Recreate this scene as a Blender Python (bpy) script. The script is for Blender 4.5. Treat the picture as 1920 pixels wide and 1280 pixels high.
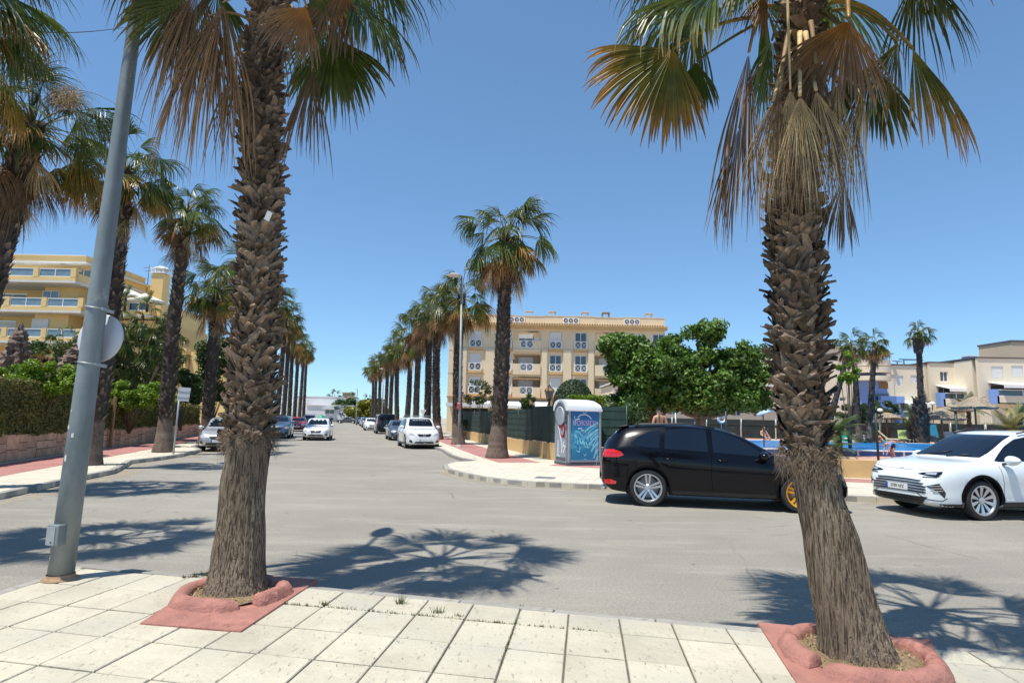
import bpy, bmesh, math, random
import numpy as np
from mathutils import Vector, Matrix
from mathutils.bvhtree import BVHTree
from mathutils import noise as mnoise

for o in list(bpy.data.objects):
    bpy.data.objects.remove(o)
S = bpy.context.scene
COL = S.collection
PI = math.pi
R = math.radians

# ------------------------------------------------------------------ camera
FPX = 1120.0; CAMH = 1.70; ROLL = 0.02
_th = math.atan(145/FPX); _r = math.atan(ROLL)
cF = Vector((0, math.cos(_th), math.sin(_th)))
_U0 = Vector((0, -math.sin(_th), math.cos(_th))); _R0 = Vector((1, 0, 0))
cR = _R0*math.cos(_r) + _U0*math.sin(_r)
cU = _U0*math.cos(_r) - _R0*math.sin(_r)
CAM = Vector((0, 0, CAMH))
cd = bpy.data.cameras.new('camera'); cam = bpy.data.objects.new('camera', cd); COL.objects.link(cam)
cd.sensor_width = 36; cd.lens = FPX/1920*36; cd.clip_start = .05; cd.clip_end = 5000
cam.matrix_world = Matrix(((cR.x, cU.x, -cF.x, 0), (cR.y, cU.y, -cF.y, 0), (cR.z, cU.z, -cF.z, CAMH), (0, 0, 0, 1)))
S.camera = cam
def ray(x, y): return cR*((x-960)/FPX) + cU*((640-y)/FPX) + cF
def G(x, y, z=0.0):
    d = ray(x, y); return CAM + d*((z-CAMH)/d.z)
def A(x, y, Y):
    d = ray(x, y); return CAM + d*(Y/d.y)

# ------------------------------------------------------------------ light
SUN_ELEV = R(71); SHD = Vector((.78, .62))          # shadows fall along SHD
w = bpy.data.worlds.new('World'); S.world = w; w.use_nodes = True
nt = w.node_tree; bg = nt.nodes['Background']
sk = nt.nodes.new('ShaderNodeTexSky'); sk.sky_type = 'NISHITA'; sk.sun_disc = False
sk.sun_elevation = SUN_ELEV
sk.sun_rotation = math.atan2(-SHD.x, -SHD.y)
sk.altitude = 300; sk.air_density = .8; sk.dust_density = 0.0; sk.ozone_density = 3.0
gm = nt.nodes.new('ShaderNodeGamma'); gm.inputs[1].default_value = .72; nt.links.new(sk.outputs[0], gm.inputs[0])
mu = nt.nodes.new('ShaderNodeMix'); mu.data_type = 'RGBA'; mu.blend_type = 'MULTIPLY'; mu.inputs[0].default_value = 1; mu.inputs[7].default_value = (1.0, 1.37, 1.62, 1)
nt.links.new(gm.outputs[0], mu.inputs[6]); nt.links.new(mu.outputs[2], bg.inputs[0]); bg.inputs[1].default_value = 0.136
sl = bpy.data.lights.new('sun', 'SUN'); sl.energy = 4.9; sl.angle = R(.55); sl.color = (1, .95, .86)
so = bpy.data.objects.new('sun', sl); COL.objects.link(so)
sv = Vector((-SHD.x, -SHD.y, 0)).normalized()*math.cos(SUN_ELEV) + Vector((0, 0, math.sin(SUN_ELEV)))
so.rotation_euler = sv.to_track_quat('Z', 'Y').to_euler(); so.location = (-20, -20, 60)
S.view_settings.view_transform = 'Standard'; S.view_settings.look = 'None'
S.view_settings.exposure = 0.33; S.view_settings.gamma = 1
S.view_settings.use_curve_mapping = False
S.cycles.max_bounces = 8; S.cycles.transparent_max_bounces = 12

# ------------------------------------------------------------------ materials
def N(nt, t, **k):
    n = nt.nodes.new(t)
    for a, b in k.items(): setattr(n, a, b)
    return n
def mixc(nt, fac, a, b, blend='MIX'):
    m = N(nt, 'ShaderNodeMix', data_type='RGBA', blend_type=blend)
    for s, v in ((m.inputs[0], fac), (m.inputs[6], a), (m.inputs[7], b)):
        if hasattr(v, 'node'): nt.links.new(v, s)
        elif isinstance(v, (int, float)): s.default_value = v if s.type == 'VALUE' else (v, v, v, 1)
        else: s.default_value = (*v[:3], 1)
    return m.outputs[2]
def ramp(nt, fac, stops):
    r = N(nt, 'ShaderNodeValToRGB')
    while len(r.color_ramp.elements) < len(stops): r.color_ramp.elements.new(.5)
    for e, (p, c) in zip(r.color_ramp.elements, stops):
        e.position = p; e.color = (*c, 1) if not isinstance(c, (int, float)) else (c, c, c, 1)
    nt.links.new(fac, r.inputs[0]); return r.outputs[0]
def noise(nt, scale, detail=5, rough=.6, vec=None, stretch=None, coord='Object'):
    n = N(nt, 'ShaderNodeTexNoise'); n.inputs['Scale'].default_value = scale
    n.inputs['Detail'].default_value = detail; n.inputs['Roughness'].default_value = rough
    if vec is None:
        vec = N(nt, 'ShaderNodeTexCoord').outputs[coord]
    if stretch:
        m = N(nt, 'ShaderNodeMapping'); m.inputs['Scale'].default_value = stretch
        nt.links.new(vec, m.inputs[0]); vec = m.outputs[0]
    nt.links.new(vec, n.inputs['Vector']); return n.outputs['Fac']
def base(name):
    m = bpy.data.materials.new(name); m.use_nodes = True
    return m, m.node_tree, m.node_tree.nodes['Principled BSDF']
def tup(c, k): return tuple(min(1, max(0, v*k)) for v in c)
def mat(name, col, rough=.6, metal=0, var=.15, vs=3, col2=None, bump=0, bs=40, rnd=0, coat=0, spec=.5, stretch=None, wear=None):
    m, nt, b = base(name)
    f = noise(nt, vs, stretch=stretch)
    f = ramp(nt, f, [(.3, 0.), (.7, 1.)])
    c = mixc(nt, f, tup(col, 1-var), col2 or tup(col, 1+var))
    if wear:
        f2 = ramp(nt, noise(nt, wear[1], 6, .7), [(wear[2], 0.), (min(1, wear[2]+.12), 1.)])
        c = mixc(nt, f2, c, wear[0])
    if rnd:
        oi = N(nt, 'ShaderNodeObjectInfo'); mr = N(nt, 'ShaderNodeMapRange')
        mr.inputs[3].default_value = 1-rnd; mr.inputs[4].default_value = 1+rnd
        nt.links.new(oi.outputs['Random'], mr.inputs[0])
        c = mixc(nt, 1.0, c, mr.outputs[0], 'MULTIPLY')
    nt.links.new(c, b.inputs['Base Color'])
    b.inputs['Roughness'].default_value = rough; b.inputs['Metallic'].default_value = metal
    b.inputs['Coat Weight'].default_value = coat; b.inputs['Coat Roughness'].default_value = .03
    b.inputs['Specular IOR Level'].default_value = spec
    if bump:
        bn = N(nt, 'ShaderNodeBump'); bn.inputs['Strength'].default_value = bump; bn.inputs['Distance'].default_value = .02
        nt.links.new(noise(nt, bs, 6, .65, stretch=stretch), bn.inputs['Height']); nt.links.new(bn.outputs[0], b.inputs['Normal'])
    return m
M = {}
def mk_bark(name):
    m, nt, b = base(name)
    c = mixc(nt, ramp(nt, noise(nt, 3, 5, .6, stretch=(1, 1, .5)), [(.35, 0.), (.65, 1.)]), (.23, .175, .125), (.38, .30, .215))
    c = mixc(nt, ramp(nt, noise(nt, 80, 4, .55, stretch=(1, 1, .05)), [(.40, .85), (.52, 0.)]), c, (.055, .040, .029))
    c = mixc(nt, ramp(nt, noise(nt, 2.2, 5, .6), [(.52, 0.), (.70, .4)]), c, (.10, .074, .055))
    c = mixc(nt, ramp(nt, noise(nt, 34, 1, .4), [(.72, 0.), (.76, .9)]), c, (.03, .022, .016))
    nt.links.new(c, b.inputs['Base Color']); b.inputs['Roughness'].default_value = .9; b.inputs['Specular IOR Level'].default_value = .15
    bn = N(nt, 'ShaderNodeBump'); bn.inputs['Strength'].default_value = 1; bn.inputs['Distance'].default_value = .045
    nt.links.new(noise(nt, 80, 4, .6, stretch=(1, 1, .05)), bn.inputs['Height']); nt.links.new(bn.outputs[0], b.inputs['Normal'])
    return m
def leafmat(name, stops, rough=.45, transl=.25, rnd=.25, attr='t', var=.25):
    m, nt, b = base(name)
    at = N(nt, 'ShaderNodeAttribute', attribute_name=attr)
    c = ramp(nt, at.outputs['Fac'], stops)
    oi = N(nt, 'ShaderNodeObjectInfo'); mr = N(nt, 'ShaderNodeMapRange')
    mr.inputs[3].default_value = 1-rnd; mr.inputs[4].default_value = 1+rnd
    nt.links.new(oi.outputs['Random'], mr.inputs[0])
    c = mixc(nt, 1., c, mr.outputs[0], 'MULTIPLY')
    f = noise(nt, 9, 3); c2 = mixc(nt, 1., c, ramp(nt, f, [(.3, 1-var), (.7, 1+var)]), 'MULTIPLY')
    nt.links.new(c2, b.inputs['Base Color']); b.inputs['Roughness'].default_value = rough
    tr = N(nt, 'ShaderNodeBsdfTranslucent'); nt.links.new(c2, tr.inputs[0])
    mx = N(nt, 'ShaderNodeMixShader'); mx.inputs[0].default_value = transl
    nt.links.new(b.outputs[0], mx.inputs[1]); nt.links.new(tr.outputs[0], mx.inputs[2])
    nt.links.new(mx.outputs[0], nt.nodes['Material Output'].inputs[0])
    return m
# palm leaves: t = 0 petiole, .1 hub ... 1 tip
M['frond'] = leafmat('green_frond', [(0, (.16, .15, .04)), (.1, (.14, .17, .03)), (.3, (.085, .125, .018)), (.7, (.085, .12, .02)), (.88, (.16, .16, .045)), (1, (.34, .25, .11))], rough=.38)
M['frond_y'] = leafmat('yellowing_frond', [(0, (.30, .22, .05)), (.12, (.42, .27, .03)), (.35, (.12, .14, .02)), (.6, (.20, .16, .025)), (.85, (.42, .22, .05)), (1, (.36, .20, .10))])
M['frond_o'] = leafmat('orange_frond', [(0, (.40, .26, .09)), (.12, (.48, .20, .03)), (.4, (.30, .15, .05)), (.8, (.25, .15, .08)), (1, (.30, .20, .13))])
M['dead'] = leafmat('dead_frond', [(0, (.28, .18, .08)), (.2, (.17, .092, .038)), (.5, (.20, .115, .052)), (.8, (.26, .16, .08)), (1, (.34, .23, .13))], rough=.65, transl=.15)
M['straw'] = leafmat('straw_frond', [(0, (.56, .42, .22)), (.3, (.46, .34, .17)), (.7, (.70, .56, .32)), (1, (.72, .62, .42))], rough=.7, transl=.2)
M['boot'] = mat('leaf_base_wood', (.095, .073, .060), .85, var=.45, vs=16, col2=(.37, .27, .19), bump=1, bs=60, rnd=.55, spec=.15, stretch=(1, 1, .3))
M['bark'] = mk_bark('palm_bark')
M['bark_far'] = leafmat('palm_bark_rough', [(0, (.035, .026, .021)), (.25, (.07, .052, .041)), (.6, (.15, .112, .086)), (1, (.30, .23, .175))], rough=.9, transl=0., rnd=.15, var=.35)
M['flower'] = mat('flower_stalk', (.36, .25, .13), .8, var=.3, vs=30)
def leafcards(name, a, b_, rough=.4, transl=.3):
    return leafmat(name, [(0, a), (1, b_)], rough, transl, rnd=0, attr='t')
M['ficus'] = leafcards('ficus_leaf', (.022, .07, .010), (.18, .31, .04), .5)
M['lime'] = leafcards('lime_leaf', (.08, .17, .008), (.26, .38, .025))
M['hedge'] = leafcards('hedge_leaf', (.075, .092, .022), (.27, .26, .07), .6)
M['shrub'] = leafcards('shrub_leaf', (.025, .06, .015), (.09, .15, .03))
M['topiary'] = leafcards('topiary_leaf', (.025, .055, .025), (.07, .11, .045), .5)
M['olive'] = leafcards('olive_leaf', (.12, .15, .015), (.34, .30, .03))
M['twig'] = mat('twig', (.12, .085, .05), .9)
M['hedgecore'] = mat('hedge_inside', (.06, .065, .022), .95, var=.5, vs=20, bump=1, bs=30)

# asphalt
def mk_asphalt():
    m, nt, b = base('weathered_asphalt')
    f1 = ramp(nt, noise(nt, .22, 5, .6), [(.35, 0.), (.68, 1.)])
    c = mixc(nt, f1, (.230, .214, .182), (.288, .270, .230))
    f2 = ramp(nt, noise(nt, 1.0, 6, .7, stretch=(.35, 1.6, 1)), [(.5, 0.), (.72, 1.)])
    c = mixc(nt, f2, c, (.325, .303, .255))
    f3 = ramp(nt, noise(nt, 140, 2, .8), [(.35, .72), (.65, 1.28)])
    c = mixc(nt, 1., c, f3, 'MULTIPLY')
    f5 = ramp(nt, noise(nt, 38, 2, .6), [(.4, .88), (.6, 1.1)])
    c = mixc(nt, 1., c, f5, 'MULTIPLY')
    f4 = ramp(nt, noise(nt, .6, 7, .75, stretch=(1, .3, 1)), [(.60, 0.), (.78, .6)])
    c = mixc(nt, f4, c, (.165, .155, .138))
    vo = N(nt, 'ShaderNodeTexVoronoi', feature='DISTANCE_TO_EDGE'); vo.inputs['Scale'].default_value = .34
    wv = N(nt, 'ShaderNodeMix', data_type='RGBA'); wv.inputs[0].default_value = .22; tc = N(nt, 'ShaderNodeTexCoord'); nz = N(nt, 'ShaderNodeTexNoise'); nz.inputs['Scale'].default_value = 1.1; nz.inputs['Detail'].default_value = 6; nt.links.new(tc.outputs['Object'], nz.inputs['Vector']); nt.links.new(tc.outputs['Object'], wv.inputs[6]); nt.links.new(nz.outputs['Color'], wv.inputs[7]); nt.links.new(wv.outputs[2], vo.inputs['Vector'])
    ck = ramp(nt, vo.outputs['Distance'], [(.0, .6), (.006, .0)]); ck = mixc(nt, 1., ck, ramp(nt, noise(nt, .5, 3), [(.52, 0.), (.60, 1.)]), 'MULTIPLY')
    c = mixc(nt, ck, c, (.09, .085, .075))
    f6 = ramp(nt, noise(nt, 5, 3, .5), [(.70, 0.), (.73, .65)])
    c = mixc(nt, f6, c, (.09, .085, .08))
    nt.links.new(c, b.inputs['Base Color']); b.inputs['Roughness'].default_value = .85; b.inputs['Specular IOR Level'].default_value = .3
    bn = N(nt, 'ShaderNodeBump'); bn.inputs['Strength'].default_value = .5; bn.inputs['Distance'].default_value = .008
    nt.links.new(noise(nt, 110, 3, .8), bn.inputs['Height']); nt.links.new(bn.outputs[0], b.inputs['Normal'])
    return m
def mk_dust():
    m, nt, b = base('sandy_dust'); b.inputs['Base Color'].default_value = (.42, .36, .26, 1); b.inputs['Roughness'].default_value = .95
    f = ramp(nt, noise(nt, 3.2, 6, .7), [(.42, 0.), (.62, .8)]); nt.links.new(f, b.inputs['Alpha']); return m
M['dust'] = mk_dust()
M['asphalt'] = mk_asphalt()
def mk_tile():
    m, nt, b = base('stamped_cream_concrete')
    co = N(nt, 'ShaderNodeTexCoord').outputs['Object']
    oi = N(nt, 'ShaderNodeObjectInfo')
    add = N(nt, 'ShaderNodeVectorMath', operation='ADD')
    sc = N(nt, 'ShaderNodeVectorMath', operation='SCALE'); sc.inputs[3].default_value = 1.0
    nt.links.new(oi.outputs['Location'], sc.inputs[0]); nt.links.new(co, add.inputs[0]); nt.links.new(sc.outputs[0], add.inputs[1])
    v = add.outputs[0]
    f = ramp(nt, noise(nt, 2.2, 5, .6, vec=v), [(.35, 0.), (.65, 1.)])
    c = mixc(nt, f, (.42, .388, .305), (.53, .49, .385))
    f2 = ramp(nt, noise(nt, 1.1, 4, .6, vec=v), [(.5, 0.), (.7, .7)])
    c = mixc(nt, f2, c, (.325, .32, .28))
    # stamped chisel marks
    w1 = noise(nt, 34, 4, .6, vec=v, stretch=(1, .3, 1))
    cr = ramp(nt, w1, [(.33, .5), (.40, 1.)])
    gate = ramp(nt, noise(nt, 5, 2, .5, vec=v), [(.38, 0.), (.5, 1.)])
    c = mixc(nt, gate, c, mixc(nt, .75, c, mixc(nt, 1., c, cr, 'MULTIPLY')))
    dots = ramp(nt, noise(nt, 34, 1, .4, vec=v), [(.74, 0.), (.78, .8)])
    c = mixc(nt, dots, c, (.16, .145, .11))
    mr = N(nt, 'ShaderNodeMapRange'); mr.inputs[3].default_value = .9; mr.inputs[4].default_value = 1.07
    nt.links.new(oi.outputs['Random'], mr.inputs[0]); c = mixc(nt, 1., c, mr.outputs[0], 'MULTIPLY')
    nt.links.new(c, b.inputs['Base Color']); b.inputs['Roughness'].default_value = .8; b.inputs['Specular IOR Level'].default_value = .25
    bn = N(nt, 'ShaderNodeBump'); bn.inputs['Strength'].default_value = .9; bn.inputs['Distance'].default_value = .016
    nt.links.new(noise(nt, 15, 6, .6, vec=v), bn.inputs['Height']); nt.links.new(bn.outputs[0], b.inputs['Normal'])
    return m
M['tile'] = mk_tile()
def mk_pavers(name, ca, cb, joint, size, ang):
    m, nt, b = base(name)
    co = N(nt, 'ShaderNodeTexCoord').outputs['Object']
    mp = N(nt, 'ShaderNodeMapping'); mp.inputs['Rotation'].default_value = (0, 0, ang); nt.links.new(co, mp.inputs[0])
    br = N(nt, 'ShaderNodeTexBrick', offset=0.0); br.inputs['Scale'].default_value = 1
    br.inputs['Brick Width'].default_value = size; br.inputs['Row Height'].default_value = size
    br.inputs['Mortar Size'].default_value = .008; br.inputs['Bias'].default_value = 0
    br.inputs['Color1'].default_value = (*ca, 1); br.inputs['Color2'].default_value = (*cb, 1); br.inputs['Mortar'].default_value = (*joint, 1)
    nt.links.new(mp.outputs[0], br.inputs[0])
    c = mixc(nt, 1., br.outputs[0], ramp(nt, noise(nt, 1.3, 6, .7), [(.3, .85), (.7, 1.1)]), 'MULTIPLY')
    f = ramp(nt, noise(nt, 6, 5, .7), [(.62, 0.), (.75, .5)])
    c = mixc(nt, f, c, tup(joint, .9))
    nt.links.new(c, b.inputs['Base Color']); b.inputs['Roughness'].default_value = .85; b.inputs['Specular IOR Level'].default_value = .25
    return m
M['pave_cream'] = mk_pavers('cream_pavers', (.58, .535, .43), (.53, .49, .40), (.33, .30, .24), .4, R(15))
M['pave_red'] = mk_pavers('red_pavers', (.42, .205, .185), (.38, .18, .165), (.26, .14, .125), .2, R(15))
M['grout'] = mat('dark_joint', (.13, .11, .08), .95, var=.3, vs=8, bump=.6, bs=60)  # joint dirt, toned darker to stand for shadow lines between the tiles
M['kerb'] = mat('kerb_concrete', (.30, .285, .255), .85, var=.2, vs=3, bump=.4, bs=50, rnd=.13, wear=((.2, .18, .15), 5, .6))
M['soil'] = mat('dry_soil', (.22, .155, .085), .95, var=.35, vs=12, bump=1, bs=40)
M['terra'] = mat('red_painted_concrete', (.37, .165, .13), .8, var=.22, vs=4, bump=1, bs=26, wear=((.26, .105, .08), 3.5, .56))
M['ground'] = mat('pale_ground', (.36, .32, .25), .95, var=.2, vs=.2)
M['concrete'] = mat('concrete_grey', (.38, .37, .35), .85, var=.12, vs=2)
M['white'] = mat('white_paint', (.78, .78, .76), .55, var=.04, vs=2)
M['offwhite'] = mat('off_white_paint', (.66, .64, .60), .6, var=.06, vs=1)
M['ochre'] = mat('ochre_render', (.55, .37, .165), .85, var=.1, vs=1.5, bump=.3, bs=30, wear=((.42, .30, .16), 1.2, .62))
M['galv'] = mat('galvanised_steel', (.20, .235, .24), .5, .3, var=.3, vs=3, col2=(.31, .345, .345), bump=.1, bs=30, stretch=(1, 1, .4), wear=((.42, .40, .36), 3.2, .6))
M['galv_plain'] = mat('grey_steel', (.42, .44, .45), .45, .5, var=.1, vs=6)
M['signback'] = mat('sign_back_grey', (.62, .62, .66), .5, .15, var=.06, vs=3)
M['rust'] = mat('rusty_edge', (.35, .22, .13), .8, var=.3, vs=10)
M['wood'] = mat('brown_wood', (.25, .155, .08), .8, var=.3, vs=6, bump=.5, bs=40, stretch=(1, 1, .15))
M['black'] = mat('black_plastic', (.018, .018, .02), .45, var=.1)
M['matte_black'] = mat('matte_black_trim', (.010, .010, .011), .95, spec=.05)
M['rubber'] = mat('tyre_rubber', (.02, .02, .021), .75, var=.2, vs=20)
M['chrome'] = mat('chrome', (.75, .76, .78), .12, 1, var=.02)
M['alloy'] = mat('alloy_silver', (.62, .63, .65), .28, .85, var=.05)
M['alloy_dark'] = mat('alloy_dark', (.06, .06, .065), .35, .6, var=.1)
M['alloy_orange'] = mat('alloy_orange', (.85, .33, .03), .3, .45, var=.1, col2=(.9, .48, .04))
M['caliper'] = mat('red_caliper', (.5, .02, .015), .4)
M['plate'] = mat('number_plate', (.78, .79, .76), .4, var=.02)
M['plate_blue'] = mat('plate_blue', (.03, .08, .4), .4)
M['ink'] = mat('black_print', (.02, .02, .022), .5)
M['lamp_clear'] = mat('lamp_lens', (.55, .57, .6), .12, .3, var=.3, vs=18, coat=.8)
M['lamp_red'] = mat('red_lens', (.55, .012, .015), .12, var=.4, vs=30, coat=1)
def glassy(name, col, rough=.03, ior=1.5):
    m, nt, b = base(name)
    f = noise(nt, 1.5, 3); c = mixc(nt, f, tup(col, .7), tup(col, 1.4)); nt.links.new(c, b.inputs['Base Color'])
    b.inputs['Roughness'].default_value = rough; b.inputs['Specular IOR Level'].default_value = .8; b.inputs['IOR'].default_value = ior
    return m
M['carglass'] = glassy('tinted_car_glass', (.006, .010, .018), .02, 1.4)
M['winglass'] = glassy('window_glass', (.05, .075, .10), .05)
M['blueglass'] = glassy('balcony_glass', (.16, .24, .29), .08)
def water():
    m, nt, b = base('pool_water')
    c = mixc(nt, ramp(nt, noise(nt, 1.2, 3), [(.35, 0.), (.65, 1.)]), (.006, .10, .36), (.02, .26, .56)); nt.links.new(c, b.inputs['Base Color'])
    b.inputs['Roughness'].default_value = .25; b.inputs['Specular IOR Level'].default_value = .12
    bn = N(nt, 'ShaderNodeBump'); bn.inputs['Strength'].default_value = .35; bn.inputs['Distance'].default_value = .05
    nt.links.new(noise(nt, 5, 3), bn.inputs['Height']); nt.links.new(bn.outputs[0], b.inputs['Normal'])
    return m
M['water'] = water()
def carpaint(name, col, metal=.0, rough=.25, flake=.0):
    m, nt, b = base(name)
    c = mixc(nt, noise(nt, 2, 2), tup(col, .96), tup(col, 1.04)); nt.links.new(c, b.inputs['Base Color'])
    b.inputs['Metallic'].default_value = metal; b.inputs['Roughness'].default_value = rough
    b.inputs['Coat Weight'].default_value = 1; b.inputs['Coat Roughness'].default_value = .02
    return m

# ------------------------------------------------------------------ object helpers
def tag(o, label=None, cat=None, group=None, kind=None):
    if label: o['label'] = label
    if cat: o['category'] = cat
    if group: o['group'] = group
    if kind: o['kind'] = kind
    return o
def thing(name, label, cat, loc=(0, 0, 0), rz=0, group=None):
    o = bpy.data.objects.new(name, None); COL.objects.link(o); o.empty_display_size = .2
    o.location = loc; o.rotation_euler = (0, 0, rz)
    return tag(o, label, cat, group)
def chain(o):
    m = Matrix.Identity(4)
    while o:
        m = o.matrix_basis @ m; o = o.parent
    return m
class MB:
    def __init__(s): s.v = []; s.f = []; s.mi = []; s.sm = []; s.t = []
    def add(s, vs, fs, mi=0, smooth=False, t=0.):
        o = len(s.v); s.v.extend(tuple(v) for v in vs)
        s.t.extend(t if isinstance(t, (list, tuple)) else [t]*len(vs))
        for f in fs: s.f.append(tuple(i+o for i in f)); s.mi.append(mi); s.sm.append(smooth)
    def box(s, c, d, rz=0, mi=0, rx=0):
        x, y, z = d[0]/2, d[1]/2, d[2]/2
        p = [Vector((a*x, b*y, e*z)) for e in (-1, 1) for b in (-1, 1) for a in (-1, 1)]
        if rx: q = Matrix.Rotation(rx, 3, 'X'); p = [q @ v for v in p]
        if rz: q = Matrix.Rotation(rz, 3, 'Z'); p = [q @ v for v in p]
        c = Vector(c)
        s.add([v+c for v in p], [(0, 2, 3, 1), (4, 5, 7, 6), (0, 1, 5, 4), (2, 6, 7, 3), (0, 4, 6, 2), (1, 3, 7, 5)], mi)
    def bar(s, a, b, w, h=None, mi=0, up=(0, 0, 1)):
        a, b = Vector(a), Vector(b); d = (b-a).normalized(); h = h or w
        u = Vector(up); 
        if abs(d.dot(u)) > .98: u = Vector((0, 1, 0))
        x = d.cross(u).normalized(); y = x.cross(d)
        vs = [q + x*i*w/2 + y*j*h/2 for q in (a, b) for i, j in ((-1, -1), (1, -1), (1, 1), (-1, 1))]
        s.add(vs, [(3, 2, 1, 0), (4, 5, 6, 7), (0, 1, 5, 4), (1, 2, 6, 5), (2, 3, 7, 6), (3, 0, 4, 7)], mi)
    def tube(s, path, rad, n=8, mi=0, smooth=True, cap=True, t=0., sq=1.):
        P = [Vector(p) for p in path]; k = len(P); rs = rad if isinstance(rad, (list, tuple)) else [rad]*k
        vs = []; tt = []; px = None
        for i in range(k):
            d = (P[min(i+1, k-1)]-P[max(i-1, 0)]).normalized()
            if px is None:
                u = Vector((0, 0, 1)) if abs(d.z) < .9 else Vector((1, 0, 0)); px = d.cross(u).normalized()
            else: px = (px - d*px.dot(d)).normalized()
            py = d.cross(px)
            for j in range(n):
                a = 2*PI*j/n; vs.append(P[i]+(px*math.cos(a)+py*math.sin(a)*sq)*rs[i]); tt.append(t[i] if isinstance(t, (list, tuple)) else t)
        fs = [(i*n+j, i*n+(j+1) % n, (i+1)*n+(j+1) % n, (i+1)*n+j) for i in range(k-1) for j in range(n)]
        if cap: fs += [tuple(reversed(range(n))), tuple((k-1)*n+j for j in range(n))]
        s.add(vs, fs, mi, smooth, tt)
    def lathe(s, prof, c=(0, 0, 0), n=24, axis='Z', mi=0, smooth=True, a0=0, a1=2*PI):
        full = abs(a1-a0-2*PI) < 1e-6; m = n if full else n+1; vs = []
        for (r, z) in prof:
            for j in range(m):
                a = a0+(a1-a0)*j/n; x, y = r*math.cos(a), r*math.sin(a)
                v = (x, y, z) if axis == 'Z' else ((z, x, y) if axis == 'X' else (x, z, y))
                vs.append((v[0]+c[0], v[1]+c[1], v[2]+c[2]))
        fs = []
        for i in range(len(prof)-1):
            for j in range(n):
                j2 = (j+1) % m; fs.append((i*m+j, i*m+j2, (i+1)*m+j2, (i+1)*m+j))
        s.add(vs, fs, mi, smooth)
    def prism(s, pts, z0, z1, mi=0):
        n = len(pts); vs = [(p[0], p[1], z0) for p in pts]+[(p[0], p[1], z1) for p in pts]
        ar = sum(pts[i][0]*pts[(i+1) % n][1]-pts[(i+1) % n][0]*pts[i][1] for i in range(n))
        fs = [tuple(range(n, 2*n)), tuple(reversed(range(n)))] + [(i, (i+1) % n, n+(i+1) % n, n+i) for i in range(n)]
        if ar < 0: fs = [tuple(reversed(f)) for f in fs]
        s.add(vs, fs, mi)
    def sheet(s, pts, z, mi=0):
        ar = sum(pts[i][0]*pts[(i+1) % len(pts)][1]-pts[(i+1) % len(pts)][0]*pts[i][1] for i in range(len(pts)))
        p = list(pts) if ar > 0 else list(reversed(pts))
        s.add([(a[0], a[1], z) for a in p], [tuple(range(len(p)))], mi)
    def mesh(s, name, mats):
        me = bpy.data.meshes.new(name); me.from_pydata(s.v, [], s.f); me.update()
        for m in (mats if isinstance(mats, (list, tuple)) else [mats]): me.materials.append(M[m] if isinstance(m, str) else m)
        me.polygons.foreach_set('material_index', s.mi); me.polygons.foreach_set('use_smooth', s.sm)
        if any(s.t):
            at = me.attributes.new('t', 'FLOAT', 'POINT'); at.data.foreach_set('value', s.t)
        return me
    def build(s, name, mats, parent=None, world=False, sharp=None, bevel=0, label=None):
        if world and parent:
            inv = chain(parent).inverted(); s.v = [tuple(inv @ Vector(v)) for v in s.v]
        me = s.mesh(name, mats)
        if sharp: me.set_sharp_from_angle(angle=R(sharp))
        return link(name, me, parent, bevel, label)
def link(name, me, parent=None, bevel=0, label=None):
    o = bpy.data.objects.new(name, me); COL.objects.link(o); o.parent = parent
    if bevel:
        b = o.modifiers.new('bevel', 'BEVEL'); b.width = bevel; b.segments = 2; b.limit_method = 'ANGLE'; b.angle_limit = R(40)
    if label: o['label'] = label
    return o
def copy_tree(o, parent=None):
    c = o.copy(); COL.objects.link(c); c.parent = parent
    for ch in list(o.children): copy_tree(ch, c)
    return c
def structure(o): o['kind'] = 'structure'; return o
def text_mesh(txt, size, name, m, parent, loc, rot, depth=.002, sx=1.0):
    cu = bpy.data.curves.new('txt', 'FONT'); cu.body = txt; cu.size = size; cu.extrude = depth; cu.align_x = 'CENTER'; cu.align_y = 'CENTER'
    to = bpy.data.objects.new('txt', cu); COL.objects.link(to)
    dg = bpy.context.evaluated_depsgraph_get(); me = bpy.data.meshes.new_from_object(to.evaluated_get(dg))
    bpy.data.objects.remove(to); bpy.data.curves.remove(cu)
    me.materials.clear(); me.materials.append(M[m])
    o = link(name, me, parent); o.location = loc; o.rotation_euler = rot; o.scale = (sx, 1, 1); return o
ORD = ['first', 'second', 'third', 'fourth', 'fifth', 'sixth', 'seventh', 'eighth', 'ninth', 'tenth', 'eleventh', 'twelfth', 'thirteenth', 'fourteenth', 'fifteenth', 'sixteenth', 'seventeenth', 'eighteenth']
# ================================================================== SETTING
rng = random.Random(7)
DS = -.286                                              # the street runs along (DS, 1)
D = Vector((DS, 1, 0)).normalized(); DN = Vector((D.y, -D.x, 0))
ANG = math.atan2(D.y, D.x)-PI/2
b = MB(); b.sheet([(-900, -300), (900, -300), (900, 1500), (-900, 1500)], -.03)
structure(b.build('ground', 'ground'))
b = MB(); b.sheet([(-60, -10), (60, -10), (60, 21), (9, 21), (6-.286*23, 23), (6-.286*158, 158), (60, 158), (60, 166), (-140, 166), (-140, 158), (-8.5-.286*158, 158), (-8.5-.286*27, 27), (-60, 27)], 0)
structure(b.build('road', 'asphalt'))

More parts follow.
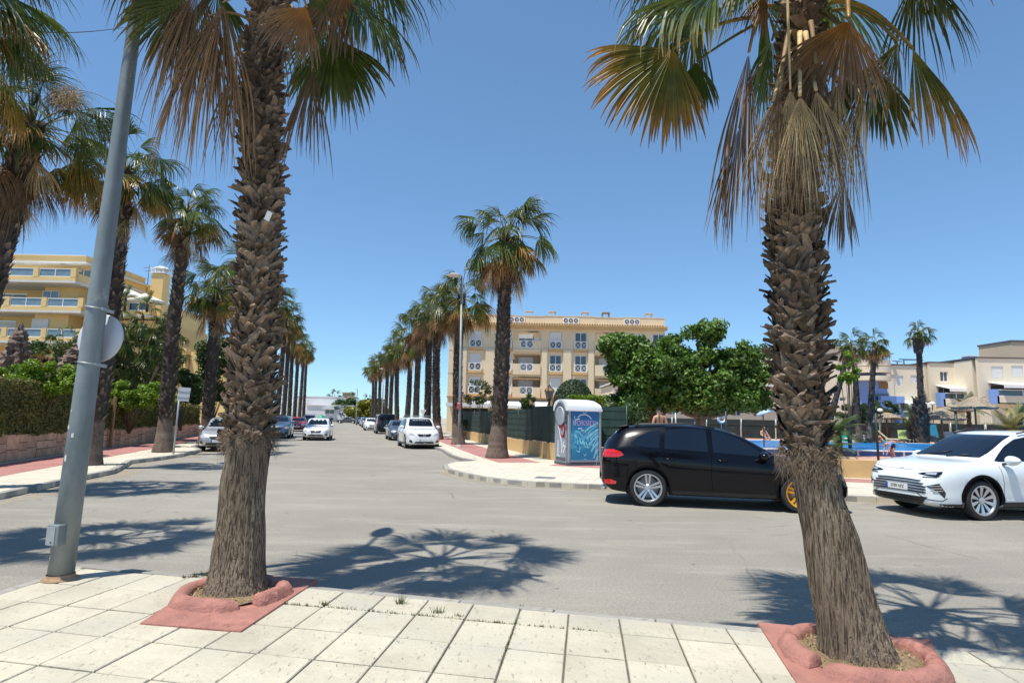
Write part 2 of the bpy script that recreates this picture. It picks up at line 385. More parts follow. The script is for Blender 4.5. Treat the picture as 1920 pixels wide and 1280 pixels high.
def v2(p): return (p.x, p.y)
def clip(poly, p, n):                                   # keep side where (q-p).n <= 0
    out = []
    for i in range(len(poly)):
        a, c = poly[i], poly[(i+1) % len(poly)]
        da = (a[0]-p[0])*n[0]+(a[1]-p[1])*n[1]; dc = (c[0]-p[0])*n[0]+(c[1]-p[1])*n[1]
        if da <= 0: out.append(a)
        if da*dc < 0:
            t = da/(da-dc); out.append((a[0]+(c[0]-a[0])*t, a[1]+(c[1]-a[1])*t))
    return out
def area(p): return abs(sum(p[i][0]*p[(i+1) % len(p)][1]-p[(i+1) % len(p)][0]*p[i][1] for i in range(len(p))))/2

PZ = .12
# near pavement: two kerb edges meet at a corner behind the lamp post
kA0 = (-3.06, 6.14); kAd = (6.70, -1.62)
cr0 = G(140, 1061, PZ); kB1 = G(0, 1106, PZ)
tA = (cr0.x-kA0[0])/kAd[0]; corner = (cr0.x, kA0[1]+kAd[1]*tA)
nA = Vector((1.62, 6.70)).normalized()
kBd = Vector((kB1.x-corner[0], kB1.y-corner[1])).normalized(); nB = Vector((kBd.y, -kBd.x))
if nB.dot(Vector((-1, 1))) < 0: nB = -nB
far_l = (corner[0]+kBd.x*4, corner[1]+kBd.y*4); far_r = (kA0[0]+kAd[0]*2.2, kA0[1]+kAd[1]*2.2)
pav = thing('pavement', None, None); pav['kind'] = 'structure'
b = MB(); b.prism([corner, far_l, (far_l[0], -4), (far_r[0], -4), far_r], 0, PZ-.012)
o = structure(b.build('bed', 'grout', pav))
E1 = Vector((.984, -.20)).normalized()*.408; E2 = Vector((.124, .992)).normalized()*.502
org = Vector((.53, 5.31))                               # a joint crossing read from the photograph
IN = .10
pA = (kA0[0]-nA.x*IN, kA0[1]-nA.y*IN); pB = (corner[0]-nB.x*IN, corner[1]-nB.y*IN)
def tile_mesh(poly, h=.03, bev=.006):
    cx = sum(p[0] for p in poly)/len(poly); cy = sum(p[1] for p in poly)/len(poly); n = len(poly); m = MB()
    def ins(k, z): return [(p[0]+(cx-p[0])*k/max(.05, math.hypot(p[0]-cx, p[1]-cy)), p[1]+(cy-p[1])*k/max(.05, math.hypot(p[0]-cx, p[1]-cy)), z) for p in poly]
    a, bb, c = ins(0, -h), ins(0, -bev), ins(bev*1.2, 0)
    m.add(a+bb+c, [tuple(range(2*n, 3*n))]+[(i, (i+1) % n, n+(i+1) % n, n+i) for i in range(n)]+[(n+i, n+(i+1) % n, 2*n+(i+1) % n, 2*n+i) for i in range(n)])
    return m
g = .015
unit = [tuple(E1*a+E2*c) for a, c in ((-.5+g, -.5+g*1.1), (.5-g, -.5+g*1.1), (.5-g, .5-g*1.1), (-.5+g, .5-g*1.1))]
full = tile_mesh(unit).mesh('tile', 'tile')
cands = []
for i in range(-16, 14):
    for j in range(-13, 5):
        c = org+E1*(i+.5)+E2*(j+.5)
        poly = [(c.x+u[0], c.y+u[1]) for u in unit]
        q = clip(clip(poly, pA, nA), pB, nB)
        if len(q) < 3 or area(q) < .012: continue
        d = Vector((c.x, c.y, PZ))-CAM; wv = d.dot(cF)
        if wv < .6: continue
        px = 960+FPX*d.dot(cR)/wv; py = 640-FPX*d.dot(cU)/wv
        cands.append((0 if (-150 < px < 2070 and py < 1420) else 1, py, c, q, area(q) > .98*area(poly)))
cands.sort(key=lambda t: (t[0], t[1]))
rest = MB(); nt_ = 0
for vis, py, c, q, whole in cands:
    dz = rng.uniform(-.003, .003)
    if vis == 0 and nt_ < 295:
        if whole: o = link('tile', full, pav)
        else: o = tile_mesh([(p[0]-c.x, p[1]-c.y) for p in q]).build('tile', 'tile', pav)
        o.location = (c.x, c.y, PZ+dz); o.rotation_euler = (rng.uniform(-.004, .004), rng.uniform(-.004, .004), rng.uniform(-.004, .004)); nt_ += 1
    else:
        m = tile_mesh(q); rest.add([(x, y, z+PZ) for x, y, z in m.v], m.f)
if rest.v: tag(rest.build('tile_rest', 'tile', pav), kind='stuff').name = 'tiles'

def kerb(name, pts, parent_kind, L=.75, w_=.13, top=.125, side=1, bottom=-.02):
    root = thing(name, None, None); root['kind'] = 'structure'; n = 0
    for i in range(len(pts)-1):
        a, c = Vector((*pts[i], 0)), Vector((*pts[i+1], 0)); ln = (c-a).length; k = max(1, round(ln/L)); d = (c-a)/ln
        nn = Vector((-d.y, d.x, 0))*side
        for j in range(k):
            s0, s1 = ln*j/k+.004, ln*(j+1)/k-.004; mm = MB(); mid = a+d*(s0+s1)/2+nn*w_/2
            mm.box((0, 0, 0), (s1-s0, w_, top-bottom)); o = mm.build('kerb_stone', 'kerb', root, bevel=.012)
            o.location = (mid.x, mid.y, (top+bottom)/2+rng.uniform(-.004, .004)); o.rotation_euler = (0, 0, math.atan2(d.y, d.x)+rng.uniform(-.006, .006)); n += 1
    return root
kerb('kerb', [far_l, corner, far_r], None, .82, .095, PZ-.002, side=-1)

# far corner pavement with the portable toilet
KR = [(5.5-.286*150, 150), (5.5-.286*90, 90), (5.5-.286*60, 60), (5.5-.286*44, 44.), (-5.2, 37.), (-3.3, 30.6), (-2.5, 26.6), (-1.85, 24.2), (-1.25, 23.2)]
KI = [(-1.45, 22.7), (-2.1, 22.1), (-2.28, 20.9), (-2.05, 19.3), (-1.5, 17.9), (-.82, 16.75), (-.05, 15.98), (.7, 15.55), (2.6, 15.1), (5.0, 14.5), (7.4, 13.9), (8.3, 13.68), (13, 12.3), (22, 9.6), (40, 4.4)]
WALL = [(-3.72-.25*62.2, 110), (-3.72, 47.8), (.98, 27.0), (2.1, 22.75)]            # low wall along the street
WALLX = [(2.1, 22.75), (10.3, 18.9), (14.2, 17.5), (30, 12.3), (44, 8)]            # and along the cross street
b = MB(); b.prism(KR+KI+list(reversed(WALLX))+list(reversed(WALL[:-1])), -.02, PZ)
pr = structure(b.build('corner_pavement', 'pave_cream'))
def strip(line, o0, o1, z, side):
    L, Rr = [], []
    for i, p in enumerate(line):
        a = Vector(line[max(0, i-1)]); c = Vector(line[min(len(line)-1, i+1)]); d = (c-a).normalized(); n = Vector((-d.y, d.x))*side
        L.append(Vector(p)+n*o0); Rr.append(Vector(p)+n*o1)
    return L, Rr
def strip_sheet(name, line, o0, o1, z, side, m):
    L, Rr = strip(line, o0, o1, z, side); mm = MB()
    for i in range(len(L)-1):
        q = [v2(L[i]), v2(L[i+1]), v2(Rr[i+1]), v2(Rr[i])]; mm.sheet(q, z)
    return structure(mm.build(name, m))
strip_sheet('red_path', WALL, 1.0, 2.6, PZ+.004, -1, 'pave_red')
strip_sheet('red_path', WALLX, .45, 1.75, PZ+.004, -1, 'pave_red')
kerb('kerb', [(-11.66, 60), (-7.08, 44)]+KR[4:], None, .8, .14, .127, side=-1).name = 'kerb'
strip_sheet('dust', KI[3:], .0, .34, .004, -1, 'dust'); strip_sheet('dust', KR[4:], .0, .40, .004, 1, 'dust')
kerb('kerb', KI, None, .62, .15, .127, side=1)
b = MB(); b.box((0, 0, 0), (.52, .34, .02)); dc = b.build('drain_grate', 'galv_plain'); p = G(1022, 896, PZ); dc.location = (p.x, p.y, PZ+.012); dc.rotation_euler = (0, 0, -.24)
for k in range(9):
    q = MB(); q.box((-.21+k*.052, 0, .012), (.02, .28, .006)); q.build('slat', 'black', dc)
tag(dc, 'grey rectangular drain grate set in the cream corner pavement', 'drain grate')

# left pavement
KL = [(-4.5, 2.0), (-7.2, 6.3), (-8.9, 9.4), (-9.6, 11.7), (-10.2, 14.0), (-10.75, 16.6), (-11.15, 17.5), (-12.3, 19.8), (-12.35, 21.5), (-12.55, 23.2), (-13.4, 26.4), (-14.5, 28.0), (-15.2, 29.2), (-7.0-.286*60, 60), (-7.0-.286*120, 120), (-7.0-.286*156, 156)]
KL[0] = (-14.0, 5.6); KL[1] = (-11.0, 7.6); KL[2] = (-9.7, 9.6)
WL = [(-9.9-.286*4, 4), (-9.9-.286*156, 156)]
b = MB(); b.prism(KL+[(-60-.286*156, 156), (-60, 5.6)], -.02, PZ); structure(b.build('left_pavement', 'pave_cream'))
strip_sheet('red_path', [(-9.9-.286*y, y) for y in (6, 156)], .3, 1.95, PZ+.004, -1, 'pave_red')
strip_sheet('dust', KL[:13], .0, .55, .004, -1, 'dust')
kerb('kerb', KL[:14], None, .85, .15, .127, side=1)

# --- left garden wall of squared stone
def stone_wall():
    root = thing('stone_wall', 'low pink sandstone block wall under the clipped hedge', 'wall', (-9.9-.286*24, 24, 0), ANG)
    H, T = .80, .34; m = MB(); m.box((-T/2-.03, 14, H/2+.05), (T-.04, 56, H-.03)); m.build('core', 'grout', root)
    n = 0; y = -14.
    stone = [mat('pink_sandstone', (.58, .365, .235), .9, var=.2, vs=3, bump=.6, bs=22, rnd=.22)]
    while y < 22:
        wv = rng.uniform(.5, .8)
        cols = rng.choice([[(0, .34), (.34, .80)], [(0, .28), (.28, .54), (.54, .80)], [(0, .45), (.45, .8)]])
        for (z0, z1) in cols:
            mm = MB(); mm.box((0, 0, 0), (.1, wv-.018, z1-z0-.018)); o = mm.build('stone', stone, root, bevel=.012)
            o.location = (-.06+rng.uniform(-.008, .012), y+wv/2, PZ+(z0+z1)/2); n += 1
        y += wv
    mm = MB(); mm.box((-.06, 32, PZ+.4), (.1, 20, .8)); mm.build('plain_stretch', stone, root)
    return root
stone_wall()
p = G(200, 833, 0); 
b = MB(); b.box((0, 0, 0), (.03, .26, .34)); b.box((.018, 0, 0), (.006, .2, .28)); o = b.build('meter_box', 'offwhite', None, bevel=.006); o.location = (-9.9-.286*23.3+.045, 23.3, .52); o.rotation_euler = (0, 0, ANG)
tag(o, 'small cream meter cover set on the pink stone wall', 'meter box')
for (yy, h, t) in ((26.2, 2.15, 0), (33.5, 2.3, 1)):
    b = MB(); x = -9.9-.286*yy+.12
    b.bar((0, 0, 0), (.03, 0, h), .11, .11); b.bar((0, 0, h), (.03, 0, h+.05), .07, .07)
    o = b.build('wooden_post', 'wood', None, bevel=.01); o.location = (x, yy, PZ)
    tag(o, ['plain brown wooden post before the hedge, left of the palm with a square sign', 'brown wooden post standing behind the square sign'][t], 'post', 'wooden posts at the hedge')

# --- low ochre wall with green screen fence at the far corner
def corner_fence():
    r = thing('corner_fence', 'green screened fence on low ochre wall behind portable toilet', 'fence', (0, 0, 0))
    scr = mat('green_screen', (.012, .04, .03), .8, var=.35, vs=5, bump=.6, bs=60, stretch=(1, 1, .2), rnd=.15)
    post = mat('green_post', (.015, .05, .035), .5)
    def run(a, c, step, h0, h1, pl):
        a, c = Vector(a), Vector(c); d = c-a; L = d.length; d /= L; k = max(1, round(L/step)); rz = math.atan2(d.y, d.x)
        nn = max(1, round(L/pl))
        for i in range(nn):
            mid = a+d*L*(i+.5)/nn; mm = MB(); mm.box((0, 0, 0), (L/nn-.012, .16, h0)); o = mm.build('panel', 'ochre', r, bevel=.006)
            o.location = (mid.x, mid.y, PZ+h0/2-.01+rng.uniform(-.01, .01)); o.rotation_euler = (0, 0, rz)
        for i in range(k):
            mid = a+d*L*(i+.5)/k; mm = MB(); mm.box((0, 0, 0), (L/k-.07, .03, h1-h0-.02))
            for q in range(5): mm.box((0, -.02, -(h1-h0)/2+.15+q*(h1-h0-.3)/4), (L/k-.07, .012, .02))
            o = mm.build('screen', scr, r); o.location = (mid.x, mid.y, PZ+(h0+h1)/2); o.rotation_euler = (0, 0, rz)
        for i in range(k+1):
            p = a+d*L*i/k; mm = MB(); mm.tube([(0, 0, h0), (0, 0, h1+.07)], .03, 8); mm.lathe([(0, h1+.1), (.035, h1+.07)], n=8); o = mm.build('post', post, r); o.location = (p.x, p.y, PZ)
    run(WALL[1], WALL[2], 2.6, .62, 2.05, .55)
    run(WALL[2], WALL[3], 2.3, .66, 2.15, .30)
    run(WALLX[0], (4.2, 21.76), 2.1, .62, 2.1, .9)
corner_fence()
def pool_wall():
    r = thing('pool_wall', 'low ochre rendered wall with thin wire fence before the pool', 'wall', (0, 0, 0))
    pts = [(4.25, 21.74), (10.3, 18.9), (14.2, 17.5), (30, 12.3)]
    post = mat('green_steel_post', (.012, .03, .022), .5)
    for i in range(3):
        a, c = Vector(pts[i]), Vector(pts[i+1]); d = (c-a); L = d.length; d /= L; rz = math.atan2(d.y, d.x); mid = (a+c)/2
        mm = MB(); mm.box((0, 0, 0), (L-.01, .2, .55)); o = mm.build('wall', 'ochre', r, bevel=.01); o.location = (mid.x, mid.y, PZ+.27); o.rotation_euler = (0, 0, rz)
        k = max(1, round(L/2.35)); wires = MB()
        for j in range(int(L/.05)): wires.tube([(-L/2+j*.05, 0, .56), (-L/2+j*.05, 0, 1.95)], .0016, 3, cap=False)
        for q in range(8): wires.tube([(-L/2, .0, .6+q*.19), (L/2, 0, .6+q*.19)], .0018, 3, cap=False)
        o = tag(wires.build('wire_mesh', post, r), kind='stuff'); o.location = (mid.x, mid.y, PZ); o.rotation_euler = (0, 0, rz)
        for j in range(k+(i == 2)):
            p = a+d*L*(j+.5)/k; mm = MB(); mm.tube([(0, 0, .5), (0, 0, 2.05)], .035, 8); mm.box((0, 0, 2.06), (.09, .09, .02)); o = mm.build('post', post, r); o.location = (p.x, p.y, PZ)
pool_wall()
# pool compound
b = MB(); b.prism([(2.4, 22.9), (6.3, 21.0), (10.4, 19.1), (14.3, 17.7), (40, 9.3), (75, 40), (75, 58), (-3.0, 58), (-3.4, 47.8), (1.2, 27.1)], -.02, .47)
structure(b.build('pool_terrace', mat('pink_terrace', (.50, .30, .24), .85, var=.12, vs=1.2)))
PD = .47
PX0, PX1, PY0, PY1 = 8.6, 42., 25.2, 41.
def pool():
    r = thing('swimming_pool', 'blue swimming pool with white rim behind the ochre wall', 'swimming pool', (0, 0, 0))
    tilem = mat('blue_pool_tile', (.03, .12, .40), .3, var=.2, vs=6)
    m = MB(); m.box(((PX0+PX1)/2, PY0, PD+.10), (PX1-PX0, .25, .2)); m.box(((PX0+PX1)/2, PY1, PD+.06), (PX1-PX0, .25, .12)); m.box((PX0, (PY0+PY1)/2, PD+.08), (.25, PY1-PY0-.25, .16)); m.build('basin', tilem, r)
    m = MB()
    for k in range(int((PX1-PX0)/1.9)+1): m.box((PX0+.1+k*1.9, PY0-.14, PD+.1), (.09, .03, .2))
    m.build('rib', 'white', r)
    m = MB(); m.box(((PX0+PX1)/2, PY0, PD+.215), (PX1-PX0+.4, .5, .03)); m.box(((PX0+PX1)/2, PY1, PD+.135), (PX1-PX0+.4, .4, .03)); m.box((PX0, (PY0+PY1)/2, PD+.175), (.4, PY1-PY0-.5, .03)); m.build('coping', 'white', r)
    m = MB(); m.sheet([(PX0+.1, PY0+.1), (PX1, PY0+.1), (PX1, PY1-.1), (PX0+.1, PY1-.1)], PD+.11); m.build('water', 'water', r)
pool()
def screen_fence():
    r = thing('dark_screen_fence', 'long dark green screen fence behind the pool loungers', 'fence', (0, 0, 0))
    sm = mat('dark_screen', (.022, .032, .03), .8, var=.4, vs=2, bump=.4, bs=40, rnd=.15); a = 3.0
    for k in range(22):
        x0 = 2.0+k*2.8; m = MB(); m.box((0, 0, 0), (2.72, .04, 1.5)); m.box((0, -.03, .3), (2.72, .02, .02)); o = m.build('screen', sm, r); o.location = (x0+1.4, 49.5-k*.06, PD+.8)
        m = MB(); m.tube([(0, 0, 0), (0, 0, 1.65)], .035, 6); o = m.build('post', 'galv_plain', r); o.location = (x0, 49.4-k*.06, PD)
screen_fence()
# ================================================================== PALMS AND PLANTS
DOWN = Vector((0, 0, -1))
def blade(m, hub, Ax, Nn, L, spread, nseg, rg, fused=.5, hang=.6, fold=.3, ragged=.08, rings=(.03, .2, .38, .52, .66, .8, .91, 1.), twist=0, gap=0., mi=0, wk=1., jit=.06):
    Ax = Vector(Ax).normalized(); Nn = (Vector(Nn)-Ax*Ax.dot(Vector(Nn))).normalized(); Lr = Nn.cross(Ax)
    da = spread/nseg; V = []; F = []; T = []
    for i in range(nseg):
        if gap and rg.random() < gap: continue
        a = -spread/2+da*(i+.5)+rg.uniform(-.15, .15)*da
        Ls = L*(.80+.20*math.cos(a*.9))*rg.uniform(1-ragged, 1+ragged*.5); fs = fused*rg.uniform(.9, 1.12)
        d0 = Ax*math.cos(a)+Lr*math.sin(a)-Nn*fold*abs(math.sin(a))+Nn*rg.uniform(-jit, jit); d0.normalize()
        tl = (Lr*math.cos(a)-Ax*math.sin(a)).normalized(); hg = hang*rg.uniform(.6, 1.25); sway = rg.uniform(-.12, .12)
        p = hub.copy(); pr = 0.; o = len(V)
        for k, rr in enumerate(rings):
            b_ = hg*max(0., min(1., (rr-fs*.7)/(1.05-fs*.7)))**1.2
            d = (d0*(1-min(.95, b_))+DOWN*b_+tl*sway*b_).normalized()
            p = p+d*(rr-pr)*Ls; pr = rr
            n = (Nn-d*Nn.dot(d)); n = n.normalized() if n.length > 1e-3 else Nn
            h = rr*Ls*math.tan(da/2)*1.04*wk if rr <= fs else fs*Ls*math.tan(da/2)*1.04*wk*max(.06, (1-(rr-fs)/(1.0-fs)))**.75
            side = (tl-d*tl.dot(d)); side = side.normalized() if side.length > 1e-3 else tl
            V += [p-side*h+n*h*.4, p-n*h*.4, p+side*h+n*h*.4]; T += [.1+.9*rr]*3
            if k:
                q = o+3*(k-1); F += [(q, q+1, q+4, q+3), (q+1, q+2, q+5, q+4)]
    m.add(V, F, mi, False, T)
def petiole(m, p0, p1, lift, r0, r1, n=8, mi=0):
    p0, p1 = Vector(p0), Vector(p1); c = (p0+p1)/2+Vector((0, 0, lift)); P = []
    for i in range(n+1):
        t = i/n; P.append(p0*(1-t)**2+c*2*t*(1-t)+p1*t*t)
    m.tube(P, [r0+(r1-r0)*i/n for i in range(n+1)], 5, mi, True, t=.02, sq=.6)
    return (P[-1]-P[-2]).normalized()
def variant(seed, elev, pet, L, nseg, spread=2.6, sag=.6, fused=.5, hang=.7, fold=.3, mname='frond', gap=0., ragged=.1):
    rg = random.Random(seed); m = MB(); p = Vector((.06, 0, 0)); P = [p.copy()]
    for i in range(6):
        e = elev-sag*(i+.5)/6; p = p+Vector((math.cos(e), 0, math.sin(e)))*pet/6; P.append(p.copy())
    m.tube(P, [.028, .022, .019, .017, .015, .013, .012], 5, t=.02, sq=.6)
    e1 = elev-sag*1.15; Ax = Vector((math.cos(e1), rg.uniform(-.15, .15), math.sin(e1))); Nn = Vector((-math.sin(e1), rg.uniform(-.9, .9), math.cos(e1)))
    blade(m, p, Ax, Nn, L, spread, nseg, rg, fused, hang, fold, ragged, gap=gap)
    return m.mesh('frond', mname)
def frond_set(k, ns):
    s = {'g': [], 'y': [], 'd': []}
    for i, e in enumerate((82, 66, 52, 38, 25, 12, 0, -12)):
        s['g'].append((e, variant(100*k+i, R(e), rng.uniform(.75, 1.0), rng.uniform(.85, 1.05), ns, 2.5+.3*(i % 2), rng.uniform(.3, .9), .38, rng.uniform(.85, 1.15), rng.uniform(.35, 1.25))))
    for i, e in enumerate((-10, -25, -38)):
        s['y'].append((e, variant(100*k+40+i, R(e), .85, .95, ns, 2.3, .5, .48, .85, .5, ['frond_y', 'frond_y', 'frond_o'][i])))
    for i, e in enumerate((-45, -60, -70, -75)):
        s['d'].append((e, variant(100*k+60+i, R(e), .7, 1.0, ns, 1.3, .35, .35, .95, .4, ['dead', 'straw', 'dead', 'dead'][i], gap=.12, ragged=.2)))
    return s
FS_MID = frond_set(1, 26); FS_FAR = frond_set(2, 15)

def trunk_mesh(path, rad, boot_from=1.2, nb=26, seed=0, rings_per_m=8, n=12, bs=1.):
    rg = random.Random(seed); P = [Vector(p) for p in path]
    L = [0.]; 
    for i in range(1, len(P)): L.append(L[-1]+(P[i]-P[i-1]).length)
    def at(s):
        for i in range(1, len(P)):
            if s <= L[i] or i == len(P)-1:
                t = (s-L[i-1])/(L[i]-L[i-1]); return P[i-1].lerp(P[i], t), rad[i-1]+(rad[i]-rad[i-1])*t
    m = MB(); k = int(L[-1]*rings_per_m); pts = []; rr = []
    for i in range(k+1):
        p, r = at(L[-1]*i/k); j = rg.uniform(-.06, .06) if L[-1]*i/k > boot_from else rg.uniform(-.015, .015); pts.append(p); rr.append(r*(1+j))
    m.tube(pts, rr, n, 0, True, t=[(.12+.1*rg.random()) if L[-1]*i/k > boot_from else .45+.25*rg.random() for i in range(k+1)])
    for i in range(int((L[-1]-boot_from)*nb)):
        s = boot_from+(i+rg.random())/nb; 
        if s >= L[-1]: break
        p, r = at(s); a = i*2.399+rg.uniform(-.3, .3); o = Vector((math.cos(a), math.sin(a), 0)); tg = Vector((-o.y, o.x, 0)); h = rg.uniform(.12, .22)*bs; wd = rg.uniform(.055, .085)*bs; fl = rg.uniform(.035, .12)*bs; tn = rg.random()**1.4
        sk = tg*rg.uniform(-.05, .05)
        b0 = p+o*(r-.01); m.add([b0-tg*wd, b0+tg*wd, b0+tg*wd*.6+Vector((0, 0, h*.7))+o*fl*.6+sk, b0-tg*wd*.6+Vector((0, 0, h*.7))+o*fl*.6+sk, b0+Vector((0, 0, h))+o*(fl+.02)+sk*1.4],
              [(0, 1, 2, 3), (3, 2, 4)], 0, False, [tn*.4, tn*.4, tn, tn, tn])
    return m, at, L[-1]
def palm(label, base, top, r0=.27, r1=.2, seed=0, nf=(24, 6, 10), fs=None, sc=1., group=None, bow=(0, 0), det=1, boot_from=1.3, matn='bark_far', nb=26, whole=False, skirt=0.9):
    rg = random.Random(seed); fs = fs or FS_MID; nf = (int(nf[0]*1.35), int(nf[1]*1.5), int(nf[2]*1.6))
    root = thing('fan_palm', label, 'palm tree', base, 0, group)
    t = Vector(top)-Vector(base); pth = [Vector((0, 0, -.05)), t*.04+Vector((0, 0, 0))] + [t*k+Vector((bow[0], bow[1], 0))*math.sin(PI*k) for k in (.12, .25, .4, .55, .7, .85, 1.)]
    rad = [r0*1.55, r0*1.25, r0*.98]+[r0+(r1-r0)*k for k in (.2, .35, .5, .7, .85, 1)]
    m, at, Ln = trunk_mesh(pth, rad, boot_from, nb*2, seed, 8 if det else 3, 12 if det else 8); m.build('trunk', matn, root)
    items = []
    for i in range(nf[0]):
        e, me = fs['g'][int(i*8/nf[0])]; items.append((me, i*2.399+rg.uniform(-.9, .9), rg.uniform(-.15, .1), rg.uniform(.72, 1.15), 'frond'))
    for i in range(nf[1]): e, me = fs['y'][i % 3]; items.append((me, i*1.9+rg.uniform(0, 1), -.15, rg.uniform(.8, 1.05), 'frond'))
    for i in range(nf[2]): e, me = fs['d'][i % 4]; items.append((me, i*2.399+rg.uniform(0, .5), -.2-skirt*rg.random(), rg.uniform(.75, 1.0), 'dead_frond'))
    if whole:
        acc = {}
        for me, az, dz, s, nm in items:
            mm = Matrix.Translation(t+Vector((0, 0, dz))) @ Matrix.Rotation(az, 4, 'Z') @ Matrix.Scale(s*sc, 4)
            k = me.materials[0].name; b = acc.setdefault(k, MB()); o = len(b.v)
            tv = [0.]*len(me.vertices); me.attributes['t'].data.foreach_get('value', tv)
            b.add([mm @ v.co for v in me.vertices], [tuple(p.vertices) for p in me.polygons], 0, False, tv)
        cr = MB(); mats = []
        for i, (k, b) in enumerate(acc.items()): mats.append(bpy.data.materials[k]); cr.add(b.v, b.f, i, False, b.t)
        cr.build('crown', mats, root)
    else:
        for me, az, dz, s, nm in items:
            o = link(nm, me, root); o.location = t+Vector((0, 0, dz)); o.rotation_euler = (rg.uniform(-.35, .35), rg.uniform(-.2, .2), az); s *= sc; o.scale = (s, s, s)
    return root

# --- the two big palms on the near pavement
def boot_mesh(seed, ragged):
    """one dead leaf base: a plate torn into two straps that lean across each other"""
    rg = random.Random(seed); m = MB(); V = []; F = []; rows = 5; cols = 3
    straps = [(-1, rg.uniform(.7, 1.15)), (1, rg.uniform(.7, 1.15))]
    if rg.random() < .35: straps = [(rg.choice((-1, 1)), 1.2), (0, rg.uniform(.6, .9))]
    for k, (sd, ln) in enumerate(straps):
        h = rg.uniform(.10, .18)*ln; lean = sd*rg.uniform(.09, .19)*ln; y0 = -sd*.02; w0 = rg.uniform(.055, .085); out = rg.uniform(.02, .055)+.016*k; tip = rg.uniform(.012, .045); curl = rg.uniform(-.02, .03)
        for layer in (0, 1):
            o = len(V)
            for i in range(rows):
                t = i/(rows-1); w_ = w0*(1-t**1.6)+tip*t**1.6
                for j in range(cols):
                    u = j-1; z = -.04+h*t+(rg.uniform(-.018, .018) if i == rows-1 else 0); y = y0+lean*t**1.25+u*w_*(1-.25*abs(sd)*t)
                    x = .006+.012*k+out*t**1.7+curl*t*t-.016*u*u*(1-t)+rg.uniform(-.003, .003)-.010*layer
                    V.append((x-.9*y*y, y, z))
            n = rows*cols
        a0 = len(V)-2*n
        for i in range(rows-1):
            for j in range(cols-1):
                a = a0+i*cols+j; F.append((a, a+1, a+cols+1, a+cols)); F.append((n+a, n+a+cols, n+a+cols+1, n+a+1))
        for i in range(rows-1):
            a = a0+i*cols; F.append((a, a+cols, n+a+cols, n+a)); a += cols-1; F.append((a, n+a, n+a+cols, a+cols))
        for j in range(cols-1): a = a0+(rows-1)*cols+j; F.append((a, a+1, n+a+1, n+a))
    m.add(V, F); return m
def near_palm(label, pxs, Y, seed, z_boot, lean=0., boot_sc=1.):
    """pxs: (px x, px y, width px) from the ground up, at depth Y (leaning by `lean` m away over its height)"""
    rg = random.Random(seed)
    zt = A(pxs[-1][0], pxs[-1][1], Y).z
    pts = []; rad = []
    for (x, y, wd) in pxs:
        p = A(x, y, Y); p = A(x, y, Y+lean*max(0, p.z)/zt); pts.append(p); rad.append(wd*p.y/FPX/2*(.87 if seed == 3 else .91))
    base_ = Vector((pts[0].x, pts[0].y, PZ)); root = thing('fan_palm', label, 'palm tree', base_, 0, 'big fan palms in red rings on the near pavement')
    P = [p-base_ for p in pts]; zs = [p.z for p in P]
    def at(z):
        z = max(zs[0], min(zs[-1], z)); i = max(1, next((k for k in range(1, len(zs)) if zs[k] >= z), len(zs)-1)); t = (z-zs[i-1])/(zs[i]-zs[i-1]); return P[i-1].lerp(P[i], t), rad[i-1]+(rad[i]-rad[i-1])*t
    n = 72; rows = 130; V = []; F = []
    for i in range(rows+1):
        z = zs[0]+(zs[-1]-zs[0])*i/rows; p, r = at(z); fl = math.exp(-max(0, z)/.10)*.045
        for j in range(n):
            a = 2*PI*j/n; q = Vector((math.cos(a)*r*9, math.sin(a)*r*9, z*1.1+seed))
            d = .010*mnoise.noise(q*2.2)+.016*mnoise.noise(Vector((math.cos(a)*2, math.sin(a)*2, z*2+seed)))+.007*math.sin(j*2*PI*20/n+6*mnoise.noise(Vector((a, z*1.5, seed))))
            rr = r+d+fl*(1+.5*mnoise.noise(Vector((math.cos(a)*3, math.sin(a)*3, seed))))
            V.append(p+Vector((math.cos(a), math.sin(a), 0))*(rr-.075*max(0, min(1, (z-z_boot+.05)/.15))))
    for i in range(rows):
        for j in range(n): F.append((i*n+j, i*n+(j+1) % n, (i+1)*n+(j+1) % n, (i+1)*n+j))
    m = MB(); kb = int(rows*(z_boot+.09-zs[0])/(zs[-1]-zs[0]))*n; m.add(V, F[:kb], 0, True, .001); m.f += F[kb:]; m.mi += [1]*(len(F)-kb); m.sm += [True]*(len(F)-kb); m.build('trunk', ['bark', 'bark_far'], root)
    vs = [boot_mesh(seed*50+i, 1) for i in range(9)]; ms = [v.mesh('leaf_base', 'boot') for v in vs]
    allb = []; row = 0; z = z_boot; boot_sc *= .92
    while z < zs[-1]-.02:
        p, r = at(z); k = 11
        for j in range(k):
            a = 2*PI*(j+.5*(row % 2))/k+rg.uniform(-.3, .3); o = Vector((math.cos(a), math.sin(a), 0)); w_ = p+o*(r-.068)
            allb.append((( (w_+base_)-CAM).dot(Vector((o.x, o.y, 0)).normalized()), w_+Vector((0, 0, rg.uniform(-.04, .04))), a, rg.randrange(9), rg.uniform(-.55, .55), rg.uniform(-.02, .12) if rg.random() < .88 else rg.uniform(.15, .5), rg.uniform(.8, 1.25)*boot_sc))
        z += rg.uniform(.046, .064); row += 1
    allb.sort(key=lambda q: q[0]); rest = MB()
    for i, (f, w_, a, k, tilt, out, s) in enumerate(allb):
        mx = Matrix.Translation(w_) @ Matrix.Rotation(a, 4, 'Z') @ Matrix.Rotation(out, 4, 'Y') @ Matrix.Rotation(tilt, 4, 'X') @ Matrix.Scale(s, 4)
        if i < 295:
            o = link('leaf_base', ms[k], root); o.matrix_basis = mx
        else: rest.add([mx @ Vector(v) for v in vs[k].v], vs[k].f)
    tag(rest.build('leaf_bases', 'boot', root), kind='stuff')
    fb = MB()                                                  # frayed fibre where the leaf bases begin
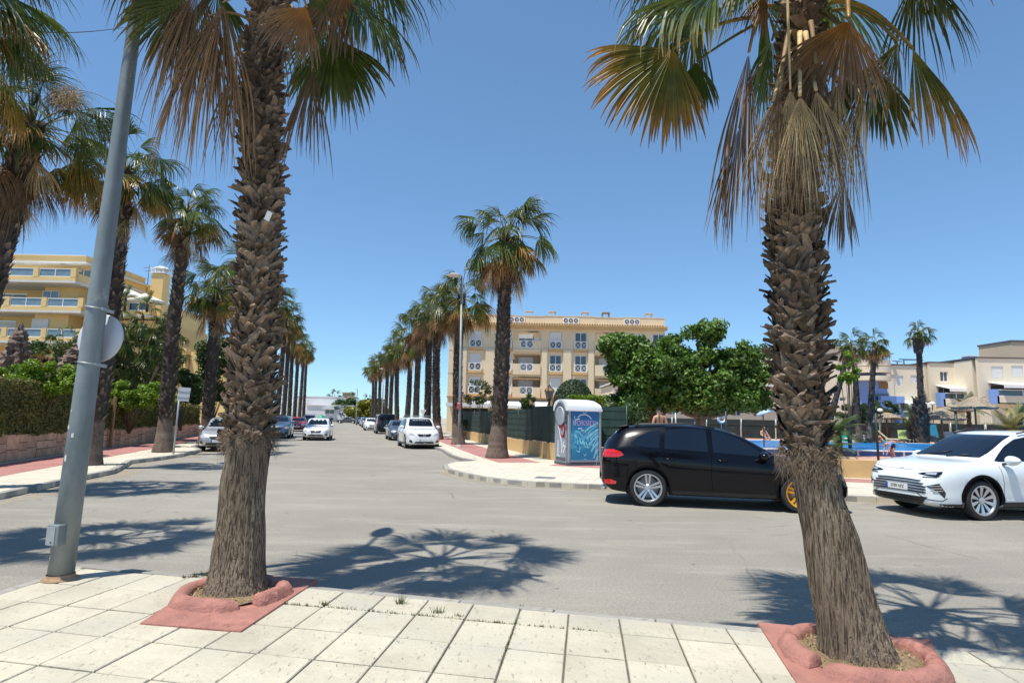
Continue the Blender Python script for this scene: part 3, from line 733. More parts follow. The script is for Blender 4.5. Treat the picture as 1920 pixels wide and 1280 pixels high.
    for i in range(480):
        z = z_boot+rg.uniform(-.08, .12); p, r = at(z); a = rg.uniform(0, 2*PI); o = Vector((math.cos(a), math.sin(a), 0)); tg = Vector((-o.y, o.x, 0)); ln = rg.uniform(.04, .15)
        q0 = p+o*(r+.01); q1 = q0+o*rg.uniform(.01, .05)+tg*rg.uniform(-.09, .09)+Vector((0, 0, -ln*.5)); q2 = q1+o*rg.uniform(-.04, .03)+tg*rg.uniform(-.07, .07)+Vector((0, 0, -ln*.6))
        fb.tube([q0, q1, q2], [.0018, .0014, .0005], 3, cap=False)
    tag(fb.build('fibre_fringe', mat('fibre', (.22, .165, .115), .9, var=.4, vs=30), root), kind='stuff')
    return root, base_, P[-1]
def hero(root, base_, top, Y, spec, seed):
    rg = random.Random(seed)
    for s in spec:
        h = A(s['h'][0], s['h'][1], Y+s.get('dy', 0))-base_; tp = A(s['t'][0], s['t'][1], Y+s.get('dt', s.get('dy', 0)))-base_
        m = MB(); p0 = A(*s['p'], Y+s.get('pd', 0))-base_ if 'p' in s else top+Vector((0, 0, rg.uniform(-.3, 0)))
        petiole(m, p0, h, s.get('lift', .12), s.get('r', .022), s.get('r', .022)*.6)
        L = (tp-h).length; face = Vector((0, -1, -.2)) if s.get('f', 'c') == 'c' else Vector((0, -.3, 1)) if s['f'] == 'u' else Vector(s['f'])
        blade(m, h, tp-h, face, L*s.get('k', 1.05), s.get('sp', 2.2), int(s.get('n', 44)*(1.3 if s['m'] in ('dead', 'straw') else 1.1)), rg, min(.7, s.get('fu', .5)+(.22 if s['m'] not in ('straw',) else .1)), s.get('hang', .5)+.25, s.get('fold', .45 if s['m'] in ('dead', 'straw') else .3), s.get('rag', .12)*1.4, gap=s.get('gap', 0), wk=s.get('wk', 1.25), jit=.13 if s['m'] in ('dead', 'straw') else .03)
        m.build('dead_frond' if s['m'] in ('dead', 'straw') else 'frond', s['m'], root)
def fill(root, top, seed, n, lo=0, sc=.95, fs=None):
    rg = random.Random(seed); fs = fs or FS_BIG
    for i in range(n):
        e, me = fs['g'][min(6, int(i*7/n))]; o = link('frond', me, root); o.location = top+Vector((0, 0, .1+.25*rg.random())); s = sc*rg.uniform(.9, 1.15)
        o.rotation_euler = (rg.uniform(-.12, .12), rg.uniform(-.1, .1), i*2.399+rg.uniform(-.3, .3)); o.scale = (s, s, s)
FS_BIG = frond_set(3, 40)
rootL, baseL, topL = near_palm('big shaggy fan palm in a red ring beside the grey lamp post', [(441, 1118, 112), (446, 1060, 103), (452, 980, 93), (457, 900, 86), (463, 860, 84), (470, 800, 96), (474, 700, 98), (482, 560, 92), (489, 420, 88), (490, 300, 86), (488, 180, 90), (498, 90, 84), (513, -10, 74), (520, -70, 70)], 5.52, 3, 1.34, .5)
hero(rootL, baseL, topL, 5.55, [
    dict(h=(418, 5), t=(362, 265), m='dead', sp=1.0, n=46, hang=.75, fu=.3, dy=-.3, f='c', rag=.25, p=(480, 10)),
    dict(h=(372, -30), t=(318, 215), m='dead', sp=1.1, n=50, hang=.7, fu=.3, dy=-.2, rag=.3, p=(480, -30)),
    dict(h=(392, 30), t=(345, 280), m='dead', sp=1.0, n=50, hang=.6, fu=.3, dy=-.25, rag=.3, p=(470, 40)),
    dict(h=(350, -20), t=(290, 170), m='dead', sp=.9, n=40, hang=.8, fu=.3, dy=-.1, rag=.3, p=(480, -30)),
    dict(h=(438, 128), t=(418, 292), m='dead', sp=.7, n=30, hang=.8, fu=.3, dy=-.25, rag=.3, p=(455, 60), lift=.05),
    dict(h=(352, 2), t=(228, 78), m='frond', sp=2.3, n=44, hang=.45, dy=-.1, fu=.5, p=(480, -40), lift=.2),
    dict(h=(588, 128), t=(556, 296), m='dead', sp=.75, n=34, hang=.7, fu=.4, dy=-.1, p=(545, 10), lift=.2, rag=.2),
    dict(h=(626, 70), t=(636, 208), m='frond', sp=2.2, n=46, hang=.35, dy=.1, fu=.55, p=(545, -30), lift=.2),
    dict(h=(672, -8), t=(800, 100), m='frond', sp=2.2, n=48, hang=.95, dy=0, dt=.1, fu=.45, f='u', p=(540, -60), lift=.2, fold=.5),
    dict(h=(600, -12), t=(622, 62), m='frond_y', sp=2.6, n=40, hang=.5, dy=-.3, p=(530, -50)),
    dict(h=(575, 14), t=(508, 92), m='frond_o', sp=1.9, n=40, hang=.5, dy=-.42, fu=.45, p=(540, -40), lift=.15, rag=.2),
    dict(h=(645, -30), t=(590, 84), m='frond_o', sp=1.5, n=30, hang=.5, dy=-.3, p=(540, -50), lift=.2, rag=.25),
    dict(h=(330, -40), t=(230, -10), m='frond', sp=2.3, n=40, hang=.7, dy=.1, f='u', p=(490, -60), lift=.2),
], 11)
fill(rootL, topL, 5, 26, sc=1.15)
rootR, baseR, topR = near_palm('big shaggy fan palm in a red ring leaning left before the white SUV', [(1619, 1270, 130), (1611, 1238, 125), (1602, 1200, 119), (1578, 1100, 108), (1556, 1000, 95), (1536, 930, 84), (1524, 885, 80), (1512, 840, 90), (1500, 740, 112), (1496, 600, 120), (1490, 480, 112), (1487, 380, 104), (1492, 280, 98), (1497, 180, 94), (1500, 100, 90), (1504, 30, 80), (1507, -50, 72)], 4.30, 8, 1.33, .35, .98)
hero(rootR, baseR, topR, 4.42, [
    dict(h=(1262, 92), t=(1178, 232), m='frond_y', sp=2.5, n=52, hang=.35, dy=-.1, fu=.5, p=(1440, 32), lift=.15, r=.026, k=1.1),
    dict(h=(1306, 116), t=(1308, 205), m='frond', sp=1.5, n=30, hang=.5, dy=.2, p=(1440, 34), lift=.04, r=.02),
    dict(h=(1345, -22), t=(1120, 28), m='frond', sp=2.2, n=50, hang=.95, dy=.0, fu=.45, f='u', p=(1470, -50), lift=.15, fold=.6),
    dict(h=(1400, -45), t=(1330, 30), m='frond', sp=2.2, n=44, hang=.9, dy=-.2, fu=.4, f='u', p=(1480, -60), lift=.12),
    dict(h=(1404, 98), t=(1382, 385), m='dead', sp=.42, n=34, hang=.6, dy=-.15, fu=.4, p=(1445, 12), lift=.25, rag=.25, r=.024, wk=1.5),
    dict(h=(1386, 240), t=(1345, 432), m='dead', sp=.35, n=24, hang=.7, dy=-.05, p=(1430, 120), lift=.2, rag=.25, wk=1.4),
    dict(h=(1592, 38), t=(1572, 190), m='frond_o', sp=2.0, n=44, hang=.35, dy=-.36, fu=.62, p=(1588, -30), lift=.05, r=.024, rag=.15),
    dict(h=(1482, 168), t=(1500, 330), m='straw', sp=.9, n=50, hang=.55, dy=-.36, fu=.15, p=(1476, -20), pd=-.3, lift=.02, r=.018, rag=.35),
    dict(h=(1530, 170), t=(1590, 340), m='straw', sp=1.0, n=56, hang=.6, dy=-.40, fu=.12, p=(1510, 60), lift=.02, rag=.4),
    dict(h=(1450, 190), t=(1410, 370), m='straw', sp=.7, n=40, hang=.65, dy=-.3, fu=.15, p=(1480, 80), lift=.05, rag=.4),
    dict(h=(1500, 180), t=(1530, 350), m='straw', sp=1.1, n=56, hang=.55, dy=-.42, fu=.12, p=(1500, 60), lift=.02, rag=.4),
    dict(h=(1600, 210), t=(1585, 390), m='dead', sp=.8, n=40, hang=.6, dy=-.2, fu=.2, p=(1545, 130), rag=.4),
    dict(h=(1556, 200), t=(1552, 400), m='dead', sp=.9, n=46, hang=.6, dy=-.38, fu=.2, p=(1530, 120), rag=.35),
    dict(h=(1462, 172), t=(1450, 372), m='dead', sp=.8, n=46, hang=.6, dy=-.34, fu=.2, p=(1480, 60), rag=.35),
    dict(h=(1530, 120), t=(1548, 350), m='dead', sp=.9, n=44, hang=.6, dy=-.36, fu=.25, p=(1520, 40), rag=.3),
    dict(h=(1570, 150), t=(1568, 360), m='straw', sp=.7, n=50, hang=.6, dy=-.34, fu=.15, p=(1530, 90), rag=.4),
    dict(h=(1510, 210), t=(1520, 400), m='dead', sp=.9, n=46, hang=.6, dy=-.36, fu=.2, p=(1505, 120), rag=.35),
    dict(h=(1620, 188), t=(1588, 335), m='straw', sp=.9, n=40, hang=.6, dy=-.2, fu=.2, p=(1545, 110), rag=.35),
    dict(h=(1636, 120), t=(1640, 268), m='frond', sp=2.0, n=44, hang=.4, dy=.25, p=(1540, 20), lift=.12),
    dict(h=(1712, 92), t=(1838, 245), m='frond_y', sp=2.1, n=48, hang=.75, dy=-.05, fu=.45, f=(0, -.5, .8), p=(1555, 4), lift=.26, r=.028, k=1.15, rag=.2),
    dict(h=(1684, 78), t=(1640, 215), m='frond_y', sp=1.0, n=30, hang=.8, dy=-.1, fu=.3, p=(1560, 20), lift=.2, rag=.3, gap=.2),
    dict(h=(1582, 335), t=(1572, 462), m='dead', sp=.8, n=26, hang=.6, dy=-.05, fu=.5, p=(1545, 290), lift=.05),
    dict(h=(1728, -70), t=(1800, 40), m='frond', sp=2.4, n=48, hang=.9, dy=-.1, f='u', p=(1540, -60), lift=.2, fold=.5),
    dict(h=(1440, -20), t=(1405, 60), m='frond_o', sp=.8, n=20, hang=.5, dy=-.1, p=(1480, -10)),
    dict(h=(1425, 300), t=(1440, 420), m='dead', sp=.6, n=24, hang=.7, dy=-.25, fu=.2, p=(1455, 250), rag=.4),
], 12)
fill(rootR, topR, 6, 24, sc=1.1)

m = MB(); m.box((0, 0, 0), (.05, .006, .085), rx=R(12)); o = m.build('paper_scrap', 'white'); o.location = A(503, 405, 5.24); o.rotation_euler = (0, R(25), 0); tag(o, 'small white scrap of paper stuck on the left shaggy palm trunk', 'paper')
# --- rows of palms
def gz(x, y, Y): return A(x, y, Y).z
palm('dark fan palm with drooping tattered fronds left of the lamp post, behind the street', (-11.25, 12.0, PZ), (-10.35, 12.1, 7.7), .27, .23, 21, (26, 8, 8), FS_BIG, 1.15, 'street palms by the garden wall', nb=34)
palm('fan palm rising directly behind the grey lamp post', (-12.3, 17.8, PZ), tuple(A(236, 322, 17.8)), .25, .2, 22, (24, 7, 10), None, 1.12, 'street palms by the garden wall', (.1, 0), nb=34)
palm('slender fan palm with a flaring base beside the small square sign', (-13.75, 24.1, PZ), tuple(A(352, 400, 24.1)), .27, .2, 23, (24, 7, 12), None, 1.12, 'street palms by the garden wall', (-.1, 0), nb=34)
palm('fan palm with orange dead fronds just left of the big shaggy trunk', (-15.6, 31.1, PZ), tuple(A(408, 545, 31.1)), .30, .25, 24, (26, 9, 12), None, 1.3, 'street palms by the garden wall', nb=34)
ly = [38.5, 45, 52, 60, 68, 76, 85, 95, 107, 120]
for i, y in enumerate(ly):
    x = -6.9-.286*y; h = 11.2+.25*i+rng.uniform(-.7, .7)
    palm(f'fan palm on the left of the street, {ORD[i]} beyond the big shaggy left trunk', (x, y, PZ), (x+rng.uniform(-.3, .3), y, h), .32, .24, 30+i, (18, 5, 8), FS_FAR if i > 2 else FS_MID, 1.5, 'palms lining the far left pavement', det=0, whole=i > 2, nb=18)
palm('tall fan palm with windblown crown on the corner before the cream apartments', (-.51, 24.7, PZ), tuple(A(948, 448, 24.7)), .33, .25, 51, (24, 8, 12), None, 1.38, 'palms lining the right pavement', (.05, 0), nb=36)
ry = [36.5, 44, 49.5, 56.5, 64.5, 74, 84, 93, 105, 118, 132]
for i, y in enumerate(ry):
    x = 7.32-.286*y; h = 9.3+.22*i+rng.uniform(-.5, .5)
    palm(['fan palm right behind the thin street lamp and white SUV'] [0] if i == 0 else f'fan palm on the right pavement, {ORD[i-1]} beyond the one behind the street lamp', (x, y, PZ), (x+rng.uniform(-.5, .1), y, h), .30, .24, 60+i, (20, 7, 12), FS_FAR if i > 3 else FS_MID, 1.55, 'palms lining the right pavement', (rng.uniform(-.2, .2), 0), det=int(i < 3), whole=i > 3, nb=30 if i < 3 else 18)
palm('fan palm off the left end of the near pavement', (-7.6, 6.6, PZ), (-7.3, 6.8, 6.9), .27, .23, 25, (26, 6, 8), FS_BIG, 1.1, 'street palms by the garden wall')
# pool palms
palm('tall banded-trunk fan palm beside the pale tower, left of the pool pair', (20.5, 39.5, PD), tuple(A(1594, 645, 39.5)), .19, .15, 81, (18, 8, 7), FS_FAR, .78, 'tall palms by the pool', nb=8, whole=True, skirt=.5)
palm('thin leaning fan palm crossing behind the banded one by the blue wall', (24.3, 42, PD), tuple(A(1600, 652, 42)), .2, .15, 82, (12, 5, 5), FS_FAR, .7, 'tall palms by the pool', nb=10, whole=True, skirt=.4)
palm('tall fan palm in front of the blue wall with dark dead skirt', (24.0, 40.5, PD), tuple(A(1640, 645, 40.5)), .19, .15, 83, (18, 8, 8), FS_FAR, .78, 'tall palms by the pool', nb=10, whole=True, skirt=.5)
def pool_palm():
    r = palm('tall fan palm with compact round crown and shaggy lower trunk by the pool', (28.3, 41.5, PD), tuple(A(1722, 625, 41.5)), .21, .17, 84, (22, 3, 0), FS_FAR, .72, 'tall palms by the pool', nb=6, whole=True, boot_from=.3)
    m, at, L = trunk_mesh([(0, 0, 0), (0, 0, 1.8), (0, 0, 3.2)], [.42, .5, .34], .05, 60, 9, 6, 12, 1.5); m.build('leaf_base_sleeve', 'bark_far', r)
    m, at, L = trunk_mesh([tuple(Vector(A(1722, 662, 41.5))-Vector((28.3, 41.5, PD))), tuple(Vector(A(1722, 632, 41.5))-Vector((28.3, 41.5, PD)))], [.26, .4], .05, 60, 9, 6, 12, 1.); m.build('leaf_base_sleeve', 'bark_far', r)
pool_palm()
for i, (x, y, ln) in enumerate(((625, 148, 0), (655, 150, 0), (690, 152, 0))):
    p = G(x, 790, 0); Y = 175+i*6; q = A(x, 790, Y); palm(f'small distant fan palm above the white building, {ORD[i]} from the left', (q.x, Y, 0), (q.x, Y, gz(x, 745+i*4, Y)), .35, .3, 90+i, (14, 4, 4), FS_FAR, 1.7, 'distant palms behind the white building', det=0, whole=True, nb=6)

# --- flower stalks of the tattered palm at the left edge
b = MB()
for (p, q, l) in (((0, 50), (232, 52), -.25), ((60, -10), (62, 90), .0), ((84, 0), (108, 60), 0), ((120, 170), (222, 200), .25), ((120, 190), (205, 240), .3), ((90, 150), (150, 200), .2)):
    petiole(b, A(*p, 11.6), A(*q, 11.4), l, .022 if l < 0 else .012, .006)
fp = [o for o in bpy.data.objects if o.get('label', '').startswith('dark fan palm with drooping')][0]
b.build('flower_stalk', mat('dry_stalk', (.10, .075, .06), .8), fp, world=True)
b = MB(); rg = random.Random(4)
for i in range(900):
    c = A(118+rg.gauss(0, 17), 182+rg.gauss(0, 12), 11.5+rg.gauss(0, .1)); b.tube([c, c+Vector((rg.uniform(-.12, .12), rg.uniform(-.1, .1), -rg.uniform(.02, .2)))], [.005, .002], 3, cap=False)
tag(b.build('flower_spray', 'flower', fp, world=True), kind='stuff')

# ------------------------------------------------------------------ leafy plants
def cards(name, pts, nrm, size, m, parent=None, seed=0, clump=None, asp=1.8, flat=.5, tl=None):
    """one small leaf per point: a folded diamond turned loosely towards nrm"""
    rs = np.random.RandomState(seed); n = len(pts); P = np.asarray(pts, float); Nn = np.asarray(nrm, float)+rs.normal(0, flat, (n, 3)); Nn /= np.linalg.norm(Nn, axis=1)[:, None]+1e-9
    u = rs.normal(0, 1, (n, 3)); u -= Nn*(u*Nn).sum(1)[:, None]; u /= np.linalg.norm(u, axis=1)[:, None]; v = np.cross(Nn, u); s = size*rs.uniform(.6, 1.35, n)[:, None]
    V = np.stack([P-u*s*asp*.5, P+v*s*.5+Nn*s*.1, P+u*s*asp*.5, P-v*s*.5+Nn*s*.1], 1).reshape(-1, 3)
    me = bpy.data.meshes.new(name); F = np.arange(4*n).reshape(n, 4); tri = np.concatenate([F[:, [0, 1, 2]], F[:, [0, 2, 3]]])
    me.from_pydata(V.tolist(), [], tri.tolist()); me.materials.append(M[m] if isinstance(m, str) else m)
    t = (tl if tl is not None else rs.uniform(0, 1, n)); at = me.attributes.new('t', 'FLOAT', 'POINT'); at.data.foreach_set('value', np.repeat(t, 4)); me.update()
    return link(name, me, parent)
def clump_pts(clumps, n, seed, shell=.55):
    rs = np.random.RandomState(seed); C = np.array([c[0] for c in clumps]); rr = np.array([c[1] for c in clumps]); wgt = rr**2/np.sum(rr**2)
    k = rs.choice(len(clumps), n, p=wgt); d = rs.normal(0, 1, (n, 3)); d /= np.linalg.norm(d, axis=1)[:, None]; r = rr[k]*(shell+(1-shell)*rs.uniform(0, 1, n)**.6)
    sq = np.array([c[2] if len(c) > 2 else 1. for c in clumps])[k]
    P = C[k]+d*r[:, None]*np.stack([np.ones(n), np.ones(n), sq], 1)
    tone = rs.uniform(0, 1, len(clumps))[k]*.45+rs.uniform(0, 1, n)*.55
    return P, d+np.array([0, 0, .35]), tone
def sub_clumps(centre, rad, n, r, seed, sq=.8):
    rg = random.Random(seed); out = []
    for i in range(n):
        d = Vector((rg.gauss(0, 1), rg.gauss(0, 1), rg.gauss(0, 1))).normalized(); k = rg.uniform(.35, 1)**.6
        out.append(((centre[0]+d.x*rad[0]*k, centre[1]+d.y*rad[1]*k, centre[2]+d.z*rad[2]*k), r*rg.uniform(.6, 1.3), sq))
    return out
def ficus(label, base, crowns, seed, n=9000, size=.14):
    r = thing('shade_tree', label, 'tree', base); bv = Vector(base); m = MB(); rg = random.Random(seed)
    m.tube([(0, 0, -.1), (.02, 0, .5), (0, .03, 1.2), (.03, 0, 1.7)], [.26, .2, .18, .2], 12)
    for c, rad, k in crowns:
        for q in range(4):
            e = Vector(c)-bv+Vector((rg.uniform(-.6, .6)*rad[0], rg.uniform(-.6, .6)*rad[1], rg.uniform(-.6, .3)*rad[2])); m.tube([(rg.uniform(-.08, .08), 0, 1.45), tuple(e*.5+Vector((0, 0, .5))), tuple(e)], [.11, .07, .02], 7)
    m.build('trunk', mat('pale_brown_bark', (.20, .14, .10), .9, var=.3, vs=12, bump=.6, bs=30), r)
    cl = []
    for i, (c, rad, k) in enumerate(crowns): cl += sub_clumps(Vector(c)-bv, rad, int(k*1.6), .46, seed*7+i)
    P, d, t = clump_pts(cl, n, seed, .2); cards('crown', P, d, size, 'ficus', r, seed, tl=t, flat=.9)
    return r
FY = 27.
def at_(x, y, Y=FY): return tuple(A(x, y, Y))
ficus('round glossy shade tree with forked trunk behind the black SUV', (A(1316, 800, FY).x, FY, PD), [(at_(1325, 700), (1.7, 1.5, 1.25), 46), (at_(1395, 690), (1.1, 1.2, 1.2), 24), (at_(1322, 622), (.75, .8, .6), 12), (at_(1300, 746), (1.6, 1.2, .5), 32), (at_(1390, 744), (1.3, 1.0, .5), 24), (at_(1345, 752), (1.5, 1.1, .35), 22), (at_(1268, 700), (.8, .9, .9), 18)], 5, 34000, .115)
ficus('round glossy shade tree nearest the portable toilet', (A(1215, 800, FY+.6).x, FY+.6, PD), [(at_(1200, 690), (1.5, 1.4, 1.5), 48), (at_(1160, 655), (.8, .9, .6), 14), (at_(1245, 744), (1.2, 1.0, .6), 22), (at_(1195, 752), (1.2, 1.0, .4), 18), (at_(1262, 650), (.5, .6, .5), 8)], 6, 28000, .115)
def bush(name, label, cat, base, clumps, n, size, m, seed, group=None, asp=1.8, shell=.15):
    n = int(n*1.5); r = thing(name, label, cat, base, 0, group); bv = Vector(base); cl = [(tuple(Vector(c[0])-bv), *c[1:]) for c in clumps]
    mm = MB(); rg = random.Random(seed)
    for c in cl[:12]: mm.tube([(rg.uniform(-.05, .05), 0, 0), tuple(Vector(c[0])*.5), c[0]], [.035, .025, .01], 5)
    mm.build('stem', 'twig', r)
    P, d, t = clump_pts(cl, n, seed, shell); cards('foliage', P, d, size*.85, m, r, seed, asp=asp, tl=t, flat=.9); return r
bush('tree', 'light green sapling peeking out right of the leaning shaggy palm trunk', 'tree', (A(1592, 800, 30).x, 30, PD), sub_clumps(tuple(A(1592, 690, 30)), (.5, .5, 1.1), 26, .16, 3), 1500, .085, 'lime', 44)
# clipped dome and boxed hedge behind the toilet
def dome():
    c = A(1075, 752, 34); r = thing('clipped_shrub', 'dark green clipped dome shrub behind the portable toilet', 'shrub', (c.x, c.y, PD)); rs = np.random.RandomState(5); n = 7000
    d = rs.normal(0, 1, (n, 3)); d /= np.linalg.norm(d, axis=1)[:, None]; d[:, 2] = np.abs(d[:, 2]); rad = 1.15*(1+rs.normal(0, .018, n))
    P = d*rad[:, None]*np.array([1, 1, 1.35])+np.array([0, 0, c.z-PD-.35]); cards('foliage', P, d, .06, 'topiary', r, 3, flat=.5)
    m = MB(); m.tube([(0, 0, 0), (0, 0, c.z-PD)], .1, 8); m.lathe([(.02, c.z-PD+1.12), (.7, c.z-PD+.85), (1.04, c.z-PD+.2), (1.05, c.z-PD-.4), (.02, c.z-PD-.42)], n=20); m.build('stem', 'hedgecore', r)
dome()
def hedge_box(name, label, frame, size, m, n, seed, leaf=.06, rough=.05, cat='hedge', group=None):
    """frame: (x, y, z, rz) of the box's bottom centre; size: (dx, dy, dz)"""
    r = thing(name, label, cat, frame[:3], frame[3], group); dx, dy, dz = size; rs = np.random.RandomState(seed)
    ar = np.array([dx*dz, dx*dz, dy*dz, dy*dz, dx*dy]); k = rs.choice(5, n, p=ar/ar.sum()); u = rs.uniform(-.5, .5, (n, 3)); nr = np.zeros((n, 3))
    for f, (ax, sg) in enumerate(((1, -1), (1, 1), (0, -1), (0, 1), (2, 1))): q = k == f; u[q, ax] = .5*sg; nr[q, ax] = sg
    P = u*np.array([dx, dy, dz])+np.array([0, 0, dz/2]); off = np.array([mnoise.noise(Vector(p)*1.3+Vector((seed, 0, 0)))*.10+mnoise.noise(Vector(p)*4)*.04 for p in P]); P += nr*(off+rs.normal(0, rough*.5, n))[:, None]
    tone = np.array([.5+.5*mnoise.noise(Vector(p)*2.1) for p in P])*.6+rs.uniform(0, .5, n)
    cards('foliage', P, nr, leaf, m, r, seed, flat=.8, tl=np.clip(tone, 0, 1))
    mm = MB(); mm.box((0, 0, dz/2), (dx-.22, dy-.22, dz-.2)); mm.build('light_block_core', 'hedgecore', r); return r  # solid dark box added inside the leaves to block light
c = A(1102, 748, 31); hedge_box('clipped_hedge', 'short yellow green boxed hedge above the portable toilet roof', (c.x, 31, 2.2, -.1), (2.0, .8, .75), 'lime', 3500, 3, .05)
hx = lambda y, o=0: -9.9-.286*y-o
hedge_box('clipped_hedge', 'tall dense clipped hedge above the stone wall at the left edge', (hx(16.9, .62), 16.9, PZ+.74, ANG), (1.15, 12.6, 1.72), 'hedge', 34000, 5, .055, .05, group='hedges on the stone wall')
hedge_box('clipped_hedge', 'lower darker clipped hedge behind the lamp post and square sign', (hx(33.5, .6), 33.5, PZ+.74, ANG), (1.1, 20.2, 1.30), 'hedge', 30000, 6, .06, .07, group='hedges on the stone wall')
b = MB(); b.prism([(hx(4, .2), 4), (hx(60, .2), 60), (-80, 60), (-80, 4)], -.02, .7); structure(b.build('garden_ground', 'soil'))
c = tuple(A(70, 712, 20.5)); bush('lime_bush', 'bright lime green bush above the hedge at the left edge', 'bush', (c[0], c[1], .7), sub_clumps(c, (1.5, .9, .62), 70, .22, 5, .8), 13000, .07, 'lime', 15, asp=1.5)
c = tuple(A(250, 744, 27.5)); bush('ivy_bush', 'bright green ivy mass over the lower hedge, behind two palm trunks', 'bush', (c[0], c[1], .7), sub_clumps(c, (2.0, .8, .75), 80, .24, 6, .8), 14000, .075, 'lime', 16, asp=1.4)
c = tuple(A(345, 725, 33)); bush('leafy_bush', 'leafy green bush behind the small square sign', 'bush', (c[0], c[1], .7), sub_clumps(c, (1.2, .9, 1.1), 40, .3, 7, .8), 8000, .085, 'shrub', 17)
c = tuple(A(405, 690, 42)); bush('dark_bush', 'tall dark green bush in shade behind the big shaggy left trunk', 'bush', (c[0], c[1], .7), sub_clumps(c, (1.3, 1.2, 2.6), 46, .5, 8, .9), 7000, .14, 'shrub', 18)
c = tuple(A(172, 660, 29)); bush('leafy_bush', 'deep green bush tucked behind the lamp post and round sign', 'bush', (c[0], c[1], .7), sub_clumps(c, (1.0, .9, 1.1), 30, .35, 9, .9), 5000, .10, 'shrub', 19)
c = tuple(A(262, 668, 34)); bush('leafy_bush', 'dense dark green bush behind the silvery low fan palms', 'bush', (c[0], c[1], .7), sub_clumps(c, (2.3, .9, 2.0), 60, .5, 10, .9), 9000, .13, 'shrub', 20)
c = tuple(A(95, 672, 30)); bush('leafy_bush', 'green bush behind the dead stumps at the foot of the yellow building', 'bush', (c[0], c[1], .7), sub_clumps(c, (2.4, .9, .7), 40, .4, 11, .9), 6000, .11, 'shrub', 23)
# clumps of low fan palms
def fan_clump(label, c, n, rad, seed, sc, group=None, fs=None, key='g'):
    r = thing('dwarf_fan_palm', label, 'palm bush', (c[0], c[1], .6), 0, group); rg = random.Random(seed); fs = fs or FS_FAR
    m = MB()
    for i in range(5): m.tube([(rg.uniform(-.2, .2), rg.uniform(-.2, .2), -.1), (rg.uniform(-.6, .6)*rad[0], rg.uniform(-.6, .6)*rad[1], (c[2]-.6)*.8)], [.12, .09], 6)
    m.build('stem', 'bark_far', r)
    for i in range(n):
        d = Vector((rg.gauss(0, 1), rg.gauss(0, 1), rg.gauss(0, .8))).normalized()*rg.uniform(.3, 1)**.5; e, me = fs[key][rg.randrange(len(fs[key]))]
        o = link('frond', me, r); o.location = (d.x*rad[0], d.y*rad[1], c[2]-.6+d.z*rad[2]); s = sc*rg.uniform(.75, 1.15); o.scale = (s, s, s); o.rotation_euler = (rg.uniform(-.3, .3), rg.uniform(-.3, .3), math.atan2(d.y, d.x)+rg.uniform(-.5, .5))
fan_clump('broad silvery mass of low fan palms between two street palms', tuple(A(262, 655, 31)), 170, (1.7, 1.0, 2.0), 4, .8)
fan_clump('low fan palm showing above the dead stump behind the lamp post', tuple(A(128, 632, 26)), 14, (.5, .4, .4), 5, .5)
fan_clump('dry fan palm clump beside the tall dead stump', tuple(A(98, 655, 25)), 10, (.6, .4, .3), 6, .45, key='y')
def dead_stump(label, pts, rads, seed):
    b0 = pts[0]; r = thing('dead_stump', label, 'tree stump', (b0[0], b0[1], .6)); n = 30; V = []; F = []; K = 40; P = [Vector(p)-Vector((b0[0], b0[1], .6)) for p in pts]
    for i in range(K+1):
        t = i/K*(len(P)-1); k = min(int(t), len(P)-2); f = t-k; p = P[k].lerp(P[k+1], f); rr = rads[k]+(rads[k+1]-rads[k])*f
        for j in range(n):
            a = 2*PI*j/n; q = Vector((math.cos(a), math.sin(a), i*.25+seed)); d = 1+.5*mnoise.noise(q*1.6)+.4*mnoise.noise(q*4)+.22*math.sin(7*a+i*.35); V.append(p+Vector((math.cos(a)*rr*d, math.sin(a)*rr*d, .12*rr*mnoise.noise(q*3))))
    for i in range(K):
        for j in range(n): F.append((i*n+j, i*n+(j+1) % n, (i+1)*n+(j+1) % n, (i+1)*n+j))
    F.append(tuple(K*n+j for j in range(n))); m = MB(); m.add(V, F, 0, True); m.build('trunk', mat('dead_grey_wood', (.16, .11, .09), .95, var=.4, vs=12, bump=1, bs=30, col2=(.30, .22, .175), stretch=(1, 1, .35)), r, sharp=50)
dead_stump('tall jagged dead stump above the lime bush at the left edge', [A(5, 722, 24), A(18, 690, 24), A(32, 655, 24), A(36, 632, 24), A(40, 606, 24)], [.62, .5, .34, .25, .05], 1)
dead_stump('short leaning dead stump behind the lamp post', [A(132, 712, 25), A(140, 685, 25), A(150, 660, 25), A(158, 640, 25)], [.6, .5, .36, .18], 2)
dead_stump('low humped dead root between the two dead stumps', [A(60, 712, 25.5), A(70, 690, 25.5), A(74, 676, 25.5), A(90, 670, 25.5)], [.8, .6, .42, .2], 3)
# feather palms round the pool
def feather_mesh(seed, L, elev, droop, m, lw=.03, ll=.38, n=26):
    rg = random.Random(seed); b = MB(); p = Vector((0, 0, 0)); P = [p.copy()]
    for i in range(10): e = elev-droop*(i/9)**1.3; p = p+Vector((math.cos(e), 0, math.sin(e)))*L/10; P.append(p.copy())
    b.tube(P, [.02-.0016*i for i in range(11)], 4, t=.05)
    for i in range(n):
        t = .12+.88*i/n; k = min(9, int(t*10)); q = P[k].lerp(P[k+1], t*10-k); d = (P[k+1]-P[k]).normalized(); l = ll*math.sin(PI*min(1, .15+t*.8))*rg.uniform(.85, 1.1)
        for s in (-1, 1):
            dd = (d*.6+Vector((0, s, 0))*.9+Vector((0, 0, .25-.5*t))).normalized(); e = q+dd*l+Vector((0, 0, -.12*l)); c = d.cross(dd).normalized().cross(dd)*lw/2
            b.add([q-c, q+c, (q+e)/2+c+Vector((0, 0, .02)), e, (q+e)/2-c+Vector((0, 0, .02))], [(0, 1, 2, 4), (4, 2, 3)], 0, False, [.2, .2, .6, 1., .6])
    return b.mesh('frond', m)
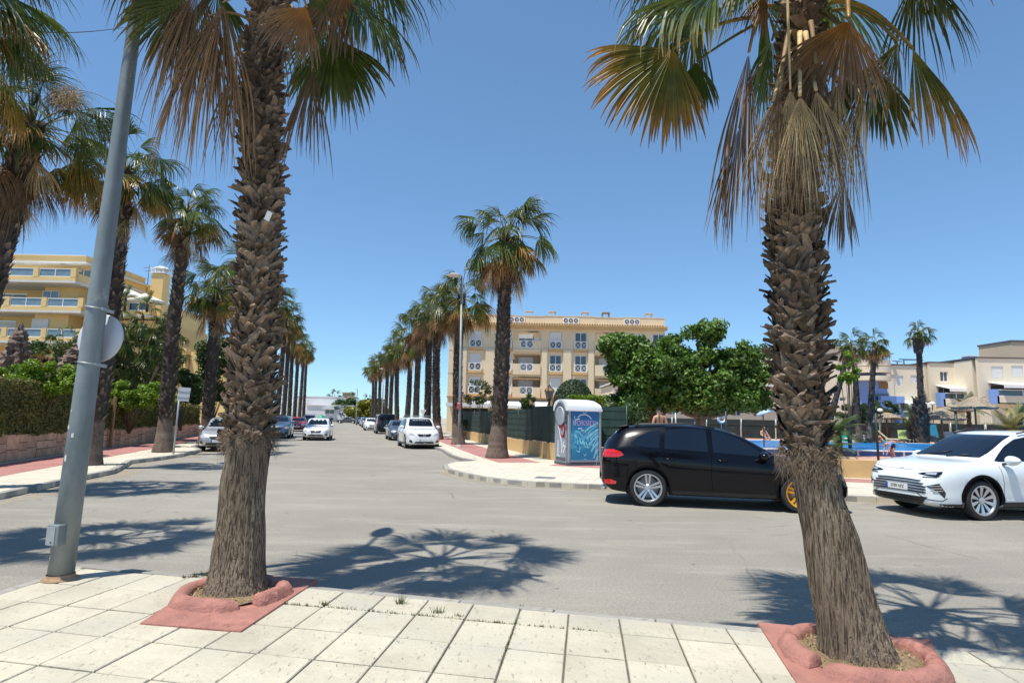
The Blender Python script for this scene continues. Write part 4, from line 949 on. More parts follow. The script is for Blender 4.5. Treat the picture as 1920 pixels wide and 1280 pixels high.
M['feather'] = leafmat('feather_frond', [(0, (.16, .17, .05)), (.3, (.06, .11, .022)), (.8, (.07, .12, .03)), (1, (.16, .17, .06))])
M['feather_y'] = leafmat('yellow_feather_frond', [(0, (.30, .24, .08)), (.3, (.26, .22, .05)), (.8, (.34, .27, .09)), (1, (.42, .34, .16))])
FT = [feather_mesh(i, 1.5, R(e), d, 'feather') for i, (e, d) in enumerate(((80, .4), (62, .8), (45, 1.), (28, 1.1), (8, .9)))]
FTY = [feather_mesh(9+i, 1.5, R(e), d, 'feather_y') for i, (e, d) in enumerate(((70, .6), (45, 1.), (25, 1.1), (0, 1.)))]
def feather(label, base, h, n, sc, seed, st=None, group=None, name='feather_palm'):
    r = thing(name, label, 'palm tree', base, 0, group); rg = random.Random(seed); st = st or FT
    m, at, L = trunk_mesh([(0, 0, -.05), (0, 0, h*.5), (0, 0, h)], [.16, .15, .13], .05, 30, seed, 8, 9); m.build('trunk', 'bark_far', r)
    for i in range(n):
        o = link('frond', st[int(i*len(st)/n)], r); o.location = (0, 0, h); s = sc*rg.uniform(.85, 1.1); o.scale = (s, s, s); o.rotation_euler = (0, 0, i*2.399+rg.uniform(-.2, .2))
def gp(x, y, Y): p = A(x, y, Y); return (p.x, p.y, PD)
feather('young feather palm standing against the pale houses, right of the tall compact palm', gp(1818, 800, 47), 2.6, 16, 1.05, 3)
feather('small feather palm left of the shaggy lower palm trunk', gp(1712, 800, 44), 2.1, 14, .75, 4)
feather('tiny feather palm low beside the shaggy palm trunk', gp(1704, 800, 43), 1.35, 12, .6, 5)
feather('spreading cycad at the pool fence right of the leaning trunk', gp(1570, 800, 25), .85, 24, .85, 6, FT[1:], name='cycad')
feather('dark spreading cycad low behind the leaning palm trunk', gp(1560, 830, 22.5), .25, 18, .7, 7, FT[2:], name='cycad')
feather('yellowing feather palm bush above the white SUV roof', gp(1895, 800, 31), 1.0, 30, 1.0, 8, FTY)
feather('green feather palm bush behind the yellowing one at the right edge', gp(1912, 800, 36), 1.6, 16, .9, 9)
bush('oleander', 'tall pale leafed oleander bush left of the black SUV tail', 'bush', gp(1185, 830, 23.6), [(tuple(A(1182+rng.uniform(-18, 18), 790+rng.uniform(-38, 30), 23.6+rng.uniform(-.3, .3))), .28, 1.5) for k in range(22)], 3200, .055, 'shrub', 31, asp=4)
bush('leafy_bush', 'green bush below the shade tree nearest the portable toilet', 'bush', gp(1165, 800, 25), [(tuple(A(1165+rng.uniform(-22, 40), 775+rng.uniform(-12, 20), 25+rng.uniform(-.3, .3))), .3, 1.1) for k in range(22)], 3500, .09, 'shrub', 32)
bush('dry_shrub', 'brown dry shrub behind the shirtless man', 'bush', gp(1222, 800, 27), [(tuple(A(1222+rng.uniform(-15, 15), 785+rng.uniform(-20, 15), 27+rng.uniform(-.3, .3))), .28, 1.) for k in range(12)], 1500, .07, mat('dry_leaf', (.22, .16, .09), .8, var=.4, vs=20), 33)
for i, (x, y, Y) in enumerate(((1625, 770, 46), (1660, 768, 47), (1600, 775, 44))):
    bush('garden_shrub', ['green shrub below the blue wall', 'green shrub at the foot of the tall palm before the blue wall', 'green shrub at the foot of the banded palm'][i], 'bush', gp(x, 800, Y), sub_clumps(tuple(A(x, y, Y)), (1.2, .8, .6), 20, .3, 20+i, .8), 2500, .1, 'shrub', 40+i, 'shrubs behind the dark screen fence')
# young street tree and potted bush by the corner fence; olive tree down the street
c = A(898, 735, 44); bush('street_tree', 'thin young street tree with sparse pale crown before the cream apartments', 'tree', (c.x, c.y, PZ), sub_clumps((c.x, c.y, c.z), (1.5, 1.1, .9), 24, .28, 2, .8), 1400, .09, 'shrub', 51)
c = A(995, 756, 33); bush('garden_shrub', 'dark green shrub rising above the screen fence', 'bush', (c.x, c.y, PD), sub_clumps((c.x, c.y, c.z), (.55, .5, .5), 12, .22, 4, .9), 1500, .08, 'shrub', 52, 'shrubs behind the dark screen fence')
c = A(878, 796, 46); bush('garden_shrub', 'leafy shrub at the dark gate behind the street lamp', 'bush', (c.x, c.y, PZ), sub_clumps((c.x, c.y, c.z), (.9, .6, .5), 12, .3, 5, .9), 1300, .12, 'shrub', 53)
for i, (x, y, Y, rr, m) in enumerate(((680, 770, 150, 4.5, 'olive'), (662, 772, 148, 3.2, 'olive'), (650, 765, 160, 5, 'shrub'), (697, 762, 155, 4.5, 'shrub'), (710, 770, 150, 4, 'shrub'))):
    c = A(x, y, Y); bush('distant_tree', ['yellow green tree right of the white building', 'small yellow green tree at the white building corner', 'dark tree behind the white building', 'grey green tree far down the street left of the palm row', 'grey green tree almost hidden by the far palm trunks'][i], 'tree', (c.x, Y, 0), sub_clumps((c.x, Y, c.z), (rr*.6, 2, rr*.45), 24, rr*.22, 60+i, .9), 1600, .5, m, 60+i, 'distant trees at the end of the street')
# weeds in the joint and in the planting rings
b = MB(); rg = random.Random(8)
def tuft(b, p, n, h):
    for i in range(n):
        a = rg.uniform(0, 2*PI); d = Vector((math.cos(a), math.sin(a), 0)); q = p+d*rg.uniform(0, .02); b.add([q-Vector((-d.y, d.x, 0))*.004, q+Vector((-d.y, d.x, 0))*.004, q+d*h*rg.uniform(.2, .6)+Vector((0, 0, h*rg.uniform(.5, 1)))], [(0, 1, 2)], 0, False, rg.random())
for i in range(150):
    x = rg.uniform(-2.0, .8); q = org+E1*((x-.53)/.4)+E2*(-0.0); tuft(b, Vector((x-.06, org.y+(org.x-x)*.2032-.50, PZ-.005)), rg.randint(2, 6), rg.uniform(.01, .035))
for px, py, h in ((752, 1131, .10), (820, 1149, .07), (605, 1133, .05), (860, 1155, .035), (368, 1080, .06), (385, 1078, .07), (350, 1082, .05)):
    q = G(px, py, PZ)
    for k in range(5): tuft(b, q+Vector((rg.uniform(-.03, .03), rg.uniform(-.02, .02), -.005)), 6, h)
for i in range(60):
    s = rg.uniform(0, 2.6); q = org+E2*(-s)+E1*(-1); tuft(b, Vector((q.x, q.y, PZ-.005)), rg.randint(2, 5), rg.uniform(.008, .02))
tag(b.build('weeds', leafcards('weed', (.05, .08, .015), (.16, .15, .05))), 'small green weeds growing in the pavement joints', 'weeds', kind='stuff')
# dry litter on the pavements and along the kerbs
b = MB()
def bit(x, y, z, k=1.):
    a = rg.uniform(0, 2*PI); d = Vector((math.cos(a), math.sin(a), rg.uniform(0, .3)))*rg.uniform(.015, .06)*k; s = Vector((-d.y, d.x, 0)).normalized()*rg.uniform(.005, .016)*k; q = Vector((x, y, z+.004)); b.add([q-s, q+s, q+d], [(0, 1, 2)], 0, False, rg.random())
for i in range(420):
    t = rg.random(); j = rg.randrange(len(KI)-2); p = Vector(KI[j]).lerp(Vector(KI[j+1]), t); bit(p.x+rg.gauss(-.1, .1), p.y+rg.gauss(-.14, .08), .0, .8)
for (cx, cy, r_, n_) in ((-13.6, 24.2, 1.2, 260), (-12.2, 17.9, .9, 200), (-15.4, 31, 1.2, 150), (-.5, 24.5, 1.0, 240), (-3, 36.4, 1., 120)):
    for i in range(n_): bit(cx+rg.gauss(0, r_*.6), cy+rg.gauss(0, r_*.6), PZ+.004, 1.3)
for i in range(170): q = G(rg.uniform(350, 1450), rg.uniform(1090, 1270), PZ); bit(q.x, q.y, PZ+.003, .35)
for i in range(140): x = rg.uniform(-3, 4); bit(x, kA0[1]+(x-kA0[0])*kAd[1]/kAd[0]+rg.uniform(.03, .25), 0, .6)
tag(b.build('litter', leafmat('kerb_litter', [(0, (.16, .11, .06)), (.5, (.30, .22, .12)), (1, (.10, .09, .05))], rnd=0)), 'dry leaf scraps scattered along kerbs and palm feet', 'litter', kind='stuff')
# red rings
def ring(label, px, pad, a_gaps, Rr, seed):
    c = G(*px, PZ); r = thing('tree_surround', label, 'tree surround', (c.x, c.y, PZ), 0, 'red concrete rings round the big palms'); rg = random.Random(seed)
    P = [G(*p, PZ)-c for p in pad]; m = MB(); m.prism([(p.x, p.y) for p in P], -.03, .014); m.build('pad', 'terra', r, bevel=.006)
    for (a0, a1) in a_gaps:
        m = MB(); n = 30; V = []; prof = [(-.066, 0), (-.062, .05), (-.038, .078), (0, .088), (.038, .076), (.066, .042), (.085, 0)]
        for i in range(n+1):
            a = R(a0+(a1-a0)*i/n); e = min(1, min(i, n-i)/2.2+.25); w_ = 1+.10*mnoise.noise(Vector((math.cos(a)*2, math.sin(a)*2, seed)))
            for (dr, z) in prof: rr = Rr*w_+dr*(.8+.2*e); V.append((rr*math.cos(a), rr*math.sin(a), z*(e**.4)*(1+.12*mnoise.noise(Vector((a*3, seed, 0))))+.012))
        k = len(prof); F = [(i*k+j, (i+1)*k+j, (i+1)*k+j+1, i*k+j+1) for i in range(n) for j in range(k-1)]; F += [tuple(range(k)), tuple(reversed(range(n*k, n*k+k)))]
        m.add(V, F, 0, True); m.build('rim', 'terra', r, sharp=60)
    m = MB(); V = [(0, 0, .06)]; F = []
    for q in range(1, 7):
        for j in range(40):
            a = 2*PI*j/40; rr = (Rr-.03)*q/6; V.append((rr*math.cos(a), rr*math.sin(a), .05+.02*mnoise.noise(Vector((math.cos(a)*rr*9, math.sin(a)*rr*9, seed)))-.02*(q/6)))
    F += [(0, 1+j, 1+(j+1) % 40) for j in range(40)]+[(1+(q-1)*40+j, 1+q*40+j, 1+q*40+(j+1) % 40, 1+(q-1)*40+(j+1) % 40) for q in range(1, 6) for j in range(40)]
    m.add(V, F, 0, True); m.build('soil', 'soil', r)
    bb = MB()
    for i in range(260):
        a = rg.uniform(0, 2*PI); q = Vector((math.cos(a), math.sin(a), 0))*rg.uniform(.24, Rr-.04)+Vector((0, 0, .05)); d = Vector((rg.uniform(-1, 1), rg.uniform(-1, 1), rg.uniform(.0, .7)))*rg.uniform(.015, .05); s = Vector((-d.y, d.x, 0)).normalized()*rg.uniform(.003, .008); bb.add([q-s, q+s, q+d], [(0, 1, 2)], 0, False, rg.random())
    tag(bb.build('litter', leafmat('dry_litter', [(0, (.30, .22, .10)), (.6, (.42, .33, .18)), (1, (.12, .13, .04))], rnd=0), r), kind='stuff')
ring('red concrete ring and pad round the left big palm, beside the lamp post', (436, 1118), [(262, 1170), (452, 1185), (597, 1088), (410, 1074)], [(48, 300), (-42, 30)], .40, 2)
ring('red concrete ring and pad round the right leaning palm', (1614, 1236), [(1512, 1310), (1800, 1335), (1745, 1200), (1420, 1168)], [(150, 205), (215, 388), (40, 138)], .44, 5)
# ================================================================== CARS
def pchip(tab):
    x = np.array([p[0] for p in tab], float); y = np.array([p[1] for p in tab], float); h = np.diff(x); dl = np.diff(y)/h; n = len(x); d = np.zeros(n)
    for i in range(1, n-1):
        if dl[i-1]*dl[i] > 0: w1 = 2*h[i]+h[i-1]; w2 = h[i]+2*h[i-1]; d[i] = (w1+w2)/(w1/dl[i-1]+w2/dl[i])
    d[0], d[-1] = dl[0], dl[-1]
    def f(q):
        i = int(np.clip(np.searchsorted(x, q)-1, 0, n-2)); t = (q-x[i])/h[i]; t = min(1, max(0, t))
        return y[i]*(1+2*t)*(1-t)**2+h[i]*d[i]*t*(1-t)**2+y[i+1]*t*t*(3-2*t)+h[i]*d[i+1]*t*t*(t-1)
    return f
class Body:
    def __init__(s, sp, nst=110):
        zt, zs, wd, wr, zb = [pchip(sp[k]) for k in ('zt', 'zs', 'w', 'wr', 'zb')]; x0, x1 = sp['zt'][0][0], sp['zt'][-1][0]
        wh = sp['wheels']; Ra = sp['arch']; zw = sp['R']; xs = list(np.linspace(x0, x1, nst))
        for c in wh: xs += [c+Ra*math.cos(a) for a in np.linspace(0, PI, 25)]+[c-Ra-.004, c+Ra+.004]
        for e in (x0, x1): xs += [e+(1 if e == x0 else -1)*q for q in (.012, .03, .055, .09)]
        xs = sorted(set(round(q, 4) for q in xs)); k = 15; V = []; F = []
        tum = sp.get('tumble', .45)
        for x in xs:
            T, Sh, W, Wr, B = zt(x), zs(x), wd(x), wr(x), zb(x); Sh = min(Sh, T-.015); g = T-Sh; zr = Sh+g*.80 if g < .25 else T-.05-.02*min(1, g); Wr = min(Wr, W*.95); h = Sh-B
            P = [(0, B), (W*.80, B), (W*.95, B+.035), (W*.985, B+.10*h+.03), (W*.975, B+.34*h), (W*.995, B+.58*h), (W*1.0, B+.76*h), (W*.985, B+.90*h), (W*.945, Sh),
                 (W*.945+(Wr-W*.945)*.10, Sh+(zr-Sh)*.12), (W*.945+(Wr-W*.945)*.52, Sh+(zr-Sh)*.55), (Wr, zr), (Wr*.90, zr+(T-zr)*.55), (Wr*.5, zr+(T-zr)*.92), (0, T)]
            za = 0
            for c in wh:
                if abs(x-c) < Ra: za = max(za, zw+math.sqrt(max(0, Ra*Ra-(x-c)**2)))
            P = [(y, max(z, za) if z < Sh else z) for y, z in P]
            V += [(x, -y, z) for y, z in P]
        n = len(xs)
        for i in range(n-1):
            for j in range(k-1): F.append((i*k+j, i*k+j+1, (i+1)*k+j+1, (i+1)*k+j))
        o = len(V); V += [(x, -y, z) for x, y, z in V]; F += [tuple(o+q for q in reversed(f)) for f in F]
        for e, rev in ((0, True), (n-1, False)):
            ring = [e*k+j for j in range(k)]+[o+e*k+j for j in reversed(range(k))]; F.append(tuple(reversed(ring)) if rev else tuple(ring))
        s.m = MB(); s.m.add(V, F, 0, True); s.sp = sp; me = s.m.mesh('tmp', 'white'); bm = bmesh.new(); bm.from_mesh(me); bmesh.ops.remove_doubles(bm, verts=bm.verts, dist=.0006); bmesh.ops.recalc_face_normals(bm, faces=bm.faces)
        bmesh.ops.dissolve_degenerate(bm, dist=.0005, edges=bm.edges); s.bvh = BVHTree.FromBMesh(bm); bm.to_mesh(me); bm.free(); s.me = me; s.x0, s.x1 = x0, x1
    def body(s, root, m, name='body'):
        me = s.me; me.materials.clear(); me.materials.append(m); 
        for p in me.polygons: p.use_smooth = True
        me.set_sharp_from_angle(angle=R(38)); me.name = name; return link(name, me, root)
    def patch(s, name, poly, frame, m, root, off=.006, res=.05, skirt=.02, smooth=True, label=None):
        """poly in (u, v); frame = (origin, u axis, v axis, cast direction): laid on the body with a small thickness"""
        O, U, Vv, Dd = [Vector(q) for q in frame]; Dd.normalize(); bm = bmesh.new(); vs = [bm.verts.new((p[0], p[1], 0)) for p in poly]; bm.faces.new(vs); bmesh.ops.triangulate(bm, faces=bm.faces)
        for it in range(6):
            le = [e for e in bm.edges if e.calc_length() > res]
            if not le: break
            bmesh.ops.subdivide_edges(bm, edges=le, cuts=1); bmesh.ops.triangulate(bm, faces=[f for f in bm.faces if len(f.verts) > 3])
        bad = []; 
        for v in bm.verts:
            q = O+U*v.co.x+Vv*v.co.y; hit, nr, _, _ = s.bvh.ray_cast(q-Dd*4, Dd)
            if hit is None: bad.append(v); continue
            v.co = hit-Dd*off
        if bad: bmesh.ops.delete(bm, geom=bad, context='VERTS')
        if not bm.faces: bm.free(); return None
        ed = [e for e in bm.edges if e.is_boundary]; ex = bmesh.ops.extrude_edge_only(bm, edges=ed)
        for v in [g for g in ex['geom'] if isinstance(g, bmesh.types.BMVert)]: v.co += Dd*(off+skirt)
        bmesh.ops.recalc_face_normals(bm, faces=bm.faces)
        me = bpy.data.meshes.new(name); bm.to_mesh(me); bm.free(); me.materials.append(M[m] if isinstance(m, str) else m)
        for p in me.polygons: p.use_smooth = smooth
        me.set_sharp_from_angle(angle=R(40))
        # faces should look outward
        return link(name, me, root, label=label)
    def side(s, name, poly, sgn, m, root, **k):
        return s.patch(name, poly, ((0, 0, 0), (1, 0, 0), (0, 0, 1), (0, -sgn, 0)), m, root, **k)
    def front(s, name, poly, m, root, back=False, diag=0, **k):
        sg = -1 if back else 1; d = Vector((-sg, -diag, 0)).normalized(); x = 0 if not diag else (s.x1-.12 if sg > 0 else s.x0+.12)
        return s.patch(name, poly, ((x, 0, 0), (0, 1, 0), (0, 0, 1), d), m, root, **k)
def mirror(poly): return [(-u, v) for u, v in poly]
WM = {}
def wheel(root, pos, Rw, wd, style, sgn, rim='alloy', ns=5, label=None):
    """sgn: +1 outer face looks to +y"""
    h = thing('wheel', label, None, pos, 0 if sgn > 0 else PI); h.parent = root; key = (round(Rw, 3), style, rim)
    if key not in WM:
        t = MB(); ri = Rw*.74; t.lathe([(ri, -wd*.5), (Rw*.93, -wd*.5), (Rw*.985, -wd*.40), (Rw, -wd*.28), (Rw, wd*.28), (Rw*.985, wd*.40), (Rw*.93, wd*.5), (ri+.012, wd*.5), (ri, wd*.44), (ri, -wd*.5)], n=40, axis='Y')
        for q in (-.15, 0, .15): t.lathe([(Rw+.0008, wd*q-.004), (Rw+.0008, wd*q+.004)], n=40, axis='Y')
        t.lathe([(ri*.98, -wd*.3), (.02, -wd*.3)], n=30, axis='Y')
        rm = MB(); y = wd*.36; rm.lathe([(ri, wd*.45), (ri+.006, wd*.49), (ri-.012, wd*.49), (ri-.03, wd*.40), (ri-.035, -wd*.2)], n=40, axis='Y')
        for i in range(ns):
            a = 2*PI*i/ns+PI/2
            for da in ({'twin': (-.16, .16), 'blade': (0,), 'multi': (-.12, .12)}[style]):
                i0 = .05; o0 = ri-.015; w0, w1 = (.016, .024) if style != 'blade' else (.014, .038); a1 = a+da*(1. if style == 'twin' else 2.); aa = a+da*.6
                p0 = Vector((math.cos(a+da*2.2)*i0*1.2, y-.012, math.sin(a+da*2.2)*i0*1.2)); p1 = Vector((math.cos(a1)*o0, y+.018, math.sin(a1)*o0)); d = (p1-p0).normalized(); sd = Vector((-d.z, 0, d.x)).normalized()
                V = [p0-sd*w0, p0+sd*w0, p1+sd*w1, p1-sd*w1]; V += [v-Vector((0, .03, 0)) for v in V]; rm.add(V, [(0, 3, 2, 1), (4, 5, 6, 7), (0, 1, 5, 4), (1, 2, 6, 5), (2, 3, 7, 6), (3, 0, 4, 7)])
        rm.lathe([(.068, y-.03), (.066, y), (.05, y+.014), (.001, y+.016)], n=20, axis='Y')
        br = MB(); br.lathe([(ri*.80, -.02), (ri*.80, .0), (.02, .0)], n=30, axis='Y')
        bk = MB(); bk.lathe([(ri*.985, y-.045), (.02, y-.06)], n=30, axis='Y')
        WM[key] = (t.mesh('tyre', 'rubber'), rm.mesh('rim', rim), br.mesh('brake_disc', 'galv_plain' if style == 'twin' else 'black'), bk.mesh('rim_back', 'alloy_dark'))
        for me in WM[key][:2]: me.set_sharp_from_angle(angle=R(35))
    for nm, me in zip(('tyre', 'rim', 'brake_disc'), WM[key][:3]):
        o = link(nm, me, h)
    if style != 'twin': link('rim_back', WM[key][3], h)
    return h
def mirror_part(root, x, y, z, m, sc=1.):
    sg = 1 if y > 0 else -1; b = MB(); n = 14; V = []; F = []
    for i in range(9):
        f = PI*i/8; 
        for j in range(n):
            a = 2*PI*j/n; q = (math.sin(f)*math.cos(a), math.cos(f), math.sin(f)*math.sin(a)); V.append((x+(.085*q[0]-.03*max(0, -q[0]))*sc, y+sg*(.02+.125*q[1]*sc), z+.085*q[2]*sc*(1-.18*q[1])))
    for i in range(8):
        for j in range(n): F.append((i*n+j, i*n+(j+1) % n, (i+1)*n+(j+1) % n, (i+1)*n+j))
    b.add(V, F, 0, True); b.bar((x+.03, y-sg*.14, z-.07), (x, y-sg*.02, z-.05), .07, .04, 1); o = b.build('mirror', [m, 'black'], root); return o
def plate(root, bd, front, z, txt, y=0, w_=.52, tilt=0):
    x = None; hit = bd.bvh.ray_cast(Vector((5 if front else -5, y, z)), Vector((-1 if front else 1, 0, 0)))[0]; sg = 1 if front else -1
    hs = [bd.bvh.ray_cast(Vector((5*sg, y+q, z)), Vector((-sg, 0, 0)))[0] for q in (-.24, 0, .24)]; x = max(h.x*sg for h in hs if h)*sg
    b = MB(); b.box((0, 0, 0), (.012, w_, .115)); o = b.build('number_plate', 'plate', root); o.location = (x+sg*.012, y, z)
    b = MB(); b.box((sg*.0075, -sg*(w_/2-.022) if front else w_/2-.022, 0), (.003, .044, .112)); b.build('country_strip', 'plate_blue', o)
    if txt: text_mesh(txt, .085, 'lettering', 'ink', o, (sg*.0075, .02*sg, 0), (PI/2, 0, PI/2*sg), .001, .92)
    return o
def arches(root, bd, m, wdt=.06, lo=-.32, sgns=(-1, 1)):
    sp = bd.sp
    for c in sp['wheels']:
        for sg in sgns:
            Ra, zw = sp['arch'], sp['R']; po = []
            a = np.linspace(lo, PI-lo, 26); O = [(c+(Ra+wdt)*math.cos(q), zw+(Ra+wdt)*math.sin(q)) for q in a]; I = [(c+(Ra-.004)*math.cos(q), zw+(Ra-.004)*math.sin(q)) for q in a]
            mm = MB(); V = []; F = []
            def yy(x, z):
                for dz in (0, .03, .06, .1):
                    h = bd.bvh.ray_cast(Vector((x, 4*sg, z+dz)), Vector((0, -sg, 0)))[0]
                    if h and h.y*sg > .3: return h.y
                return sg*.9
            for (o_, i_) in zip(O, I): y = yy(*o_)+sg*.010; V += [(o_[0], y-sg*.012, o_[1]), (o_[0]*.985+c*.015, y, o_[1]-.004), (i_[0], y, i_[1]), (i_[0], y-sg*.12, i_[1])]
            for i in range(len(a)-1):
                for j in range(3): F.append((i*4+j, i*4+j+1, i*4+j+5, i*4+j+4))
            mm.add(V, F, 0, True); mm.build('wheel_arch_trim', m, root, sharp=40)
def wells(root, bd):
    sp = bd.sp; w_ = max(p[1] for p in sp['w'])
    m = MB()
    for c in sp['wheels']: m.lathe([(sp['arch']-.01, -w_*.86), (sp['arch']-.01, w_*.86)], (c, 0, sp['R']), 28, 'Y', a0=0, a1=PI); m.box((c, 0, sp['R']+.10), (sp['arch']*1.92, w_*1.16, sp['arch']*1.45))
    m.box((0, 0, min(p[1] for p in sp['zb'])+.12), (sp['wheels'][1]-sp['wheels'][0]+1.2, w_*1.5, .10)); m.build('underbody', 'black', root)
def seg(poly_pts, w_):
    """thin line as polygon"""
    L, Rr = [], []
    for i, p in enumerate(poly_pts):
        a = Vector(poly_pts[max(0, i-1)]); c = Vector(poly_pts[min(len(poly_pts)-1, i+1)]); d = (c-a).normalized(); n = Vector((-d.y, d.x))*w_/2; L.append(tuple(Vector(p)+n)); Rr.append(tuple(Vector(p)-n))
    return L+list(reversed(Rr))
M['gap'] = mat('panel_gap', (.004, .004, .005), 1., spec=0)

# --- black SUV
def black_suv():
    a, c = G(1221, 948), G(1505, 961); d = (c-a).normalized(); rz = math.atan2(d.y, d.x); mid = (a+c)/2+Vector((-d.y, d.x, 0))*.83-d*.05
    root = thing('parked_car', 'glossy black SUV with an orange front wheel parked at the corner', 'car', (mid.x, mid.y, 0), rz)
    P = carpaint('black_car_paint', (.0022, .0022, .0045), 0, .2); P.node_tree.nodes['Principled BSDF'].inputs['Coat Weight'].default_value = .7; P.node_tree.nodes['Principled BSDF'].inputs['Specular IOR Level'].default_value = .15; P.node_tree.nodes['Principled BSDF'].inputs['Coat IOR'].default_value = 1.4
    sp = dict(R=.37, arch=.425, wheels=(-1.45, 1.45),
        zt=[(-2.44, .72), (-2.42, .90), (-2.39, 1.06), (-2.33, 1.22), (-2.20, 1.38), (-2.02, 1.545), (-1.88, 1.60), (-1.4, 1.655), (-.8, 1.67), (-.3, 1.645), (.1, 1.575), (.5, 1.42), (.9, 1.20), (1.10, 1.09), (1.22, 1.05), (1.7, .985), (2.1, .88), (2.32, .74), (2.42, .55)],
        zs=[(-2.44, .62), (-2.38, .95), (-2.25, 1.10), (-1.9, 1.15), (-1.0, 1.10), (0, 1.03), (.9, .98), (1.2, .965), (1.7, .92), (2.1, .82), (2.32, .66), (2.42, .48)],
        w=[(-2.42, .60), (-2.38, .74), (-2.28, .85), (-2.05, .93), (-1.5, .975), (-.8, .955), (0, .95), (.8, .955), (1.5, .975), (2.0, .92), (2.25, .80), (2.38, .62), (2.42, .48)],
        wr=[(-2.42, .52), (-2.0, .62), (-1.5, .665), (-.4, .70), (.3, .69), (.8, .71), (1.15, .78), (1.4, .82), (2.1, .74), (2.42, .36)],
        zb=[(-2.42, .48), (-2.34, .36), (-2.1, .27), (-1.5, .23), (1.5, .22), (2.2, .22), (2.42, .32)])
    bd = Body(sp, 130); bd.body(root, P); wells(root, bd)
    W1 = [(-1.80, 1.25), (-1.62, 1.19), (-1.22, 1.165), (-1.18, 1.53), (-1.42, 1.49), (-1.62, 1.40)]; W2 = [(-1.12, 1.16), (-.26, 1.115), (-.28, 1.555), (-.62, 1.575), (-1.08, 1.545)]; W3 = [(-.16, 1.11), (.74, 1.055), (.86, 1.065), (.58, 1.26), (.34, 1.40), (.10, 1.50), (-.17, 1.55)]
    for sg in (-1, 1):
        for wv in (W1, W2, W3): bd.side('side_window', wv, sg, 'carglass', root, off=.004)
        bd.side('headlight', [(1.75, .80), (2.18, .74), (2.22, .80), (2.0, .90), (1.72, .93)], sg, 'lamp_clear', root)
        bd.side('tail_light', [(-2.40, .99), (-2.33, .955), (-2.04, .965), (-1.93, 1.01), (-1.99, 1.08), (-2.16, 1.125), (-2.33, 1.11)], sg, 'lamp_red', root, off=.010)
        bd.side('reflector', [(-2.33, .40), (-2.10, .42), (-2.08, .47), (-2.20, .51), (-2.34, .50)], sg, 'lamp_red', root, off=.008)
        for ln in ([(-.20, 1.09), (-.21, .6), (-.19, .36)], [(1.0, .99), (.98, .7), (.97, .36)], [(-1.15, 1.13), (-1.09, .98)]): bd.side('door_gap', seg(ln, .008), sg, 'gap', root, off=.0015)
        bd.side('sill_trim', [(-.98, .255), (.98, .245), (.98, .33), (-.98, .335)], sg, 'black', root, off=.012)
        for hx_ in (-1.02, .0):
            q = bd.bvh.ray_cast(Vector((hx_, 3*sg, .955)), Vector((0, -sg, 0)))[0]; m = MB(); m.tube([(hx_-.10, q.y+sg*.005, .955), (hx_-.08, q.y+sg*.03, .957), (hx_+.08, q.y+sg*.03, .957), (hx_+.10, q.y+sg*.005, .955)], [.012, .016, .016, .012], 8); m.build('door_handle', P, root)
        mirror_part(root, .78, sg*1.03, 1.07, P, 1.05)
    bd.front('rear_window', [(-.60, 1.20), (.60, 1.20), (.55, 1.50), (-.55, 1.50)], 'carglass', root, back=True, off=.004)
    bd.front('windscreen', [(-.70, 1.12), (.70, 1.12), (.60, 1.55), (-.60, 1.55)], 'carglass', root, off=.004)
    bd.front('grille', [(-.6, .34), (.6, .34), (.66, .52), (-.66, .52)], 'black', root)
    m = MB(); m.add([(-2.14, -.60, 1.585), (-2.14, .60, 1.585), (-1.82, .63, 1.632), (-1.82, -.63, 1.632), (-2.16, -.60, 1.555), (-2.16, .60, 1.555), (-1.95, .63, 1.56), (-1.95, -.63, 1.56)], [(0, 3, 2, 1), (4, 5, 6, 7), (0, 1, 5, 4), (1, 2, 6, 5), (2, 3, 7, 6), (3, 0, 4, 7)]); m.build('roof_spoiler', P, root, bevel=.012)
    for sg in (-1, 1):
        m = MB(); m.tube([(-1.7, sg*.65, 1.60), (-1.55, sg*.655, 1.645), (-.6, sg*.69, 1.67), (-.1, sg*.685, 1.59)], .018, 6); m.build('roof_rail', 'black', root)
    m = MB(); m.tube([(-2.40, -.45, .31), (-2.30, -.45, .31)], .05, 10); m.tube([(-2.40, .45, .31), (-2.30, .45, .31)], .05, 10); m.build('exhaust', 'chrome', root)
    plate(root, bd, False, .62, '')
    arches(root, bd, 'matte_black', .03)
    for x, rm in ((-1.45, 'alloy'), (1.45, 'alloy_orange')):
        for sg in (-1, 1): wheel(root, (x, sg*.825, .37), .37, .275, 'twin', sg, rm if sg < 0 else 'alloy', 5, 'orange alloy wheel' if rm != 'alloy' and sg < 0 else None)
    m = MB(); m.box((-1.30, -.79, .42), (.10, .06, .20)); m.build('brake_caliper', 'caliper', root)
black_suv()
